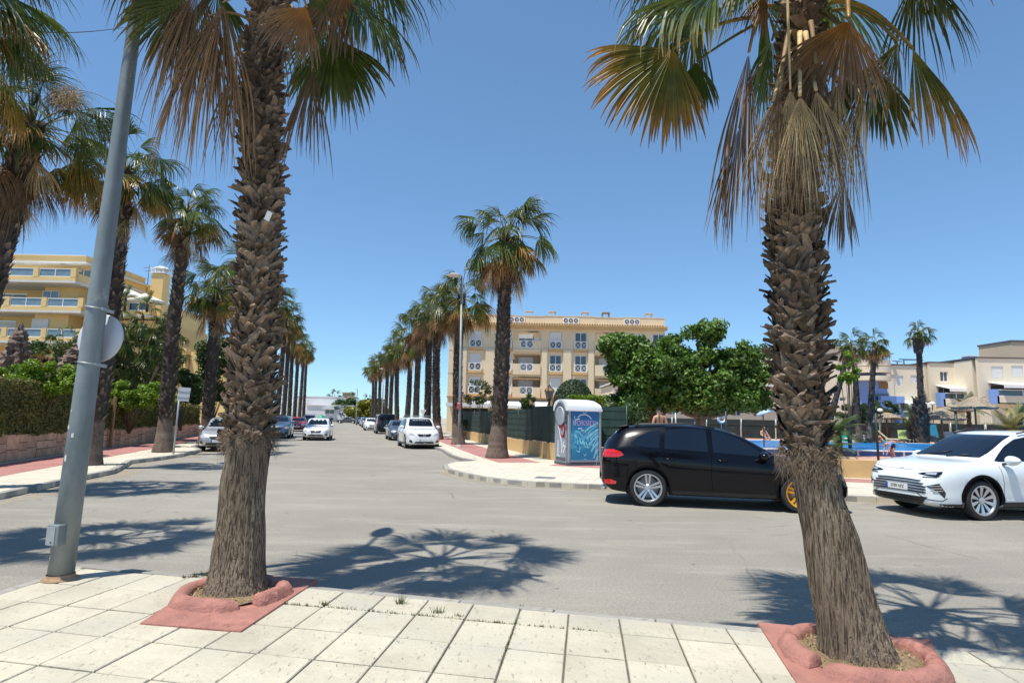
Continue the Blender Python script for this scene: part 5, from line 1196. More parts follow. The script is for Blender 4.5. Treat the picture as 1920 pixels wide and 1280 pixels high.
# --- white SUV, front towards us
def white_suv():
    c = G(1836, 974); rz = R(190); root_l = c; f = Vector((math.cos(rz), math.sin(rz), 0)); lf = Vector((-f.y, f.x, 0))
    mid = c-f*1.40-lf*.80
    root = thing('parked_car', 'white SUV with thin grille bars parked by the pool wall at the right edge', 'car', (mid.x, mid.y, 0), rz)
    P = carpaint('white_car_paint', (.74, .78, .80), 0, .3)
    sp = dict(R=.365, arch=.425, wheels=(-1.365, 1.40),
        zt=[(-2.38, .75), (-2.34, .98), (-2.2, 1.12), (-2.0, 1.40), (-1.8, 1.55), (-1.3, 1.63), (-.5, 1.665), (.1, 1.645), (.45, 1.55), (.85, 1.36), (1.22, 1.165), (1.36, 1.10), (1.8, 1.045), (2.1, .975), (2.26, .87), (2.345, .72), (2.39, .52)],
        zs=[(-2.38, .62), (-2.3, .92), (-2.0, 1.08), (-1.0, 1.07), (0, 1.045), (.9, 1.01), (1.3, 1.0), (1.8, .965), (2.1, .90), (2.26, .79), (2.345, .62), (2.39, .42)],
        w=[(-2.38, .62), (-2.28, .82), (-2.05, .91), (-1.4, .945), (0, .93), (1.4, .945), (1.9, .93), (2.12, .88), (2.26, .80), (2.345, .68), (2.39, .52)],
        wr=[(-2.38, .55), (-1.9, .62), (-1.3, .66), (0, .685), (.4, .675), (.9, .71), (1.25, .77), (1.5, .84), (2.1, .80), (2.39, .42)],
        zb=[(-2.38, .45), (-2.2, .3), (-1.4, .22), (1.4, .21), (2.1, .21), (2.3, .25), (2.39, .30)])
    bd = Body(sp, 130); bd.body(root, P); wells(root, bd)
    for sg in (-1, 1):
        for wv in ([(-1.95, 1.20), (-1.1, 1.115), (-1.07, 1.50), (-1.5, 1.47)], [(-1.0, 1.115), (-.10, 1.095), (-.12, 1.565), (-.97, 1.52)], [(.0, 1.095), (.92, 1.075), (1.0, 1.09), (.62, 1.36), (.34, 1.50), (.0, 1.565)]): bd.side('side_window', wv, sg, 'carglass', root, off=.004)
        bd.front('headlight', [(sg*.40, .815), (sg*.50, .845), (sg*.885, .885), (sg*.87, .83), (sg*.80, .785), (sg*.62, .79)], 'carglass', root, diag=sg*.45, off=.006, res=.03)
        bd.front('headlight_lens', [(sg*.56, .818), (sg*.60, .845), (sg*.80, .862), (sg*.78, .82)], 'lamp_clear', root, diag=sg*.45, off=.010, res=.03)
        bd.front('daytime_light', [(sg*.52, .755), (sg*.80, .765), (sg*.86, .80), (sg*.84, .80), (sg*.79, .782), (sg*.52, .77)], 'black', root, diag=sg*.45, off=.006, res=.03)
        bd.front('corner_vent', [(sg*.60, .60), (sg*.84, .665), (sg*.92, .50), (sg*.90, .40), (sg*.80, .52)], 'alloy_dark', root, diag=sg*.5, off=.008, res=.03)
        for k in range(3): bd.front('vent_bar', seg([(sg*(.66+.03*k), .60-.04*k), (sg*(.87+.01*k), .62-.045*k)], .014), 'chrome', root, diag=sg*.5, off=.014, res=.04)
        bd.front('bumper_line', seg([(sg*.42, .46), (sg*.60, .36), (sg*.86, .345), (sg*.92, .40)], .012), 'black', root, diag=sg*.4, off=.006, res=.04)
        bd.side('sill_trim', [(-.95, .225), (.96, .215), (.96, .33), (-.95, .34)], sg, 'black', root, off=.012)
        bd.side('lower_bumper_trim', [(1.84, .2), (2.16, .2), (2.24, .29), (1.84, .30)], sg, 'black', root, off=.010)
        bd.side('chrome_line', seg([(-.9, .36), (.9, .36)], .014), sg, 'chrome', root, off=.012)
        for ln in ([(.98, 1.0), (.93, .7), (.92, .36)], [(-.05, 1.07), (-.06, .36)]): bd.side('door_gap', seg(ln, .008), sg, 'gap', root, off=.0015)
        mirror_part(root, .84, sg*1.03, 1.105, P, 1.1)
        m = MB(); m.tube([(-1.7, sg*.65, 1.57), (-1.5, sg*.655, 1.635), (-.1, sg*.685, 1.685), (.25, sg*.68, 1.61)], .016, 6); m.build('roof_rail', 'alloy_dark', root)
        for hx_ in (-.85, .10):
            q = bd.bvh.ray_cast(Vector((hx_, 3*sg, .95)), Vector((0, -sg, 0)))[0]; m = MB(); m.tube([(hx_-.1, q.y+sg*.004, .95), (hx_-.08, q.y+sg*.028, .95), (hx_+.08, q.y+sg*.028, .95), (hx_+.1, q.y+sg*.004, .95)], .013, 8); m.build('door_handle', P, root)
    bd.front('windscreen', [(-.735, 1.145), (.735, 1.145), (.70, 1.30), (.61, 1.575), (-.61, 1.575), (-.70, 1.30)], 'carglass', root, off=.012)
    bd.front('bonnet_gap', seg([(-.80, .93), (-.5, .885), (0, .87), (.5, .885), (.80, .93)], .007), 'gap', root, off=.0015)
    for k in range(5):
        z = .70-.052*k; y = .52+.06*k if k < 3 else .64; m = bd.front('grille_bar', seg([(-y, z-.01), (-.25, z), (.25, z), (y, z-.01)], .018), 'black', root, off=.008, res=.04)
        bd.front('grille_chrome', seg([(-y+.02, z-.024), (-.25, z-.014), (.25, z-.014), (y-.02, z-.024)], .008), 'chrome', root, off=.011, res=.04)
    bd.front('lower_grille', [(-.55, .27), (.55, .27), (.66, .40), (-.66, .40)], 'black', root, off=.008)
    bd.front('lower_lip', seg([(-.72, .30), (-.5, .255), (.5, .255), (.72, .30)], .022), 'chrome', root, off=.014)
    for k in range(2): bd.front('lower_grille_bar', seg([(-.58, .31+.04*k), (.58, .31+.04*k)], .012), 'alloy_dark', root, off=.018)
    text_mesh('BYD', .045, 'badge', 'chrome', root, (2.245, 0, .895), (R(55), 0, PI/2), .003)
    plate(root, bd, True, .545, '0789 NFZ')
    m = MB(); m.tube([(1.30, -.60, 1.135), (1.20, -.1, 1.20), (1.10, .05, 1.24)], .010, 5); m.tube([(1.30, .1, 1.135), (1.2, .55, 1.2)], .010, 5); m.build('wiper', 'black', root)
    arches(root, bd, 'matte_black', .05)
    for x in (-1.365, 1.40):
        for sg in (-1, 1): wheel(root, (x, sg*.80, .365), .365, .25, 'blade', sg, 'alloy', 10)
white_suv()
# --- the other cars: one builder, each with its own outline, paint and place
def pts(k, L, H, W):
    hl = L/2; s = dict()
    if k == 'suv':
        s['zt'] = [(-hl, .75), (-hl+.05, 1.0), (-hl+.25, 1.25), (-hl+.45, H-.12), (-hl+.8, H-.03), (-.3, H), (.25, H-.05), (.55, H-.16), (1.12, 1.15), (1.25, 1.11), (1.7, 1.05), (hl-.25, .96), (hl-.06, .80), (hl, .55)]; bz = 1.08
    elif k == 'sedan':
        s['zt'] = [(-hl, .72), (-hl+.06, .95), (-hl+.5, 1.03), (-hl+.75, 1.08), (-hl+1.35, H-.06), (-.3, H), (.1, H-.03), (.4, H-.12), (1.0, 1.0), (1.12, .97), (1.6, .90), (hl-.3, .80), (hl-.06, .66), (hl, .5)]; bz = .94
    elif k == 'hatch':
        s['zt'] = [(-hl, .70), (-hl+.05, .95), (-hl+.2, 1.15), (-hl+.4, H-.12), (-hl+.75, H-.03), (-.3, H), (.15, H-.04), (.45, H-.14), (1.02, 1.03), (1.15, .99), (1.5, .92), (hl-.3, .82), (hl-.06, .68), (hl, .5)]; bz = .97
    else:
        s['zt'] = [(-hl, .9), (-hl+.04, 1.5), (-hl+.10, H-.06), (-hl+.3, H), (0, H), (.9, H-.03), (1.2, H-.12), (1.85, 1.22), (1.95, 1.15), (2.1, 1.1), (hl-.15, 1.0), (hl-.03, .8), (hl, .6)]; bz = 1.12
    s['zs'] = [(-hl, .6), (-hl+.08, bz-.1), (-hl+.4, bz), (0, bz-.02), (1.0, bz-.08), (hl-.6, bz-.16), (hl-.25, bz-.26), (hl-.06, .58), (hl, .42)]
    w = W/2; s['w'] = [(-hl, w*.72), (-hl+.1, w*.88), (-hl+.4, w*.97), (-1.2, w), (1.2, w), (hl-.5, w*.95), (hl-.2, w*.84), (hl-.05, w*.68), (hl, w*.55)]
    if k == 'van': s['w'][0] = (-hl, w*.92); s['w'][1] = (-hl+.1, w*.97)
    r = .74 if k != 'van' else .86
    s['wr'] = [(-hl, w*.62), (-hl+.4, w*(r-.05)), (-.3, w*r), (.4, w*r), (1.0, w*.80), (1.5, w*.84), (hl-.3, w*.76), (hl, w*.42)]
    if k == 'van': s['wr'] = [(-hl, w*.80), (-hl+.3, w*.86), (.9, w*.86), (1.9, w*.84), (hl, w*.5)]
    s['zb'] = [(-hl, .42), (-hl+.15, .30), (-1, .21), (1, .20), (hl-.15, .24), (hl, .32)]
    return s, bz
def car(name, label, kind, L, H, W, paint, pos, rz, Rw=.33, wb=None, rimm='alloy', group='cars parked and driving down the street', back=False, plate_txt='', style='multi', grille='mouth', det=True, rack=False):
    root = thing(name, label, 'van' if kind == 'van' else 'car', pos, rz, group); s, bz = pts(kind, L, H, W); wb = wb or L*.59; s.update(R=Rw, arch=Rw+.055, wheels=(-wb/2-.05, wb/2-.05)); hl = L/2; w = W/2
    bd = Body(s, 60 if det else 40); P = paint; bd.body(root, P); wells(root, bd); g = s['zt']; top = H-.10
    for sg in (-1, 1):
        if kind == 'van': ws = [[(-hl+.25, bz+.08), (-.4, bz+.08), (-.4, H-.22), (-hl+.25, H-.22)], [(-.3, bz+.08), (.7, bz+.08), (.7, H-.22), (-.3, H-.22)], [(.8, bz+.08), (1.62, bz+.08), (1.25, H-.28), (.8, H-.22)]]
        else:
            ra = -hl+(.95 if kind == 'sedan' else .62); ws = [[(ra-.1, bz+.06), (-.42, bz+.045), (-.42, top-.02), (ra+.42, top-.07)], [(-.34, bz+.045), (.72, bz+.01), (.78, bz+.03), (.36, top-.12), (.12, top-.02), (-.34, top)]]
        for q in ws: bd.side('side_window', q, sg, 'carglass', root, off=.004, res=.09)
        if det:
            bd.front('headlight', [(sg*w*.50, bz-.34), (sg*w*.62, bz-.38), (sg*w*.90, bz-.34), (sg*w*.92, bz-.24), (sg*w*.72, bz-.22)], 'lamp_clear', root, diag=sg*.3, res=.06)
            bd.front('fog_light', [(sg*w*.62, .34), (sg*w*.84, .36), (sg*w*.86, .48), (sg*w*.70, .47)], 'black', root, diag=sg*.25, res=.06)
        tz = bz+.02; bd.front('tail_light', [(sg*w*.60, tz-.22), (sg*w*.90, tz-.22), (sg*w*.90, tz-.02), (sg*w*.66, tz-.06)] if kind != 'van' else [(sg*w*.82, .95), (sg*w*.94, .95), (sg*w*.93, 1.45), (sg*w*.84, 1.45)], 'lamp_red', root, back=True, res=.06)
        mirror_part(root, .72 if kind != 'van' else 1.5, sg*(w+.06), bz+.07, P)
    wz0 = bz+(.11 if kind != 'van' else .16); bd.front('windscreen', [(-w*.76, wz0), (w*.76, wz0), (w*.60, top-.0), (-w*.60, top-.0)], 'carglass', root, off=.004, res=.1)
    bd.front('rear_window', [(-w*.60, bz+.12), (w*.60, bz+.12), (w*.54, top-.04), (-w*.54, top-.04)] if kind != 'van' else [(-w*.70, 1.25), (w*.70, 1.25), (w*.66, H-.25), (-w*.66, H-.25)], 'carglass', root, back=True, off=.004, res=.1)
    if det:
        if grille == 'mouth':
            bd.front('grille', [(-w*.42, bz-.28), (-w*.30, bz-.42), (w*.30, bz-.42), (w*.42, bz-.28)], 'black', root, res=.08); bd.front('lower_grille', [(-w*.55, .30), (w*.55, .30), (w*.5, .40), (-w*.5, .40)], 'black', root, res=.08)
        plate(root, bd, not back, .47 if not back else .62, plate_txt)
        if grille == 'mouth' and not back:
            m = MB(); q = bd.bvh.ray_cast(Vector((5, 0, bz-.34)), Vector((-1, 0, 0)))[0]
            m.lathe([(.075, 0), (.07, .02), (.045, .022), (.04, 0)], (q.x, 0, bz-.34), 16, 'X'); m.bar((q.x+.01, -.32, bz-.44), (q.x+.012, .32, bz-.25), .012, .03); m.build('badge', 'chrome', root)
    m = MB(); m.box((0, 0, .27), (L*.5, W*.985, .10)); m.build('sill_trim', 'black', root)
    if rack:
        for sg in (-1, 1): m = MB(); m.tube([(-1.5, sg*w*.68, H-.05), (-1.4, sg*w*.68, H+.05), (0, sg*w*.70, H+.06), (.15, sg*w*.70, H-.02)], .02, 6); m.build('roof_rail', 'black', root)
        m = MB(); m.box((-.2, 0, H+.07), (.07, w*1.45, .03)); m.box((-1.0, 0, H+.07), (.07, w*1.45, .03)); m.build('roof_bar', 'galv_plain', root)
    for x in s['wheels']:
        for sg in (-1, 1): wheel(root, (x, sg*(w-.13), Rw), Rw, .22, style, sg, rimm, 5)
    return root
aD = math.atan2(D.y, D.x)
pw = carpaint('white_paint_solid', (.76, .78, .78)); pbk = carpaint('black_paint_solid', (.006, .006, .008)); pgr = carpaint('grey_blue_metallic', (.12, .145, .19), .6, .35); psv = carpaint('silver_metallic', (.50, .52, .54), .6, .35); prd = carpaint('red_paint', (.48, .012, .015)); pbl = carpaint('blue_grey_paint', (.075, .13, .20), .4, .3); pgy = carpaint('dark_grey_metallic', (.10, .10, .105), .6, .35)
def on(x, y, back=0): p = G(x, y); return (p.x+D.x*back, p.y+D.y*back, 0)
F180 = aD+PI
car('parked_car', 'white SUV with roof rails parked facing us at the right kerb', 'suv', 4.63, 1.70, 1.89, pw, on(789, 840.5, 1.5), F180+.03, .37, 2.77, plate_txt='', rack=True)
car('parked_car', 'blue grey saloon parked half hidden behind the white SUV with roof rails', 'sedan', 4.5, 1.46, 1.80, pgr, on(752, 825.5, 1.6), F180, .32)
car('parked_van', 'tall black van parked with its back to us on the right', 'van', 4.9, 1.95, 1.93, pbk, on(722.5, 813, 1.6), aD, .34, back=True, grille='none')
car('parked_car', 'white hatchback parked just beyond the black van', 'hatch', 4.2, 1.5, 1.78, pw, on(697, 807, 1.5), F180, .31)
car('parked_car', 'dark grey hatchback parked beyond the white hatchback', 'hatch', 4.2, 1.5, 1.78, pgy, on(690, 801.5, 1.5), F180, .31, det=False)
car('parked_car', 'silver saloon parked far down the right kerb', 'sedan', 4.4, 1.46, 1.78, psv, on(684.5, 798.5, 1.5), F180, .31, det=False)
car('parked_car', 'small black hatchback farthest down the right kerb', 'hatch', 4.1, 1.5, 1.75, pbk, on(677, 796.5, 1.5), F180, .31, det=False)
car('moving_car', 'white saloon driving towards us in the left lane', 'sedan', 4.53, 1.50, 1.79, pw, on(595, 825, 1.35), F180-.05, .315, 2.64, plate_txt='')
car('parked_car', 'silver compact car half hidden behind the big shaggy left trunk', 'hatch', 4.1, 1.53, 1.76, psv, on(411, 845.5, 1.4), F180, .315, plate_txt='')
car('parked_car', 'blue grey SUV parked right of the big shaggy left trunk', 'suv', 4.4, 1.62, 1.84, pbl, on(519, 821.5, 1.5), F180, .345, plate_txt='')
car('parked_car', 'red hatchback parked behind the white saloon on the left', 'hatch', 4.1, 1.46, 1.76, prd, on(557, 808, 1.5), F180, .315, det=True)
car('parked_car', 'dark people carrier with roof bars parked beyond the red hatchback', 'suv', 4.4, 1.72, 1.8, pgy, on(578, 802, 1.5), F180, .33, det=False, rack=True)
q = G(650, 793.5); car('moving_car', 'dark grey coupe crossing the far end of the street', 'sedan', 4.7, 1.42, 1.82, pgy, (q.x, q.y, 0), PI+.05, .33, det=False)
q = G(708, 797); car('parked_car', 'blue car parked at the far end beyond the crossing coupe', 'hatch', 4.2, 1.5, 1.78, pbl, (A(664, 790, 140).x+5, 152, 0), .2, .31, det=False)
# ================================================================== BUILDINGS
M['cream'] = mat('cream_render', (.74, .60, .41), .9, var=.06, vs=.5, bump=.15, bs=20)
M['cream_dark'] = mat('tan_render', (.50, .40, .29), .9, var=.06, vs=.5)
M['sand'] = mat('sand_cornice', (.60, .40, .19), .9, var=.08, vs=1)
M['yellow'] = mat('yellow_render', (.78, .56, .25), .9, var=.06, vs=.5, bump=.15, bs=20)
M['pale'] = mat('pale_beige_render', (.74, .655, .50), .9, var=.06, vs=.5)
M['blue'] = mat('blue_render', (.22, .36, .72), .8, var=.08, vs=.7)
M['shutter'] = mat('roller_shutter', (.70, .70, .68), .6, var=.03)
M['awning'] = mat('cream_awning', (.72, .68, .58), .8, var=.05)
M['roofgrey'] = mat('dark_roof_trim', (.10, .09, .09), .8)
M['tiles'] = mat('roof_tiles', (.42, .25, .14), .85, var=.3, vs=9)
def facade(m, x0, x1, z0, z1, ops, th=.25, y=0., mi=0):
    xs = sorted({x0, x1}|{o[0] for o in ops}|{o[1] for o in ops}); xs = [q for q in xs if x0 <= q <= x1]
    for a, c in zip(xs, xs[1:]):
        if c-a < 1e-4: continue
        hs = sorted([(o[2], o[3]) for o in ops if o[0] < (a+c)/2 < o[1]]); z = z0
        for h0, h1 in hs+[(z1, z1)]:
            if h0 > z+1e-4: m.box(((a+c)/2, y+th/2, (z+h0)/2), (c-a, th, h0-z), mi=mi)
            z = max(z, h1)
def window(root, x, z0, w_, h, y=.12, shut=.0, mull=1, m='winglass', parent=None):
    b = MB(); t = .07
    b.box((-w_/2+t/2, 0, h/2), (t, .07, h)); b.box((w_/2-t/2, 0, h/2), (t, .07, h)); b.box((0, 0, h-t/2), (w_-2*t, .07, t)); b.box((0, 0, t/2), (w_-2*t, .07, t))
    for k in range(mull): b.box((-w_/2+w_*(k+1)/(mull+1), 0, h/2), (t, .06, h-2*t))
    f = b.build('window', 'white', root); f.location = (x, y, z0)
    b = MB(); b.box((0, .02, h/2), (w_-.1, .02, h-.1)); b.build('pane', m, f)
    if shut:
        b = MB(); hh = h*shut; n = max(3, int(hh/.12))
        for k in range(n): b.box((0, -.05, h-hh+hh*(k+.5)/n), (w_-.06, .035, hh/n-.012))
        b.box((0, -.04, h-hh/2), (w_-.06, .02, hh)); b.build('roller_shutter', 'shutter', f)
    return f
def xrail(root, x, y, z, w_, h=.95, n=2):
    b = MB(); t = .09; b.box((0, 0, h-t/2), (w_, .06, t)); b.box((0, 0, t/2), (w_, .06, t))
    for k in range(n+1): b.box((-w_/2+t/2+(w_-t)*k/n, 0, h/2), (t*1.3, .06, h-2*t))
    for k in range(n):
        a, c = -w_/2+(w_-t)*k/n+t*1.1, -w_/2+(w_-t)*(k+1)/n; b.bar((a, .004, t), (c, .004, h-t), .055, .04); b.bar((a, -.004, h-t), (c, -.004, t), .055, .04)
    o = b.build('railing', 'white', root); o.location = (x, y, z); return o
BY = 76.
def center_building():
    r = thing('apartment_building', 'four storey cream apartment block with white crossed balcony railings', 'building', (0, BY, 0)); X = lambda px: A(px, 640, BY).x; Z = lambda y: A(1040, y, BY).z
    zl = [4.75, 7.72, 10.69]; ops = []; wins = [892, 948, 1042, 1089, 1195, 1235]; bal = [(962, 1014), (1115, 1167)]; H = 2.25
    for p in wins: ops += [(X(p)-.78, X(p)+.78, z, z+H-.05) for z in zl]
    for a, c in bal: ops += [(X(a), X(c), z-.1, z+H+.05) for z in zl]
    x0, x1 = X(842), X(1247); m = MB(); facade(m, x0, x1, 0, 13.5, ops, .28); m.build('wall', 'cream', r)
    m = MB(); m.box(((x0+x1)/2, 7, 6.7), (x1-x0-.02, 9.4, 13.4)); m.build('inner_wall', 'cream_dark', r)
    # pilasters stand proud of the wall; cornice above
    for a, c in ((868, 876), (911, 932), (1016, 1026), (1056, 1071), (1103, 1113), (1168, 1178), (1212, 1224)):
        m = MB(); m.box(((X(a)+X(c))/2, -.13, 5.35), (X(c)-X(a), .24, 10.3)); m.build('pilaster', 'cream', r)
    for z in (7.35, 10.32):
        m = MB(); m.box(((x0+x1)/2, -.015, z), (x1-x0, .03, .06)); m.build('string_course', 'sand', r)
    m = MB(); m.box(((x0+x1)/2, -.25, 13.42), (x1-x0+.3, .95, .32)); m.box(((x0+x1)/2, -.38, 13.66), (x1-x0+.4, 1.2, .16)); m.build('cornice', 'sand', r)
    m = MB(); 
    for k in range(int((x1-x0)/.32)): m.lathe([(.10, -.60), (.10, .5)], (x0+k*.32, -.42, 13.74), 6, 'Y', a0=0, a1=PI)
    tag(m.build('roof_tiles', 'sand', r), kind='stuff')
    segs = [842, 905, 965, 1020, 1117, 1168, 1247]
    for i, (a, c) in enumerate(zip(segs, segs[1:])):
        m = MB(); m.box(((X(a)+X(c))/2, .2-.03*(i % 2), 14.30), (X(c)-X(a)-.01, .3, 1.1+.12*(i % 2))); m.box(((X(a)+X(c))/2, .2-.03*(i % 2), 14.9+.06*(i % 2)), (X(c)-X(a)-.01, .4, .07)); m.build('parapet', 'cream', r)
    for pc in (968, 1070, 1185):
        m = MB(); m.box((X(pc), -.02, 14.35), (2.1, .06, .75)); q = m.build('parapet_panel', 'white', r)
        for k in (-1, 0, 1): m = MB(); m.lathe([(.27, -.06), (.27, -.045), (.14, -.045), (.14, -.06)], (X(pc)+k*.65, -.03, 14.4), 14, 'Y'); m.build('round_hole', 'roofgrey', q)
    for k, pc in enumerate((993, 1037, 1100, 1140, 1223)):
        m = MB(); c = X(pc); h = .85
        for sx in (-.42, .42):
            for sy in (0, .8): m.box((c+sx, 1.5+sy, 15.2+h/2-.3), (.1, .1, h))
        m.box((c, 1.9, 15.0+h-.05), (1.0, 1.0, .1)); m.box((c, 1.9, 14.85), (1.0, 1.0, .5)); m.build('roof_vent', 'cream' if k != 3 else 'tiles', r)
    rg = random.Random(2)
    for p in wins:
        for f, z in enumerate(zl):
            window(r, X(p), z+.02, 1.5, H-.1, .14, rg.choice([.55, .6, .95, .5, .0] if not (p == 1089 and f == 1) else [0.]))
            xrail(r, X(p), -.20, z+.05, 1.62); m = MB(); m.box((X(p), -.14, z-.14), (1.75, .28, .34)); m.build('ledge', 'sand', r)
    for a, c in bal:
        for f, z in enumerate(zl):
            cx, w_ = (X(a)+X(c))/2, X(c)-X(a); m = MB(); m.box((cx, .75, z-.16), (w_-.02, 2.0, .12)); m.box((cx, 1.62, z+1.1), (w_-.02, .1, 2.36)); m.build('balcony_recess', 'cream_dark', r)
            hw = .85
            m = MB(); m.box((cx-(w_/2+hw)/2, -.12, z+.42), (w_/2-hw, .2, 1.12)); m.box((cx+(w_/2+hw)/2, -.12, z+.42), (w_/2-hw, .2, 1.12)); m.box((cx, -.12, z-.04), (2*hw-.01, .2, .2)); m.box((cx, -.1, z-.27), (w_, .36, .26)); m.build('balcony', 'cream', r)
            xrail(r, cx, -.14, z+.07, 2*hw-.02, .95); window(r, cx-.1, z-.08, 1.9, 2.05, 1.52, .9 if f < 2 else .25)
            if f == 2: m = MB(); m.box((cx+w_/2-.45, .5, z+1.0), (.7, .35, .8)); m.build('air_conditioner', 'white', r)
            if f == 0: m = MB(); m.bar((cx-w_/2+.1, -.1, z+2.05), (cx+w_/2-.1, -.1, z+2.05), .12, .18); m.build('rolled_awning', 'sand', r)
    m = MB(); m.box(((x0+x1)/2, -.5, 4.32), (x1-x0, 1.1, .14)); m.build('tile_canopy', 'tiles', r)
    for a, c in ((889, 923), (935, 979), (1004, 1028), (1036, 1060)):
        m = MB(); p, q = X(a), X(c); m.add([(p, -.3, 4.15), (q, -.3, 4.15), (q, -2.0, 3.35), (p, -2.0, 3.35), (p, -.3, 4.11), (q, -.3, 4.11), (q, -2.0, 3.31), (p, -2.0, 3.31), (p, -2.0, 3.0), (q, -2.0, 3.0)], [(0, 3, 2, 1), (4, 5, 6, 7), (3, 8, 9, 2)]); m.build('awning', 'white', r)
    for p in (905, 955, 1016, 1062): m = MB(); m.box((X(p), -.05, 1.6), (1.8, .08, 2.6)); m.build('shop_front', 'black', r)
center_building()

def grail(root, a, c, y, z, h=.85, m='blueglass', n=2):
    b = MB(); w_ = c-a; b.box((0, 0, h-.04), (w_, .08, .08)); b.box((0, 0, .03), (w_, .08, .07))
    for k in range(n+1): b.box((-w_/2+.04+(w_-.08)*k/n, 0, h/2), (.08, .07, h-.1))
    f = b.build('railing', 'white', root); f.location = ((a+c)/2, y, z); b = MB(); b.box((0, .01, h/2), (w_-.1, .015, h-.12)); b.build('pane', m, f)
LY = 58.
def left_building():
    r = thing('apartment_building', 'terraced yellow apartment building with glass balconies behind the hedge', 'building', (0, LY, 0)); X = lambda px, Y=LY: A(px, 560, Y).x; Z = lambda x, y, Y=LY: A(x, y, Y).z
    xa = X(-130); xm = X(154); lv = [Z(70, 635), Z(70, 577), Z(70, 521)]
    L = [(lv[0], 3.0, xm-.3), (lv[1], 3.0, xm), (lv[2], 3.0, X(137))]
    m = MB(); m.box(((xa+xm)/2, 9, lv[0]/2-.2), (xm-xa-1, 10, lv[0]-.4)); m.build('lower_wall', 'yellow', r)
    for i, (z, h, xe) in enumerate(L):
        m = MB(); m.box(((xa+xe)/2, 3.0, z-.32), (xe-xa, 6.0, .22)); m.build('slab', 'offwhite', r)
        m = MB(); m.box(((xa+xe)/2, .12, z-.02), (xe-xa, .24, .38)); m.box((xe-.12, 3.1, z+.2), (.24, 5.6, .8)); m.build('parapet', 'yellow', r)
        posts = {0: (-60, 15, 89, 154), 1: (-60, 13, 83, 152), 2: (-40, 61, 132)}[i]; ps = [X(p) for p in posts]
        for p in ps: m = MB(); m.box((p, .12, z+.62), (.5, .27, .92)); m.build('post', 'yellow', r)
        for a, c in zip(ps, ps[1:]): grail(r, a+.26, c-.26, .12, z+.18)
        zt = L[i+1][0]-.43 if i < 2 else z+2.7
        ops = [(X(5)+3, X(5)+4.9, z+.02, z+2.2), (X(82)+3.4, X(82)+6.6, z+.02, z+2.2), (xa+3, xa+6, z+.02, z+2.2)]
        xw = xe+1.2 if i < 2 else X(118)
        m = MB(); facade(m, xa, xw, z-.2, zt, [o for o in ops if o[1] < xw], .3, 3.2+i*.9); m.build('wall', 'yellow', r)
        if i < 2: m = MB(); m.box((X(25)+3.0, 2.2+i*.9, (z+zt)/2), (3.4, 1.9, zt-z-.02)); m.build('bay_wall', 'yellow', r); window(r, X(8)+2.9, z+.05, 1.7, 2.1, 1.2+i*.9, .0 if i else .95, 1, 'blueglass')
        for o in ops:
            if o[1] < xw: window(r, (o[0]+o[1])/2, z+.03, o[1]-o[0], 2.1, 3.3+i*.9, .0 if i else .6, 1, 'blueglass' if i else 'winglass')
    zr = L[2][0]+2.7
    m = MB(); m.box(((xa+X(146, 62))/2, 9.4, zr+.35), (X(146, 62)-xa+.5, 10.4, .7)); m.build('roof_parapet', 'yellow', r)
    m = MB(); m.box(((xa+X(146, 62))/2, 9.4, zr-.12), (X(146, 62)-xa+1.2, 11.2, .2)); m.box(((xa+X(146, 62))/2, 9.4, zr+.73), (X(146, 62)-xa+.7, 10.7, .08)); m.build('roof_trim', 'offwhite', r)
    for a, c in ((6, 76), (88, 120)):
        p, q = X(a), X(c); m = MB(); m.add([(p, 4.3, zr-.25), (q, 4.3, zr-.25), (q, 1.9, zr-.75), (p, 1.9, zr-.75), (p, 4.3, zr-.3), (q, 4.3, zr-.3), (q, 1.9, zr-.8), (p, 1.9, zr-.8)], [(0, 3, 2, 1), (4, 5, 6, 7), (3, 7, 6, 2), (0, 4, 7, 3), (1, 2, 6, 5)]); m.build('awning', 'awning', r)
    # wing to the right, roof line falling away to the chimney
    xw0, xw1 = X(163), X(291, 60); z = lv[1]
    m = MB(); m.box(((xw0+xw1)/2, 8, z/2-.3), (xw1-xw0, 10, z-.6)); m.build('lower_wall', 'yellow', r)
    m = MB(); m.box(((xw0+xw1)/2, 4, z-.32), (xw1-xw0, 5, .22)); m.build('slab', 'offwhite', r)
    m = MB(); m.box(((xw0+xw1)/2, 1.6, z-.05), (xw1-xw0, .24, .45)); m.build('parapet', 'yellow', r)
    ps = [X(170), X(206), X(238, 59.6), X(286, 59.6)]
    for p in ps: m = MB(); m.box((p, 1.6, z+.62), (.5, .27, .92)); m.build('post', 'yellow', r)
    for a, c in zip(ps, ps[1:]): grail(r, a+.26, c-.26, 1.6, z+.18, m='winglass')
    xe2 = X(300, 74); m = MB(); m.box(((xw0+xe2)/2-1, 18, z+1.6), (xe2-xw0+2, 18, 4.0)); m.build('back_wall', 'yellow', r)
    m = MB(); p0 = A(148, 486, 63); p1 = A(294, 540, 75)
    for dz, t, h, mt in ((0, .3, 1.0, 'yellow'), (-.75, .8, .3, 'offwhite'), (-1.7, .2, 1.7, 'yellow')):
        b = MB(); b.bar((p0.x, p0.y-LY, p0.z-.5+dz), (p1.x, p1.y-LY, p1.z-.5+dz), t, h); b.build('side_parapet', mt, r)
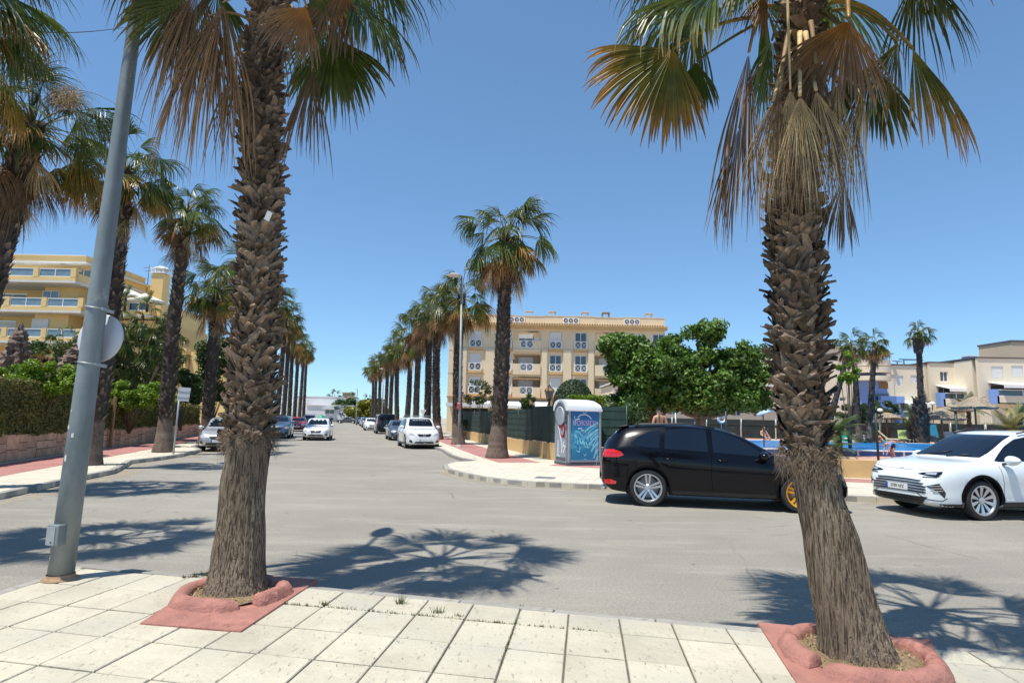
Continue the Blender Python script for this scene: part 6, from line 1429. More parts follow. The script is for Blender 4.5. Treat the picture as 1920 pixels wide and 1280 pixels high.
    for k, (a, c, y0) in enumerate(((215, 262, 553), (240, 302, 562))):
        q = A((a+c)/2, y0, 62); m = MB(); n = 12; V = [(q.x, q.y-LY, q.z+.7)]; V += [(q.x+2.1*math.cos(2*PI*j/n), q.y-LY+1.6*math.sin(2*PI*j/n), q.z-.15) for j in range(n)]; V += [(v[0], v[1], v[2]-.15) for v in V[1:]]
        m.add(V, [(0, 1+j, 1+(j+1) % n) for j in range(n)]+[(1+j, n+1+j, n+1+(j+1) % n, 1+(j+1) % n) for j in range(n)]); m.tube([(q.x, q.y-LY, lv[1]), (q.x, q.y-LY, q.z+.7)], .04, 6); m.build('parasol', 'awning', r)
    q = A(302, 520, 73); m = MB(); m.box((q.x, 15, q.z-3.0), (1.5, 1.5, 6.6)); m.build('chimney', 'yellow', r)
    m = MB(); m.box((q.x, 15, q.z+.42), (1.8, 1.8, .12)); m.box((q.x, 15, q.z+.95), (1.8, 1.8, .12))
    for sx in (-.7, -.23, .23, .7): m.box((q.x+sx, 14.2, q.z+.68), (.14, .14, .42))
    m.lathe([(.02, 1.45), (.5, 1.3), (1.0, 1.01)], (q.x, 15, q.z), 12); m.build('chimney_cap', 'white', r)
    m = MB(); m.tube([(q.x-1.6, 15, q.z-2), (q.x-1.6, 15, q.z+1.6)], .04, 5); m.bar((q.x-2.3, 15, q.z+1.2), (q.x-1.0, 15, q.z+1.2), .05); m.bar((q.x-2.1, 15, q.z+.8), (q.x-1.2, 15, q.z+.8), .05); m.build('aerial', 'roofgrey', r)
    q = A(352, 690, 62); m = MB(); m.box((q.x-1.6, 6, 4), (.9, .9, 9)); m.box((q.x+2.0, 6.4, 4), (6, .4, 8.4)); m.build('garden_wing', 'yellow', r)
    window(r, q.x+1.3, 5.9, 1.3, 1.5, 6.1); window(r, q.x+3.3, 5.9, 1.3, 1.5, 6.1)
    for k, (x, y) in enumerate(((236, 556), (277, 566))):
        q = A(x, y, 59.2); 
        for j in range(9):
            o = link('roof_palm_frond', FT[j % 5], r); o.location = (q.x, q.y-LY, q.z-.2); o.rotation_euler = (0, 0, j*2.4); o.scale = (1., 1., 1.)
        m = MB(); m.tube([(q.x, q.y-LY, lv[1]), (q.x, q.y-LY, q.z-.2)], .12, 6); m.build('roof_palm_stem', 'bark_far', r)
left_building()

RY = 65.
def right_buildings():
    X = lambda px, Y=RY: A(px, 720, Y).x; Z = lambda x, y, Y=RY: A(x, y, Y).z
    # beige tower
    r = thing('tower_block', 'plain beige tower block end behind the pool palms', 'building', (0, 60, 0)); x0, x1 = X(1500, 60), X(1606, 60); m = MB(); ops = [(X(1572, 60), X(1580, 60), Z(1575, 722, 60), Z(1575, 706, 60)), (X(1573, 60), X(1585, 60), Z(1575, 752, 60), Z(1575, 744, 60))]
    facade(m, x0, x1, 0, Z(1580, 652, 60), ops, .3); m.box(((x0+x1)/2, 5.2, Z(1580, 652, 60)/2-.05), (x1-x0, 9.6, Z(1580, 652, 60)-.1)); m.build('wall', 'pale', r)
    for o in ops: window(r, (o[0]+o[1])/2, o[2], o[1]-o[0], o[3]-o[2], .12, 0, 0)
    m = MB(); m.box(((x0+x1)/2, 4.8, Z(1580, 652, 60)+.1), (x1-x0+.2, 10.2, .2)); m.build('roof_trim', 'offwhite', r)
    # blue staircase block with white curved balconies
    r = thing('blue_stair_block', 'bright blue stairwell block with pale rounded balconies', 'building', (0, 63.5, 0)); x0, x1 = X(1607, 63.5), X(1663, 63.5); zt = Z(1625, 664, 63.5)
    m = MB(); m.box(((x0+x1)/2, 2, zt/2+1.2), (x1-x0, 4, zt-2.4)); m.build('wall', 'blue', r); m = MB(); m.box(((x0+x1)/2-.6, 1.8, 1.3), (x1-x0+1, 4.2, 2.6)); m.build('lower_wall', 'pale', r)
    for (ya, yb) in ((677, 688), (689, 700), (706, 714)):
        z1, z0 = Z(1630, ya, 63.5), Z(1630, yb, 63.5); m = MB(); m.lathe([(1.85, z0), (1.85, z1)], (X(1634, 63.5), 0, 0), 14, 'Z', a0=PI, a1=2*PI); m.lathe([(.02, z1), (1.85, z1)], (X(1634, 63.5), 0, 0), 14, 'Z', a0=PI, a1=2*PI); m.lathe([(1.85, z0), (.02, z0)], (X(1634, 63.5), 0, 0), 14, 'Z', a0=PI, a1=2*PI); m.build('balcony', 'pale', r)
    q = (X(1656, 63.5), Z(1656, 722, 63.5)); m = MB(); m.box((q[0], -.03, q[1]), (.95, .06, .7)); m.build('opening', 'wood', r)
    m = MB(); m.box((X(1665, 63.5), -.4, Z(1665, 749, 63.5)), (2.5, .5, .7)); m.box((X(1658, 63.5), -.4, Z(1665, 765, 63.5)), (2.3, .4, 1.6)); m.build('terrace_panel', 'blue', r)
    m = MB(); m.box((X(1652, 63.5), -.04, Z(1652, 746, 63.5)), (1.4, .08, .9)); m.build('dark_window', 'winglass', r)
    def block(label, a, c, top, wins, aw, rail, dark, mt='pale', Y=RY, blue=None):
        r = thing('terrace_house', label, 'house', (0, Y, 0), 0, 'pale terraced houses behind the pool'); x0, x1 = X(a, Y), X(c, Y); zt = Z((a+c)/2, top, Y); ops = [(X(p, Y), X(q, Y), Z(p, yb, Y), Z(p, ya, Y)) for p, q, ya, yb in wins]
        lo = []
        if aw: lo = [(X(aw[0], Y)+.3, X(aw[1], Y)-.2, Z(aw[0], rail+4, Y), Z(aw[0], aw[2]+2, Y))]
        m = MB(); facade(m, x0, x1, 0, zt, ops+lo, .3); m.box(((x0+x1)/2, 5.3, zt/2-.05), (x1-x0-.02, 9, zt-.1)); m.build('wall', mt, r)
        m = MB(); m.box(((x0+x1)/2, 4.9, zt+.07), (x1-x0+.12, 10, .14)); m.build('roof_trim', 'roofgrey', r)
        for o in ops: window(r, (o[0]+o[1])/2, o[2], o[1]-o[0], o[3]-o[2], .13, 0. if dark else .98, 1)
        if aw:
            p, q, y0, y1 = X(aw[0], Y), X(aw[1], Y), Z(aw[0], aw[2], Y), Z(aw[0], aw[3], Y); m = MB(); m.add([(p, -.02, y0), (q, -.02, y0), (q+.1, -1.7, y1), (p+.3, -1.7, y1), (p, -.02, y0-.06), (q, -.02, y0-.06), (q+.1, -1.7, y1-.06), (p+.3, -1.7, y1-.06), (p+.3, -1.7, y1-.35), (q+.1, -1.7, y1-.35)], [(0, 3, 2, 1), (4, 5, 6, 7), (3, 8, 9, 2), (0, 4, 7, 3), (1, 2, 6, 5)]); m.build('awning', 'white', r)
            for k in range(2): window(r, lo[0][0]+(lo[0][1]-lo[0][0])*(k+.5)/2, lo[0][2], (lo[0][1]-lo[0][0])/2-.1, lo[0][3]-lo[0][2]-.1, .45, 0, 1)
            zr = Z(aw[0], rail, Y); m = MB(); m.box(((p+q)/2, -1.2, zr-.85), (q-p+.3, .2, .8)); m.box(((p+q)/2, -.6, zr-1.2), (q-p+.3, 1.4, .14)); m.build('balcony', mt, r); grail(r, p, q, -1.2, zr-.45, .7, 'winglass', 3)
            m = MB(); m.box((p-.2, -.9, zr-.5), (.5, .8, 1.5)); m.build('balcony_end', 'blue', r)
        return r
    block('pale terraced house with two closed white shutters, right of the blue block', 1665, 1728, 685, [(1679, 1694, 704, 722), (1708, 1724, 703, 718)], (1676, 1724, 750, 757), 775, False)
    block('pale terraced house with two dark open windows above a white awning', 1744, 1834, 681, [(1764, 1779, 696, 715), (1797, 1813, 695, 714)], (1754, 1820, 722, 729), 741, True, Y=66.5)
    block('pale terraced house with two white shutters at the right edge', 1836, 2010, 673, [(1861, 1883, 686, 708), (1899, 1921, 685, 706), (1950, 1972, 685, 706)], (1852, 1990, 716, 722), 735, False, Y=63)
    r = thing('recessed_wall', 'pale recessed party wall between two terraced houses', 'building', (0, 67, 0)); a, c = X(1727, 67), X(1752, 67); z1 = Z(1740, 683, 67); m = MB(); m.box(((a+c)/2, 4, z1/2), (c-a, 8, z1)); m.build('wall', 'pale', r); m = MB(); m.box(((a+c)/2, 4, z1+.07), (c-a, 8.1, .14)); m.build('roof_trim', 'roofgrey', r)
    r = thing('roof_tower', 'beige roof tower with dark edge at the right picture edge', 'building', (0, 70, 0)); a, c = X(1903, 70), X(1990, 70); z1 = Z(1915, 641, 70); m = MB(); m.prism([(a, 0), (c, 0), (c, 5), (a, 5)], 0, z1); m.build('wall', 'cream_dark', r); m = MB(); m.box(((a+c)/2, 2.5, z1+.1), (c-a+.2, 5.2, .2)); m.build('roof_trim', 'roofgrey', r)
    m = MB(); q = A(1818, 677, 68); m.box((q.x, 68, q.z), (1.0, 1, 1.0)); o = m.build('roof_chimney', 'blue', None); tag(o, 'small blue chimney on the terrace roof', 'chimney'); m = MB(); m.box((q.x, 68, q.z+.56), (1.2, 1.2, .12)); m.build('cap', 'white', o)
    for i, (x, y) in enumerate(((1621, 667), (1631, 667), (1668, 668))):
        q = A(x, y, 64.5); m = MB(); m.tube([(0, 0, -2), (0, 0, .35)], .03, 5); m.bar((-.35, 0, .3), (.35, 0, .3), .04); m.bar((-.25, 0, .1), (.25, 0, .1), .04); m.lathe([(.02, .25), (.22, .33)], (.3, 0, 0), 8); o = m.build('aerial', 'roofgrey'); o.location = q; tag(o, ['aerial on the blue block roof, left one', 'aerial on the blue block roof, right one of the pair', 'taller aerial right of the blue block'][i], 'aerial', 'roof aerials')
    q = A(1708, 674, 66); m = MB(); m.box((0, 0, 0), (2.2, .9, .07), rx=R(14)); o = m.build('solar_panel', 'winglass'); o.location = q; tag(o, 'dark tilted solar panel on the terrace roof', 'solar panel'); m = MB(); m.bar((.8, 0, -.9), (.8, 0, 0), .08); m.bar((-.8, 0, -.9), (-.8, 0, 0), .08); m.build('stand', 'roofgrey', o)
    q = A(1682, 677, 66); m = MB(); m.box((0, 0, 0), (.7, .7, .08), rx=R(12)); o = m.build('solar_panel', 'winglass'); o.location = q; tag(o, 'small square solar panel left of the long one', 'solar panel'); m = MB(); m.bar((0, 0, -.9), (0, 0, 0), .07); m.build('stand', 'roofgrey', o)
    for i, (x, y, Y) in enumerate(((1650, 770, 45), (1748, 757, 48))):
        q = A(x, y, Y); m = MB(); m.lathe([(.02, .2), (.14, .16), (.21, .02), (.21, -.04), (.02, -.08)], n=14); o = m.build('garden_globe_lamp', 'white'); o.location = q; tag(o, ['round white garden lamp left of the thatched parasols', 'round white garden lamp beside the shaggy palm trunk'][i], 'garden lamp', 'white garden lamps'); m = MB(); m.tube([(0, 0, PD-q.z), (0, 0, -.05)], .04, 6); m.build('pole', 'roofgrey', o)
right_buildings()
def low_houses():
    Y = 61; r = thing('low_house', 'low pale house with brown shutters seen under the shade trees', 'house', (0, Y, 0)); X = lambda px: A(px, 760, Y).x; Z = lambda y: A(1320, y, Y).z; x0, x1, zt = X(1150), X(1470), Z(722)
    ops = [(X(p), X(p+17), Z(778), Z(766)) for p in (1188, 1252, 1276, 1372, 1412)]
    m = MB(); facade(m, x0, x1, 0, zt, ops, .3); m.box(((x0+x1)/2, 4.6, zt/2-.05), (x1-x0-.1, 8, zt-.1)); m.build('wall', 'pale', r); m = MB(); m.box(((x0+x1)/2, 4, zt+.08), (x1-x0+.3, 9, .16)); m.box(((x0+x1)/2, -.25, Z(752)), (x1-x0, .5, .14)); m.build('roof_trim', 'offwhite', r)
    for o in ops: f = window(r, (o[0]+o[1])/2, o[2], o[1]-o[0], o[3]-o[2], .12, 0, 1); m = MB(); m.box((-(o[1]-o[0])*.27, -.05, (o[3]-o[2])/2), ((o[1]-o[0])*.42, .03, o[3]-o[2]-.1)); m.build('shutter', 'wood', f)
low_houses()
def white_building():
    Y = 158; r = thing('white_building', 'low white building closing the far end of the street', 'building', (0, Y, 0)); X = lambda px: A(px, 770, Y).x; Z = lambda y: A(600, y, Y).z
    wm = mat('white_render', (.62, .62, .64), .9, var=.05, vs=.3)
    m = MB(); facade(m, X(570), X(663), 0, Z(760), [(X(610), X(627), Z(775), Z(767))], .4); m.box(((X(570)+X(663))/2, 5.3, Z(760)/2-.05), (X(663)-X(570)-.1, 9.8, Z(760)-.1)); m.build('wall', wm, r)
    m = MB(); m.box(((X(540)+X(622))/2, 9, Z(743)/2), (X(622)-X(540), 10, Z(743))); m.build('upper_wall', wm, r)
    m = MB(); m.box(((X(540)+X(622))/2, 9, Z(743)+.1), (X(622)-X(540)+.2, 10.2, .2)); m.box(((X(575)+X(663))/2, 5, Z(760)+.1), (X(663)-X(575)+.2, 10.6, .2)); m.build('roof_trim', 'offwhite', r)
    window(r, X(618.5), Z(775), X(627)-X(610), Z(767)-Z(775), .15, 0, 1); m = MB(); m.box((X(618), -.6, Z(765.5)), (X(630)-X(608), 1.3, .2)); m.build('canopy', 'white', r)
white_building()
Y = 185; q = A(654, 737, Y); b = MB(); b.box((0, 0, 0), (3.0, 3, 5)); b.box((0, 0, 2.6), (3.4, 3.4, .25)); o = b.build('distant_tower', 'cream_dark'); o.location = (q.x, Y, q.z-2.5); tag(o, 'small distant beige tower top above the far trees', 'building')

# ================================================================== STREET FURNITURE
def lamp_near():
    a = G(113, 1085, PZ); t = A(256, 20, a.y); r = thing('lamp_post', 'tall grey galvanised lamp post leaning in front at the left', 'street lamp', (a.x, a.y, PZ)); d = (Vector(t)-Vector(a)); d = d/d.z; H = 7.6
    m = MB(); m.tube([Vector((0, 0, 0)), d*1.0, d*2.5, d*4.2, d*6.2, d*H], [.108, .103, .090, .075, .059, .047], 28); m.build('pole', 'galv', r)
    m = MB(); m.lathe([(.15, .0), (.15, .012), (.118, .02), (.116, .05)], n=24); m.build('base_plate', 'rust', r)
    m = MB(); e = d*H; P = [e, e+Vector((.0, .2, .24)), e+Vector((-.02, .7, .42)), e+Vector((-.04, 1.2, .48))]; m.tube(P, [.045, .04, .035, .033], 8); m.build('arm', 'galv', r)
    m = MB(); c = P[-1]; V = []; n = 12; K = 8
    for i in range(K+1):
        f = i/K; ww = .16*math.sin(PI*min(.98, .12+.86*f))**.6
        for j in range(n): aa = 2*PI*j/n; V.append(c+Vector((math.cos(aa)*ww, -.05+.75*f, .07*math.sin(aa)*ww/.16+.02)))
    m.add(V, [(i*n+j, i*n+(j+1) % n, (i+1)*n+(j+1) % n, (i+1)*n+j) for i in range(K) for j in range(n)]+[tuple(range(n)), tuple(K*n+j for j in range(n))], 0, True); m.build('lamp_head', 'galv_plain', r)
    q = A(106, 1002, a.y-.11)-Vector((a.x, a.y, PZ)); m = MB(); m.box((0, 0, 0), (.135, .09, .19)); o = m.build('junction_box', 'galv', r, bevel=.01); o.location = q; o.rotation_euler = (0, 0, -.25)
    m = MB(); m.box((-.01, -.048, -.005), (.098, .008, .16)); m.build('cover', 'galv_plain', o); m = MB(); m.box((.005, -.055, -.06), (.008, .006, .012)); m.build('lock', 'black', o)
    m = MB()
    for (x, y, w_, h) in ((140, 800, .03, .018), (150, 815, .02, .02), (136, 857, .022, .028), (147, 770, .012, .01)):
        q = A(x, y, a.y)-Vector((a.x, a.y, PZ)); c = d*q.z; o = q-c; an = math.asin(max(-1, min(1, o.x/.1))); 
        for k in range(4): a0 = an+(k-2)*w_*3; rr = .107-.004*q.z; m.add([c+Vector((math.sin(a0)*rr, -math.cos(a0)*rr, -h*(1+.3*(k % 2)))), c+Vector((math.sin(a0+w_*3)*rr, -math.cos(a0+w_*3)*rr, -h)), c+Vector((math.sin(a0+w_*3)*rr, -math.cos(a0+w_*3)*rr, h*(.6+.5*(k % 2)))), c+Vector((math.sin(a0)*rr, -math.cos(a0)*rr, h))], [(0, 1, 2, 3)])
    m.build('torn_sticker', 'offwhite', r)
    # round sign seen from behind, strapped to the pole
    c = A(188, 634, a.y+.14); s = thing('road_sign', 'round road sign seen from behind, strapped to the grey lamp post', 'road sign', c); m = MB(); m.lathe([(.001, -.012), (.235, -.012), (.247, -.004), (.247, .012), (.235, .004), (.001, .004)], n=48, axis='Y'); o = m.build('disc', 'signback', s, sharp=40); o.rotation_euler = (R(-4), R(7), R(-7))
    for y in (578, 681):
        q = A(172, y, a.y)-c; zz = A(172, y, a.y).z-PZ; cc = Vector((a.x, a.y, PZ))+d*zz-c; m = MB(); rr = .097; P = [cc+Vector((rr*math.cos(2*PI*k/24), rr*math.sin(2*PI*k/24), -.012*math.cos(2*PI*k/24))) for k in range(25)]; m.tube(P, .006, 6, cap=False); m.bar(cc+Vector((.085, -.05, -.01)), cc+Vector((.10, .1, -.02)), .02, .03); m.build('strap', 'galv_plain', s)
lamp_near()
def lamp_far():
    a = G(861, 838, PZ); r = thing('street_lamp', 'slim grey street lamp with a flat disc head beside the white SUV', 'street lamp', (a.x, a.y, PZ)); t = A(866, 517, a.y)-a
    m = MB(); m.tube([(0, 0, 0), (t.x*.15, 0, 1.3), (t.x, 0, t.z)], [.10, .085, .055], 12); m.build('pole', 'galv', r); m = MB(); m.lathe([(.17, 0), (.15, .1), (.10, .14)], n=12); m.build('base', 'concrete', r)
    m = MB(); m.lathe([(.01, .10), (.22, .08), (.42, 0), (.36, -.05), (.01, -.06)], (t.x-.42, 0, t.z+.02), 22); m.tube([(t.x, 0, t.z-.02), (t.x-.3, 0, t.z+.06)], .03, 6); m.build('lamp_head', 'offwhite', r)
    q = A(861, 760, a.y-.08)-a; m = MB(); m.box((q.x-.02, -.10, q.z), (.22, .03, .42)); o = m.build('notice', mat('faded_red_notice', (.42, .08, .09), .6, var=.3, vs=9), r); m = MB(); m.box((q.x-.02, -.118, q.z+.12), (.16, .006, .05)); m.build('print', 'offwhite', o)
lamp_far()
for i, (px, y0, yt, Yl) in enumerate(((718, 815, 700, 80), (684, 800, 745, 120))):
    q = A(px+11, 800, Yl); m = MB(); m.tube([(0, 0, 0), (0, 0, 8 if i == 0 else 7)], [.1, .06], 8); o = m.build('street_lamp', 'galv_plain'); o.location = (q.x-(1 if i == 0 else 3), Yl, 0); tag(o, ['distant grey lamp post among the right palm trunks', 'farthest grey lamp post left of the right palm row'][i], 'street lamp'); m = MB(); m.lathe([(.01, .1), (.4, 0), (.01, -.06)], (-.3, 0, 8 if i == 0 else 7), 12); m.build('lamp_head', 'offwhite', o)
def square_sign():
    a = G(325, 851, PZ); r = thing('square_sign', 'blank back of a small square sign on a thin pole by the palm', 'road sign', (a.x, a.y, PZ)); t = A(338, 728, a.y)-a; m = MB(); m.tube([(0, 0, 0), t], .035, 10); m.build('pole', 'galv_plain', r)
    q = A(345, 739, a.y)-a; m = MB(); m.box((0, 0, 0), (.42, .015, .52)); o = m.build('plate', 'signback', r); o.location = (q.x+.02, -.045, q.z); o.rotation_euler = (0, R(4), .25); m = MB(); m.bar((-.2, -.012, .1), (.2, -.012, .1), .012, .03); m.bar((-.2, -.012, -.12), (.2, -.012, -.12), .012, .03); m.build('rail', 'galv_plain', o)
square_sign()
q = A(793, 774, 42); m = MB(); m.add([(-.45, 0, .45), (.0, 0, -.4), (.45, 0, .45), (-.45, .03, .45), (0, .03, -.4), (.45, .03, .45)], [(0, 1, 2), (5, 4, 3), (0, 3, 4, 1), (1, 4, 5, 2), (2, 5, 3, 0)]); o = m.build('triangle_sign', 'white'); o.location = q; o.scale = (.5, .5, .5); tag(o, 'white give way triangle standing above the white SUV roof', 'road sign'); m = MB(); m.tube([(0, .06, -3), (0, .06, .5)], .04, 8); m.build('pole', 'galv_plain', o); m = MB(); m.add([(-.30, -.006, .33), (0, -.006, -.22), (.30, -.006, .33)], [(0, 1, 2)]); m.build('inner_face', 'offwhite', o)
def lantern():
    q = A(1030, 740, 27); r = thing('lantern', 'old style brown glass lantern on a post beside the portable toilet roof', 'lantern', (q.x, 27, PD)); h = q.z-PD-.25
    m = MB(); m.tube([(0, 0, 0), (0, 0, h)], [.06, .04], 8); m.lathe([(.05, h), (.12, h+.03), (.05, h+.06)], n=8); m.build('post', 'black', r); m = MB(); m.lathe([(.12, h+.06), (.2, h+.42)], n=6, smooth=False); m.build('glass', mat('lantern_glass', (.30, .22, .17), .2), r)
    m = MB(); m.lathe([(.24, h+.42), (.22, h+.46), (.09, h+.60), (.06, h+.66), (.01, h+.72)], n=6, smooth=False)
    for k in range(6): a = 2*PI*k/6; m.bar((.12*math.cos(a), .12*math.sin(a), h+.06), (.205*math.cos(a), .205*math.sin(a), h+.43), .018)
    m.build('frame', 'wood', r)
lantern()
def igloo():
    q = G(602, 799); Y = 92; c = A(602, 786, Y); r = thing('recycling_bin', 'green dome shaped bottle bank behind the white saloon', 'recycling bin', (c.x, Y, 0)); m = MB(); m.lathe([(.62, .0), (.75, .5), (.78, .9), (.70, 1.3), (.45, 1.62), (.15, 1.75), (.01, 1.76)], n=18); m.build('shell', mat('bin_green', (.06, .28, .16), .5), r); m = MB(); m.lathe([(.16, -.02), (.16, .03), (.01, .03)], (0, -.68, 1.2), 12, 'Y'); m.build('opening', 'black', r); m = MB(); m.tube([(0, 0, 1.74), (0, 0, 1.9)], .05, 6); m.build('lifting_eye', 'galv_plain', r)
igloo()
# --- portable toilet
def toilet():
    a, bb = G(1066, 873, PZ), G(1124, 871, PZ); d = bb-a; rz = math.atan2(d.y, d.x)*.6; r = thing('portable_toilet', 'blue and grey portable toilet with white roof covered in graffiti', 'portable toilet', (a.x, a.y, PZ), rz); W, Dp, H = d.length*.88, 1.12, 1.98
    gm = mat('toilet_grey', (.26, .305, .35), .55, var=.1, vs=3); gd = mat('toilet_dark_grey', (.085, .10, .12), .6, var=.15)
    bmx, nt, b_ = base('toilet_blue'); v = N(nt, 'ShaderNodeTexCoord').outputs['Object']; sx = N(nt, 'ShaderNodeSeparateXYZ'); nt.links.new(v, sx.inputs[0]); mrr = N(nt, 'ShaderNodeMapRange'); mrr.inputs[1].default_value = -.9; mrr.inputs[2].default_value = .9; nt.links.new(sx.outputs[2], mrr.inputs[0])
    c = ramp(nt, mrr.outputs[0], [(0, (.012, .19, .34)), (.45, (.012, .22, .42)), (1, (.012, .09, .27))])
    f = ramp(nt, noise(nt, 7, 5, .7, vec=v), [(.46, 0.), (.55, .85)]); mr2 = ramp(nt, mrr.outputs[0], [(.22, 0.), (.32, 1.), (.52, 1.), (.64, 0.)]); fm = mixc(nt, 1., f, mr2, 'MULTIPLY'); c = mixc(nt, fm, c, (.13, .46, .60)); nt.links.new(c, b_.inputs['Base Color']); b_.inputs['Roughness'].default_value = .4
    m = MB(); m.box((W/2, Dp/2, H/2+.05), (W-.06, Dp-.06, H-.1)); m.build('body', gm, r)
    m = MB(); m.box((W/2, Dp/2, .05), (W+.06, Dp+.06, .1)); m.build('base', gd, r, bevel=.01)
    for x, y in ((.03, .03), (W-.03, .03), (.03, Dp-.03), (W-.03, Dp-.03)): m = MB(); m.box((x, y, H/2+.05), (.10, .10, H-.1)); m.build('corner_post', gm, r, bevel=.02)
    m = MB(); m.box((0, 0, 0), (W-.2, .03, H-.22)); pn = m.build('panel', bmx, r, bevel=.008); pn.location = (W/2, -.0, H/2+.04)
    for k in range(2): m = MB(); m.box((W/2, -.012, .16 if k == 0 else H-.02), (W-.16, .05, .06)); m.build('panel_rail', gm, r)
    # moulded arcs and spray paint on the blue panel
    lb = mat('light_blue_arc', (.22, .52, .66), .45, var=.2, vs=8); pk = mat('pink_spray', (.50, .30, .52), .6, var=.2, vs=20); wh = mat('white_spray', (.75, .76, .80), .6, var=.1); rd = mat('red_spray', (.34, .06, .075), .6, var=.4, vs=14); cy = mat('cyan_spray', (.25, .62, .72), .6, var=.2)
    def ribbon(name, P, w_, mt, par, y=-.017, th=.004, axis='x'):
        w_ *= 1.35
        m = MB()
        for p, q in zip(P, P[1:]):
            m.bar((p[0], y, p[1]), (q[0], y, q[1]), th, w_) if axis == 'x' else m.bar((y, p[0], p[1]), (y, q[0], q[1]), th, w_)
        o = m.build(name, mt, par); return o
    hw = (W-.2)/2; hh = (H-.22)/2
    for k in range(6):
        x0 = -.02+.10*k*.9; z0 = .14-.23*k; P = [(x0+(hw-.02-x0)*t, z0+(.33+.05*k*0)*(t**.75)+.0) for t in np.linspace(0, 1, 7)]; ribbon('moulded_arc', P, .05, lb, pn)
    for k in range(5):
        x0 = .12+.09*k; z0 = .08-.23*k; P = [(x0+(hw-.04-x0)*t, z0+.30*(t**.75)) for t in np.linspace(0, 1, 6)]; ribbon('moulded_arc', P, .018, cy, pn)
    for txt, s, x, z, mt, sxx in (('POKSID', .255, -.06, .44, pk, .95), ):
        t = text_mesh(txt, s, 'graffiti', 'ink', pn, (x, -.018, z), (PI/2, 0, 0), .001, sxx); t.data.materials[0] = pk
    for P, w_, mt in (([(-.40, .36), (-.40, .56), (-.22, .60)], .02, wh), ([(-.30, .64), (-.18, .74), (0, .76), (.16, .70), (.24, .60)], .02, wh), ([(-.42, .70), (-.42, .60)], .03, wh), ([(-.28, .26), (-.14, .27), (-.13, .20), (.02, .18)], .022, wh), ([(.38, .52), (.48, .44), (.36, .36)], .022, pk), ([(-.06, .19), (.1, .20), (.16, .28)], .02, cy), ([(-.40, .18), (-.24, .12), (-.08, -.02)], .03, lb), ([(-.42, .02), (-.32, -.06), (-.30, -.30)], .03, cy), ([(-.22, -.05), (-.16, -.28), (-.08, -.16), (-.02, -.34)], .026, cy), ([(-.36, -.34), (-.34, -.52), (-.22, -.56), (-.2, -.40)], .024, cy), ([(.02, -.2), (.14, -.42), (-.02, -.36)], .026, cy), ([(-.06, -.62), (0, -.70), (.05, -.60)], .016, lb), ([(-.10, .86), (-.06, .80), (.04, .82), (.08, .88)], .018, lb), ([(-.06, -.80), (.06, -.81)], .018, lb)): ribbon('graffiti', P, w_, mt, pn)
    # door side
    m = MB(); m.box((-.012, Dp/2, .96), (.04, Dp-.26, 1.74)); dr = m.build('door', gm, r, bevel=.01)
    m = MB(); m.box((-.038, Dp/2, .22), (.02, Dp-.36, .10)); m.box((-.036, .24, 1.0), (.02, .05, .14)); m.build('kick_plate', gd, dr)
    def pr(u): return u*Dp
    for P, w_, mt in (([(.80, 1.62), (.72, 1.40), (.52, .92), (.40, .60)], .035, wh), ([(.72, .86), (.72, .30)], .035, wh), ([(.84, .24), (.72, .34), (.58, .24), (.80, .24)], .03, wh), ([(.44, .66), (.44, .42)], .035, wh), ([(.30, .82), (.34, .70), (.24, .64), (.32, .42)], .035, wh), ([(.26, .62), (.16, .66)], .03, wh)): ribbon('graffiti', [(pr(u), z) for u, z in P], w_, mt, dr, -.036, axis='y')
    for P, w_ in (([(.72, 1.58), (.62, 1.30), (.50, 1.55), (.46, 1.20), (.30, 1.56), (.22, 1.22), (.36, .96), (.14, 1.36)], .085), ([(.60, 1.12), (.40, .98), (.24, 1.04), (.26, 1.44), (.60, 1.46)], .07)): ribbon('graffiti', [(pr(u), z) for u, z in P], w_, rd, dr, -.0335, axis='y')
    # barrel roof with arched end and vent
    m = MB(); n = 16; V = []; pr_ = []
    for j in range(n+1): t = j/n; aa = PI*t; pr_.append((Dp/2-(Dp/2+.05)*math.copysign(abs(math.cos(aa))**.75, math.cos(aa)), H-.06+.40*math.sin(aa)**.75))
    for x, s in ((-.07, 1), (W*.72, 1), (W*.90, .93), (W+.02, .72), (W+.06, .25)):
        for (y, z) in pr_: V.append((x, Dp/2+(y-Dp/2)*(.97+.03*s), H-.06+(z-H+.06)*s))
    k = n+1; F = [(i*k+j, i*k+j+1, (i+1)*k+j+1, (i+1)*k+j) for i in range(4) for j in range(n)]; F += [tuple(reversed(range(k))), tuple(4*k+j for j in range(k))]; m.add(V, F, 0, True); m.box((W/2-.01, Dp/2, H-.04), (W+.10, Dp+.09, .09)); m.build('roof', mat('roof_white', (.74, .75, .76), .45, var=.03), r, sharp=45)
    m = MB(); P = [(-.085, Dp/2+(y-Dp/2)*.82, H-.52+(z-H+.06)*1.0+.48*(1 if 0 < j < n else .2)) for j, (y, z) in enumerate(pr_)]; P = [(-.085, Dp/2-(Dp*.40)*math.cos(PI*j/14), H-.16+.36*math.sin(PI*j/14)) for j in range(15)]; P = [(-.085, P[0][1], H-.55)]+P+[(-.085, P[-1][1], H-.55)]; m.tube(P, .028, 6); m.build('arch_trim', gd, r)
    m = MB(); m.box((-.03, Dp/2, H-.02), (.06, Dp*.8, .55)); m.lathe([(Dp*.39, -.075), (Dp*.39, -.03), (.01, -.03)], (0, Dp/2, H-.14), 20, 'X'); m.lathe([(.01, -.078), (Dp*.39, -.075)], (0, Dp/2, H-.14), 20, 'X'); m.build('vent_panel', gm, r)
    m = MB(); m.tube([(-.082, Dp/2+.28*math.cos(t), H-.24+.30*math.sin(t)) for t in np.linspace(.2, PI+1.0, 14)], .012, 5); m.build('vent_rim', wh, r)
toilet()

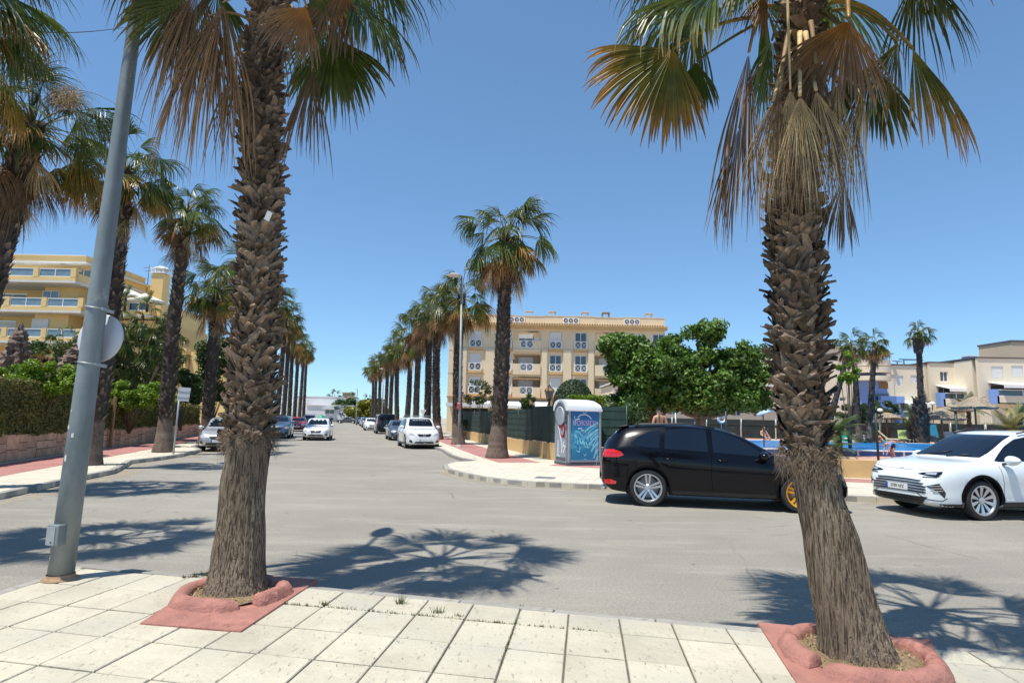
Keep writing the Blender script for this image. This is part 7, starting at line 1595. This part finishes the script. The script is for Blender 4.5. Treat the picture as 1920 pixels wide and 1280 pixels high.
# ================================================================== POOL FURNITURE AND PEOPLE
M['thatch'] = mat('thatch', (.30, .245, .18), .95, var=.35, vs=12, bump=1, bs=40, stretch=(1, 1, .3))
def parasol(label, x, ya, ye, wpx, Y, seed):
    a = A(x, ya, Y); e = A(x, ye, Y); rr = wpx*Y/FPX/2; r = thing('thatched_parasol', label, 'parasol', (a.x, Y, PD), 0, 'thatched parasols round the pool'); rg = random.Random(seed); h = a.z-PD; he = e.z-PD
    m = MB(); m.tube([(0, 0, 0), (0, 0, h)], .06, 8); m.build('pole', 'wood', r); m = MB(); n = 28; V = [(0, 0, h)]
    for k, f in enumerate((.35, .7, 1.)): V += [(rr*f*math.cos(2*PI*j/n)*rg.uniform(.95, 1.05), rr*f*math.sin(2*PI*j/n)*rg.uniform(.95, 1.05), h+(he-h)*f**1.1+rg.uniform(-.03, .03)) for j in range(n)]
    V += [(v[0]*.96, v[1]*.96, v[2]-.12) for v in V[1+2*n:]]; F = [(0, 1+j, 1+(j+1) % n) for j in range(n)]+[(1+k*n+j, 1+(k+1)*n+j, 1+(k+1)*n+(j+1) % n, 1+k*n+(j+1) % n) for k in range(3) for j in range(n)]; m.add(V, F)
    for i in range(240):
        t = rg.uniform(0, 2*PI); f = rg.uniform(.3, 1); p = Vector((rr*f*math.cos(t), rr*f*math.sin(t), h+(he-h)*f**1.1+.02)); d = Vector((math.cos(t+rg.uniform(-.5, .5)), math.sin(t+rg.uniform(-.5, .5)), -.55)); s = Vector((-d.y, d.x, 0)).normalized()*.025; m.add([p-s, p+s, p+d*rg.uniform(.15, .35)], [(0, 1, 2)])
    m.build('thatch_roof', 'thatch', r)
parasol('small thatched parasol farthest left by the tall palms', 1661, 772, 783, 62, 46.5, 1)
parasol('wide thatched parasol before the dark fence, in the middle of the pool side', 1764, 764, 784, 76, 43.5, 2)
parasol('ragged thatched parasol standing highest behind the wide one', 1826, 742, 763, 74, 40, 3)
parasol('thatched parasol tucked between the wide and highest ones', 1790, 758, 768, 60, 46, 4)
SK = mat('skin_tanned', (.50, .27, .17), .55, var=.08, vs=6); HAIR = mat('dark_hair', (.03, .02, .015), .7); NAVY = mat('navy_cloth', (.02, .03, .09), .8); BLUEC = mat('blue_cloth', (.20, .28, .55), .8); TEALC = mat('teal_cloth', (.03, .30, .32), .8); REDC = mat('red_cloth', (.50, .08, .04), .8); BLKC = mat('black_cloth', (.012, .02, .018), .8)
def person(label, loc, rz, J, cloth, sc=1., hair=HAIR):
    """J: joint name -> (x, y, z), facing -y at rz 0; cloth: list of (bone names, material)"""
    r = thing('person', label, 'person', loc, rz); r.scale = (sc, sc, sc)
    rad = dict(pelvis=.145, waist=.125, chest=.15, neck=.055, head=.085, crown=.092, top=.055, shl=.068, ell=.045, wrl=.032, hal=.036, shr=.068, elr=.045, wrr=.032, har=.036, hpl=.10, knl=.062, anl=.042, tol=.036, hpr=.10, knr=.062, anr=.042, tor=.036, nose=.022)
    bones = [('pelvis', 'waist'), ('waist', 'chest'), ('chest', 'neck'), ('neck', 'head'), ('head', 'crown'), ('crown', 'top'), ('chest', 'shl'), ('shl', 'ell'), ('ell', 'wrl'), ('wrl', 'hal'), ('chest', 'shr'), ('shr', 'elr'), ('elr', 'wrr'), ('wrr', 'har'), ('pelvis', 'hpl'), ('hpl', 'knl'), ('knl', 'anl'), ('anl', 'tol'), ('pelvis', 'hpr'), ('hpr', 'knr'), ('knr', 'anr'), ('anr', 'tor')]
    hd = Vector(J['head']); fw = Vector(J.get('face', (0, -1, 0))).normalized(); up = (Vector(J['head'])-Vector(J['neck'])).normalized()
    J = dict(J); J['crown'] = tuple(hd+up*.085-fw*.01); J['top'] = tuple(hd+up*.15); J['nose'] = tuple(hd+fw*.095+up*.03); bones.append(('head', 'nose'))
    for s in 'lr':
        w_ = Vector(J['wr'+s]); d = (w_-Vector(J['el'+s])).normalized(); J['ha'+s] = tuple(w_+d*.085)
    names = list(rad); names.sort(key=lambda k: k != 'pelvis'); idx = {n_: i for i, n_ in enumerate(names)}; me = bpy.data.meshes.new('body'); me.from_pydata([J[n_] for n_ in names], [(idx[a], idx[c]) for a, c in bones], []); o = bpy.data.objects.new('tmp', me); COL.objects.link(o)
    md = o.modifiers.new('s', 'SKIN'); md.use_smooth_shade = True; sd = o.modifiers.new('u', 'SUBSURF'); sd.levels = 1; sd.render_levels = 1
    for n_, v in zip(names, me.skin_vertices[0].data): v.radius = (rad[n_], rad[n_]*(.75 if n_ in ('chest', 'waist', 'pelvis') else 1)); v.use_root = n_ == 'pelvis'
    dg = bpy.context.evaluated_depsgraph_get(); m2 = bpy.data.meshes.new_from_object(o.evaluated_get(dg)); bpy.data.objects.remove(o); m2.materials.clear(); ml = [SK]+[c[1] for c in cloth]+[hair]
    for q in ml: m2.materials.append(q)
    seg_ = [(a, c, Vector(J[a]), Vector(J[c])) for a, c in bones]
    for p in m2.polygons:
        best = None; c = p.center
        for a, e, va, ve in seg_:
            d = ve-va; t = max(0, min(1, (c-va).dot(d)/max(1e-9, d.length_squared))); dd = (c-va-d*t).length-rad[a]*.5
            if best is None or dd < best[0]: best = (dd, a, e, t)
        _, a, e, t = best; p.material_index = 0; p.use_smooth = True
        for k, (bl, q) in enumerate(cloth):
            for item in bl:
                if item[0] == a and item[1] == e and t <= item[2]: p.material_index = k+1
        if a in ('crown', 'head') and e in ('crown', 'top') and (c-hd).dot(fw) < .035: p.material_index = len(ml)-1
    b = link('body', m2, r)
    for s in 'lr':                                             # five separate fingers on each hand
        h = Vector(J['ha'+s]); d = (h-Vector(J['wr'+s])).normalized(); sd_ = d.cross(Vector((0, 1, .2))).normalized(); m = MB()
        for k in range(4): q = h+sd_*(-.027+.018*k); m.tube([q, q+d*(.045+.01*(k in (1, 2))), q+d*(.075+.012*(k in (1, 2)))+fw*.012], [.009, .008, .006], 5)
        q = h-d*.03+sd_*.035; m.tube([q, q+d*.03+sd_*.02, q+d*.055+sd_*.022], [.010, .009, .007], 5); hnd = m.build('fingers', SK, b)
    return r
STAND = dict(pelvis=(0, 0, .95), waist=(0, 0, 1.10), chest=(0, 0, 1.34), neck=(0, -.01, 1.49), head=(0, -.02, 1.60), shl=(.19, 0, 1.41), ell=(.27, .03, 1.13), wrl=(.27, -.08, .89), shr=(-.19, 0, 1.41), elr=(-.27, .03, 1.13), wrr=(-.27, -.08, .89), hpl=(.10, 0, .88), knl=(.11, -.02, .48), anl=(.12, .02, .07), tol=(.13, -.14, .03), hpr=(-.10, 0, .88), knr=(-.11, -.02, .48), anr=(-.12, .02, .07), tor=(-.13, -.14, .03))
SIT = dict(pelvis=(0, .05, .42), waist=(0, .10, .56), chest=(0, .14, .78), neck=(0, .13, .93), head=(0, .10, 1.04), shl=(.18, .14, .85), ell=(.24, .02, .62), wrl=(.20, -.20, .55), shr=(-.18, .14, .85), elr=(-.24, .02, .62), wrr=(-.20, -.20, .55), hpl=(.10, .0, .42), knl=(.13, -.42, .46), anl=(.13, -.50, .08), tol=(.13, -.64, .04), hpr=(-.10, 0, .42), knr=(-.13, -.42, .46), anr=(-.13, -.50, .08), tor=(-.13, -.64, .04))
BEND = dict(pelvis=(0, .1, .84), waist=(0, -.02, .92), chest=(0, -.24, .90), neck=(0, -.38, .84), head=(0, -.47, .78), face=(0, -.4, -1), shl=(.17, -.28, .86), ell=(.19, -.33, .58), wrl=(.14, -.45, .36), shr=(-.17, -.28, .86), elr=(-.19, -.33, .58), wrr=(-.14, -.45, .36), hpl=(.10, .1, .78), knl=(.12, -.05, .44), anl=(.13, .06, .07), tol=(.13, -.10, .03), hpr=(-.10, .1, .78), knr=(-.12, .02, .43), anr=(-.13, .16, .07), tor=(-.13, .0, .03))
SHORTS = [('pelvis', 'hpl', 1), ('pelvis', 'hpr', 1), ('hpl', 'knl', .55), ('hpr', 'knr', .55), ('pelvis', 'waist', .25)]; SHIRT = [('pelvis', 'waist', 1), ('waist', 'chest', 1), ('chest', 'neck', .4), ('chest', 'shl', 1), ('chest', 'shr', 1), ('shl', 'ell', .6), ('shr', 'elr', .6)]
p = A(1246, 800, 21.2); person('shirtless man with a tanned back standing beyond the black SUV', (p.x, 21.9, PD), PI+.15, STAND, [(SHORTS, NAVY)])
p = A(1684, 830, 23.2); person('child in a blue shirt bending forward at the pool edge', (p.x, 23.6, PD), -PI/2+.2, BEND, [(SHORTS, NAVY), (SHIRT, BLUEC)], .66)
LIE = dict(SIT, waist=(0, .16, .52), chest=(0, .26, .70), neck=(0, .30, .85), head=(0, .29, .97), shl=(.18, .26, .77), shr=(-.18, .26, .77), ell=(.25, .30, .54), elr=(-.25, .30, .54), wrl=(.24, .08, .46), wrr=(-.24, .08, .46), knl=(.13, -.40, .50), knr=(-.13, -.42, .46), anl=(.13, -.80, .42), anr=(-.13, -.84, .42), tol=(.13, -.86, .54), tor=(-.13, -.90, .54))
p = A(1397, 820, 24.0); person('person in dark clothes sitting just beyond the black SUV windscreen', (p.x, 24.4, PD-.28), PI/2, LIE, [(SHIRT, BLKC), (SHORTS, BLKC)], 1.)
p = A(1429, 810, 41.5); person('bather sitting on the far pool rim left of the leaning trunk', (p.x, 41.1, PD-.13), .1, SIT, [(SHORTS, NAVY)], 1.0)
p = A(1748, 812, 44); person('person in a red top sunbathing on the turquoise lounger', (p.x-.02, 45.0-.15, PD+.10), .2, LIE, [(SHORTS, NAVY), (SHIRT, REDC)], 1.)
p = A(1648, 812, 44); person('sunbather sitting on the ground by the wooden chest on the far pool side', (p.x, 43.4, PD-.28), .5, LIE, [(SHORTS, TEALC)], 1.)
c_ = A(617, 786, 62); person('person in dark clothes walking beside the white saloon', (A(619, 800, 60).x, 60, 0), .1, STAND, [(SHORTS+[('hpl', 'knl', 1), ('hpr', 'knr', 1), ('knl', 'anl', 1), ('knr', 'anr', 1)], BLKC), (SHIRT, BLKC)], 1.)
def lounger(label, x, y, Y, m, rz, seed, back=R(45)):
    a = A(x, y, Y); r = thing('sun_lounger', label, 'sun lounger', (a.x, Y, PD), rz, 'sun loungers on the far pool side'); b = MB(); b.box((0, -.55, .36), (.62, 1.1, .05)); b.build('seat', m, r); b = MB(); b.box((0, .28, .36+.27), (.62, .80, .05), rx=back); b.build('backrest', m, r)
    b = MB()
    for s in (-.3, .3): b.bar((s, -1.1, .33), (s, .1, .33), .05)
    b.build('frame', 'white', r)
    for sx in (-.28, .28):
        for sy in (-1.0, 0.): q = MB(); q.bar((sx, sy, 0), (sx, sy, .32), .045); q.build('leg', 'white', r)
GC = mat('green_cloth', (.32, .42, .16), .8); BC = mat('turquoise_cloth', (.02, .22, .36), .8); CC = mat('cream_cloth', (.60, .54, .36), .8); WC = mat('white_cloth', (.72, .72, .70), .8)
lounger('cream deck chair tilted beside the bending child', 1664, 822, 43.5, CC, .9, 1); lounger('pale green deck chair behind the bending child', 1694, 818, 43, GC, -.5, 2, R(62)); lounger('dark folded lounger right of the pale green deck chair', 1714, 822, 43, NAVY, -.9, 3); lounger('turquoise lounger with a sunbather in red', 1748, 820, 45, BC, .2, 4, R(70)); lounger('white lounger right of the turquoise one', 1782, 820, 44, WC, -.4, 5); lounger('white lounger at the far left of the pool side', 1575, 820, 43, WC, .4, 6)
def boxthing(name, label, cat, x, y, Y, d, m, lid=None):
    a = A(x, y, Y); b = MB(); b.box((0, 0, 0), d); o = b.build(name, m, None, bevel=.02); o.location = (a.x, Y, PD+d[2]/2); tag(o, label, cat); b = MB(); b.box((0, 0, d[2]/2+.03), (d[0]+.06, d[1]+.06, .06)); b.build('lid', lid or m, o)
boxthing('crate', 'brown wooden chest on the far pool side', 'chest', 1626, 820, 44.5, (1.0, .6, .75), 'wood'); boxthing('tub', 'bright green plastic tub beside the left pool lounger', 'tub', 1582, 820, 42.6, (.6, .5, .75), mat('green_plastic', (.03, .38, .26), .5)); boxthing('planter_box', 'long white planter box on the far pool side', 'planter', 1605, 822, 44, (1.4, .5, .55), 'white', 'offwhite'); boxthing('cool_box', 'white cool box in front of the turquoise lounger', 'cool box', 1733, 824, 43, (.45, .4, .55), 'white')
def beach_mat(label, x, y, Y, m):
    a = A(x, y, Y); b = MB(); b.box((0, 0, 0), (.75, .04, 1.0), rx=R(-12)); o = b.build('towel', m); o.location = (a.x, Y, PD+.95); tag(o, label, 'towel')
beach_mat('bright blue towel hung behind the turquoise lounger', 1748, 805, 46.5, BC)
# life ring on a stand, pool umbrella half hidden by the trunk
a = A(1353, 785, 38); r = thing('life_ring', 'white life ring hung on a post behind the pool', 'life ring', (a.x, 38, a.z)); m = MB(); P = []; V = []; n = 22; k = 10
for i in range(n):
    for j in range(k): u, v = 2*PI*i/n, 2*PI*j/k; V.append(((.22+.07*math.cos(v))*math.cos(u), .07*math.sin(v), (.22+.07*math.cos(v))*math.sin(u)))
m.add(V, [(i*k+j, ((i+1) % n)*k+j, ((i+1) % n)*k+(j+1) % k, i*k+(j+1) % k) for i in range(n) for j in range(k)], 0, True); m.build('ring', 'white', r); m = MB(); m.tube([(0, .09, PD-a.z), (0, .09, .3)], .03, 6); m.build('post', 'galv_plain', r)
a = A(1438, 770, 30); r = thing('tilted_parasol', 'blue and white tilted parasol half hidden by the leaning trunk', 'parasol', (a.x, 30, PD)); m = MB(); m.tube([(-.2, 0, 0), (-.2, 0, a.z-PD)], .03, 6); m.build('pole', 'wood', r); m = MB(); h = a.z-PD; n = 8
V = [(-.1, 0, h+.16)]+[(-.1+.42*math.cos(2*PI*j/n), .42*math.sin(2*PI*j/n), h-.05+.16*math.cos(2*PI*j/n)) for j in range(n)]; V += [(v[0], v[1], v[2]-.05) for v in V[1:]]; m.add(V, [(0, 1+j, 1+(j+1) % n) for j in range(n)]+[(1+j, n+1+j, n+1+(j+1) % n, 1+(j+1) % n) for j in range(n)]); m.build('canopy', mat('blue_white_cloth', (.35, .48, .70), .8), r)
for i, (x, Y) in enumerate(((1267, 31), (1303, 29))):
    a = A(x, 800, Y); m = MB(); m.tube([(0, 0, 0), (0, 0, 1.75)], .045, 8); m.box((0, 0, 1.76), (.1, .1, .02)); o = m.build('steel_post', 'galv_plain'); o.location = (a.x, Y, PD); tag(o, ['thin steel post right of the shirtless man', 'steel post at the shade tree trunk'][i], 'post', 'steel posts by the pool'); m = MB(); m.box((0, 0, .01), (.2, .2, .02)); m.build('foot', 'galv_plain', o)
# dark gate and yellow building piece behind the right palms
a = A(885, 800, 50); r = thing('gate_house', 'dark entrance with white canopy behind the corner palm', 'gatehouse', (a.x, 50, PZ)); m = MB(); m.box((0, 0, 1.2), (2.6, .2, 2.4)); m.build('dark_door', 'black', r); m = MB(); m.box((0, -.6, 2.65), (4.2, 1.6, .28)); m.build('canopy', 'white', r); m = MB(); m.box((-1.5, 0, 1.25), (.3, .3, 2.5)); m.box((1.6, 0, 1.25), (.3, .3, 2.5)); m.build('pillar', 'ochre', r)
# yellow planter wall steps beyond the palms, far right pavement
a = A(838, 815, 46); r = thing('garden_wall', 'ochre garden wall glimpsed between the right palm trunks', 'wall', (a.x+2, 52, PZ), ANG); m = MB(); m.box((0, 0, .9), (.3, 18, 1.8)); m.build('wall', 'ochre', r); m = MB(); m.box((0, 0, 1.84), (.42, 18.1, .08)); m.build('coping', 'tiles', r)
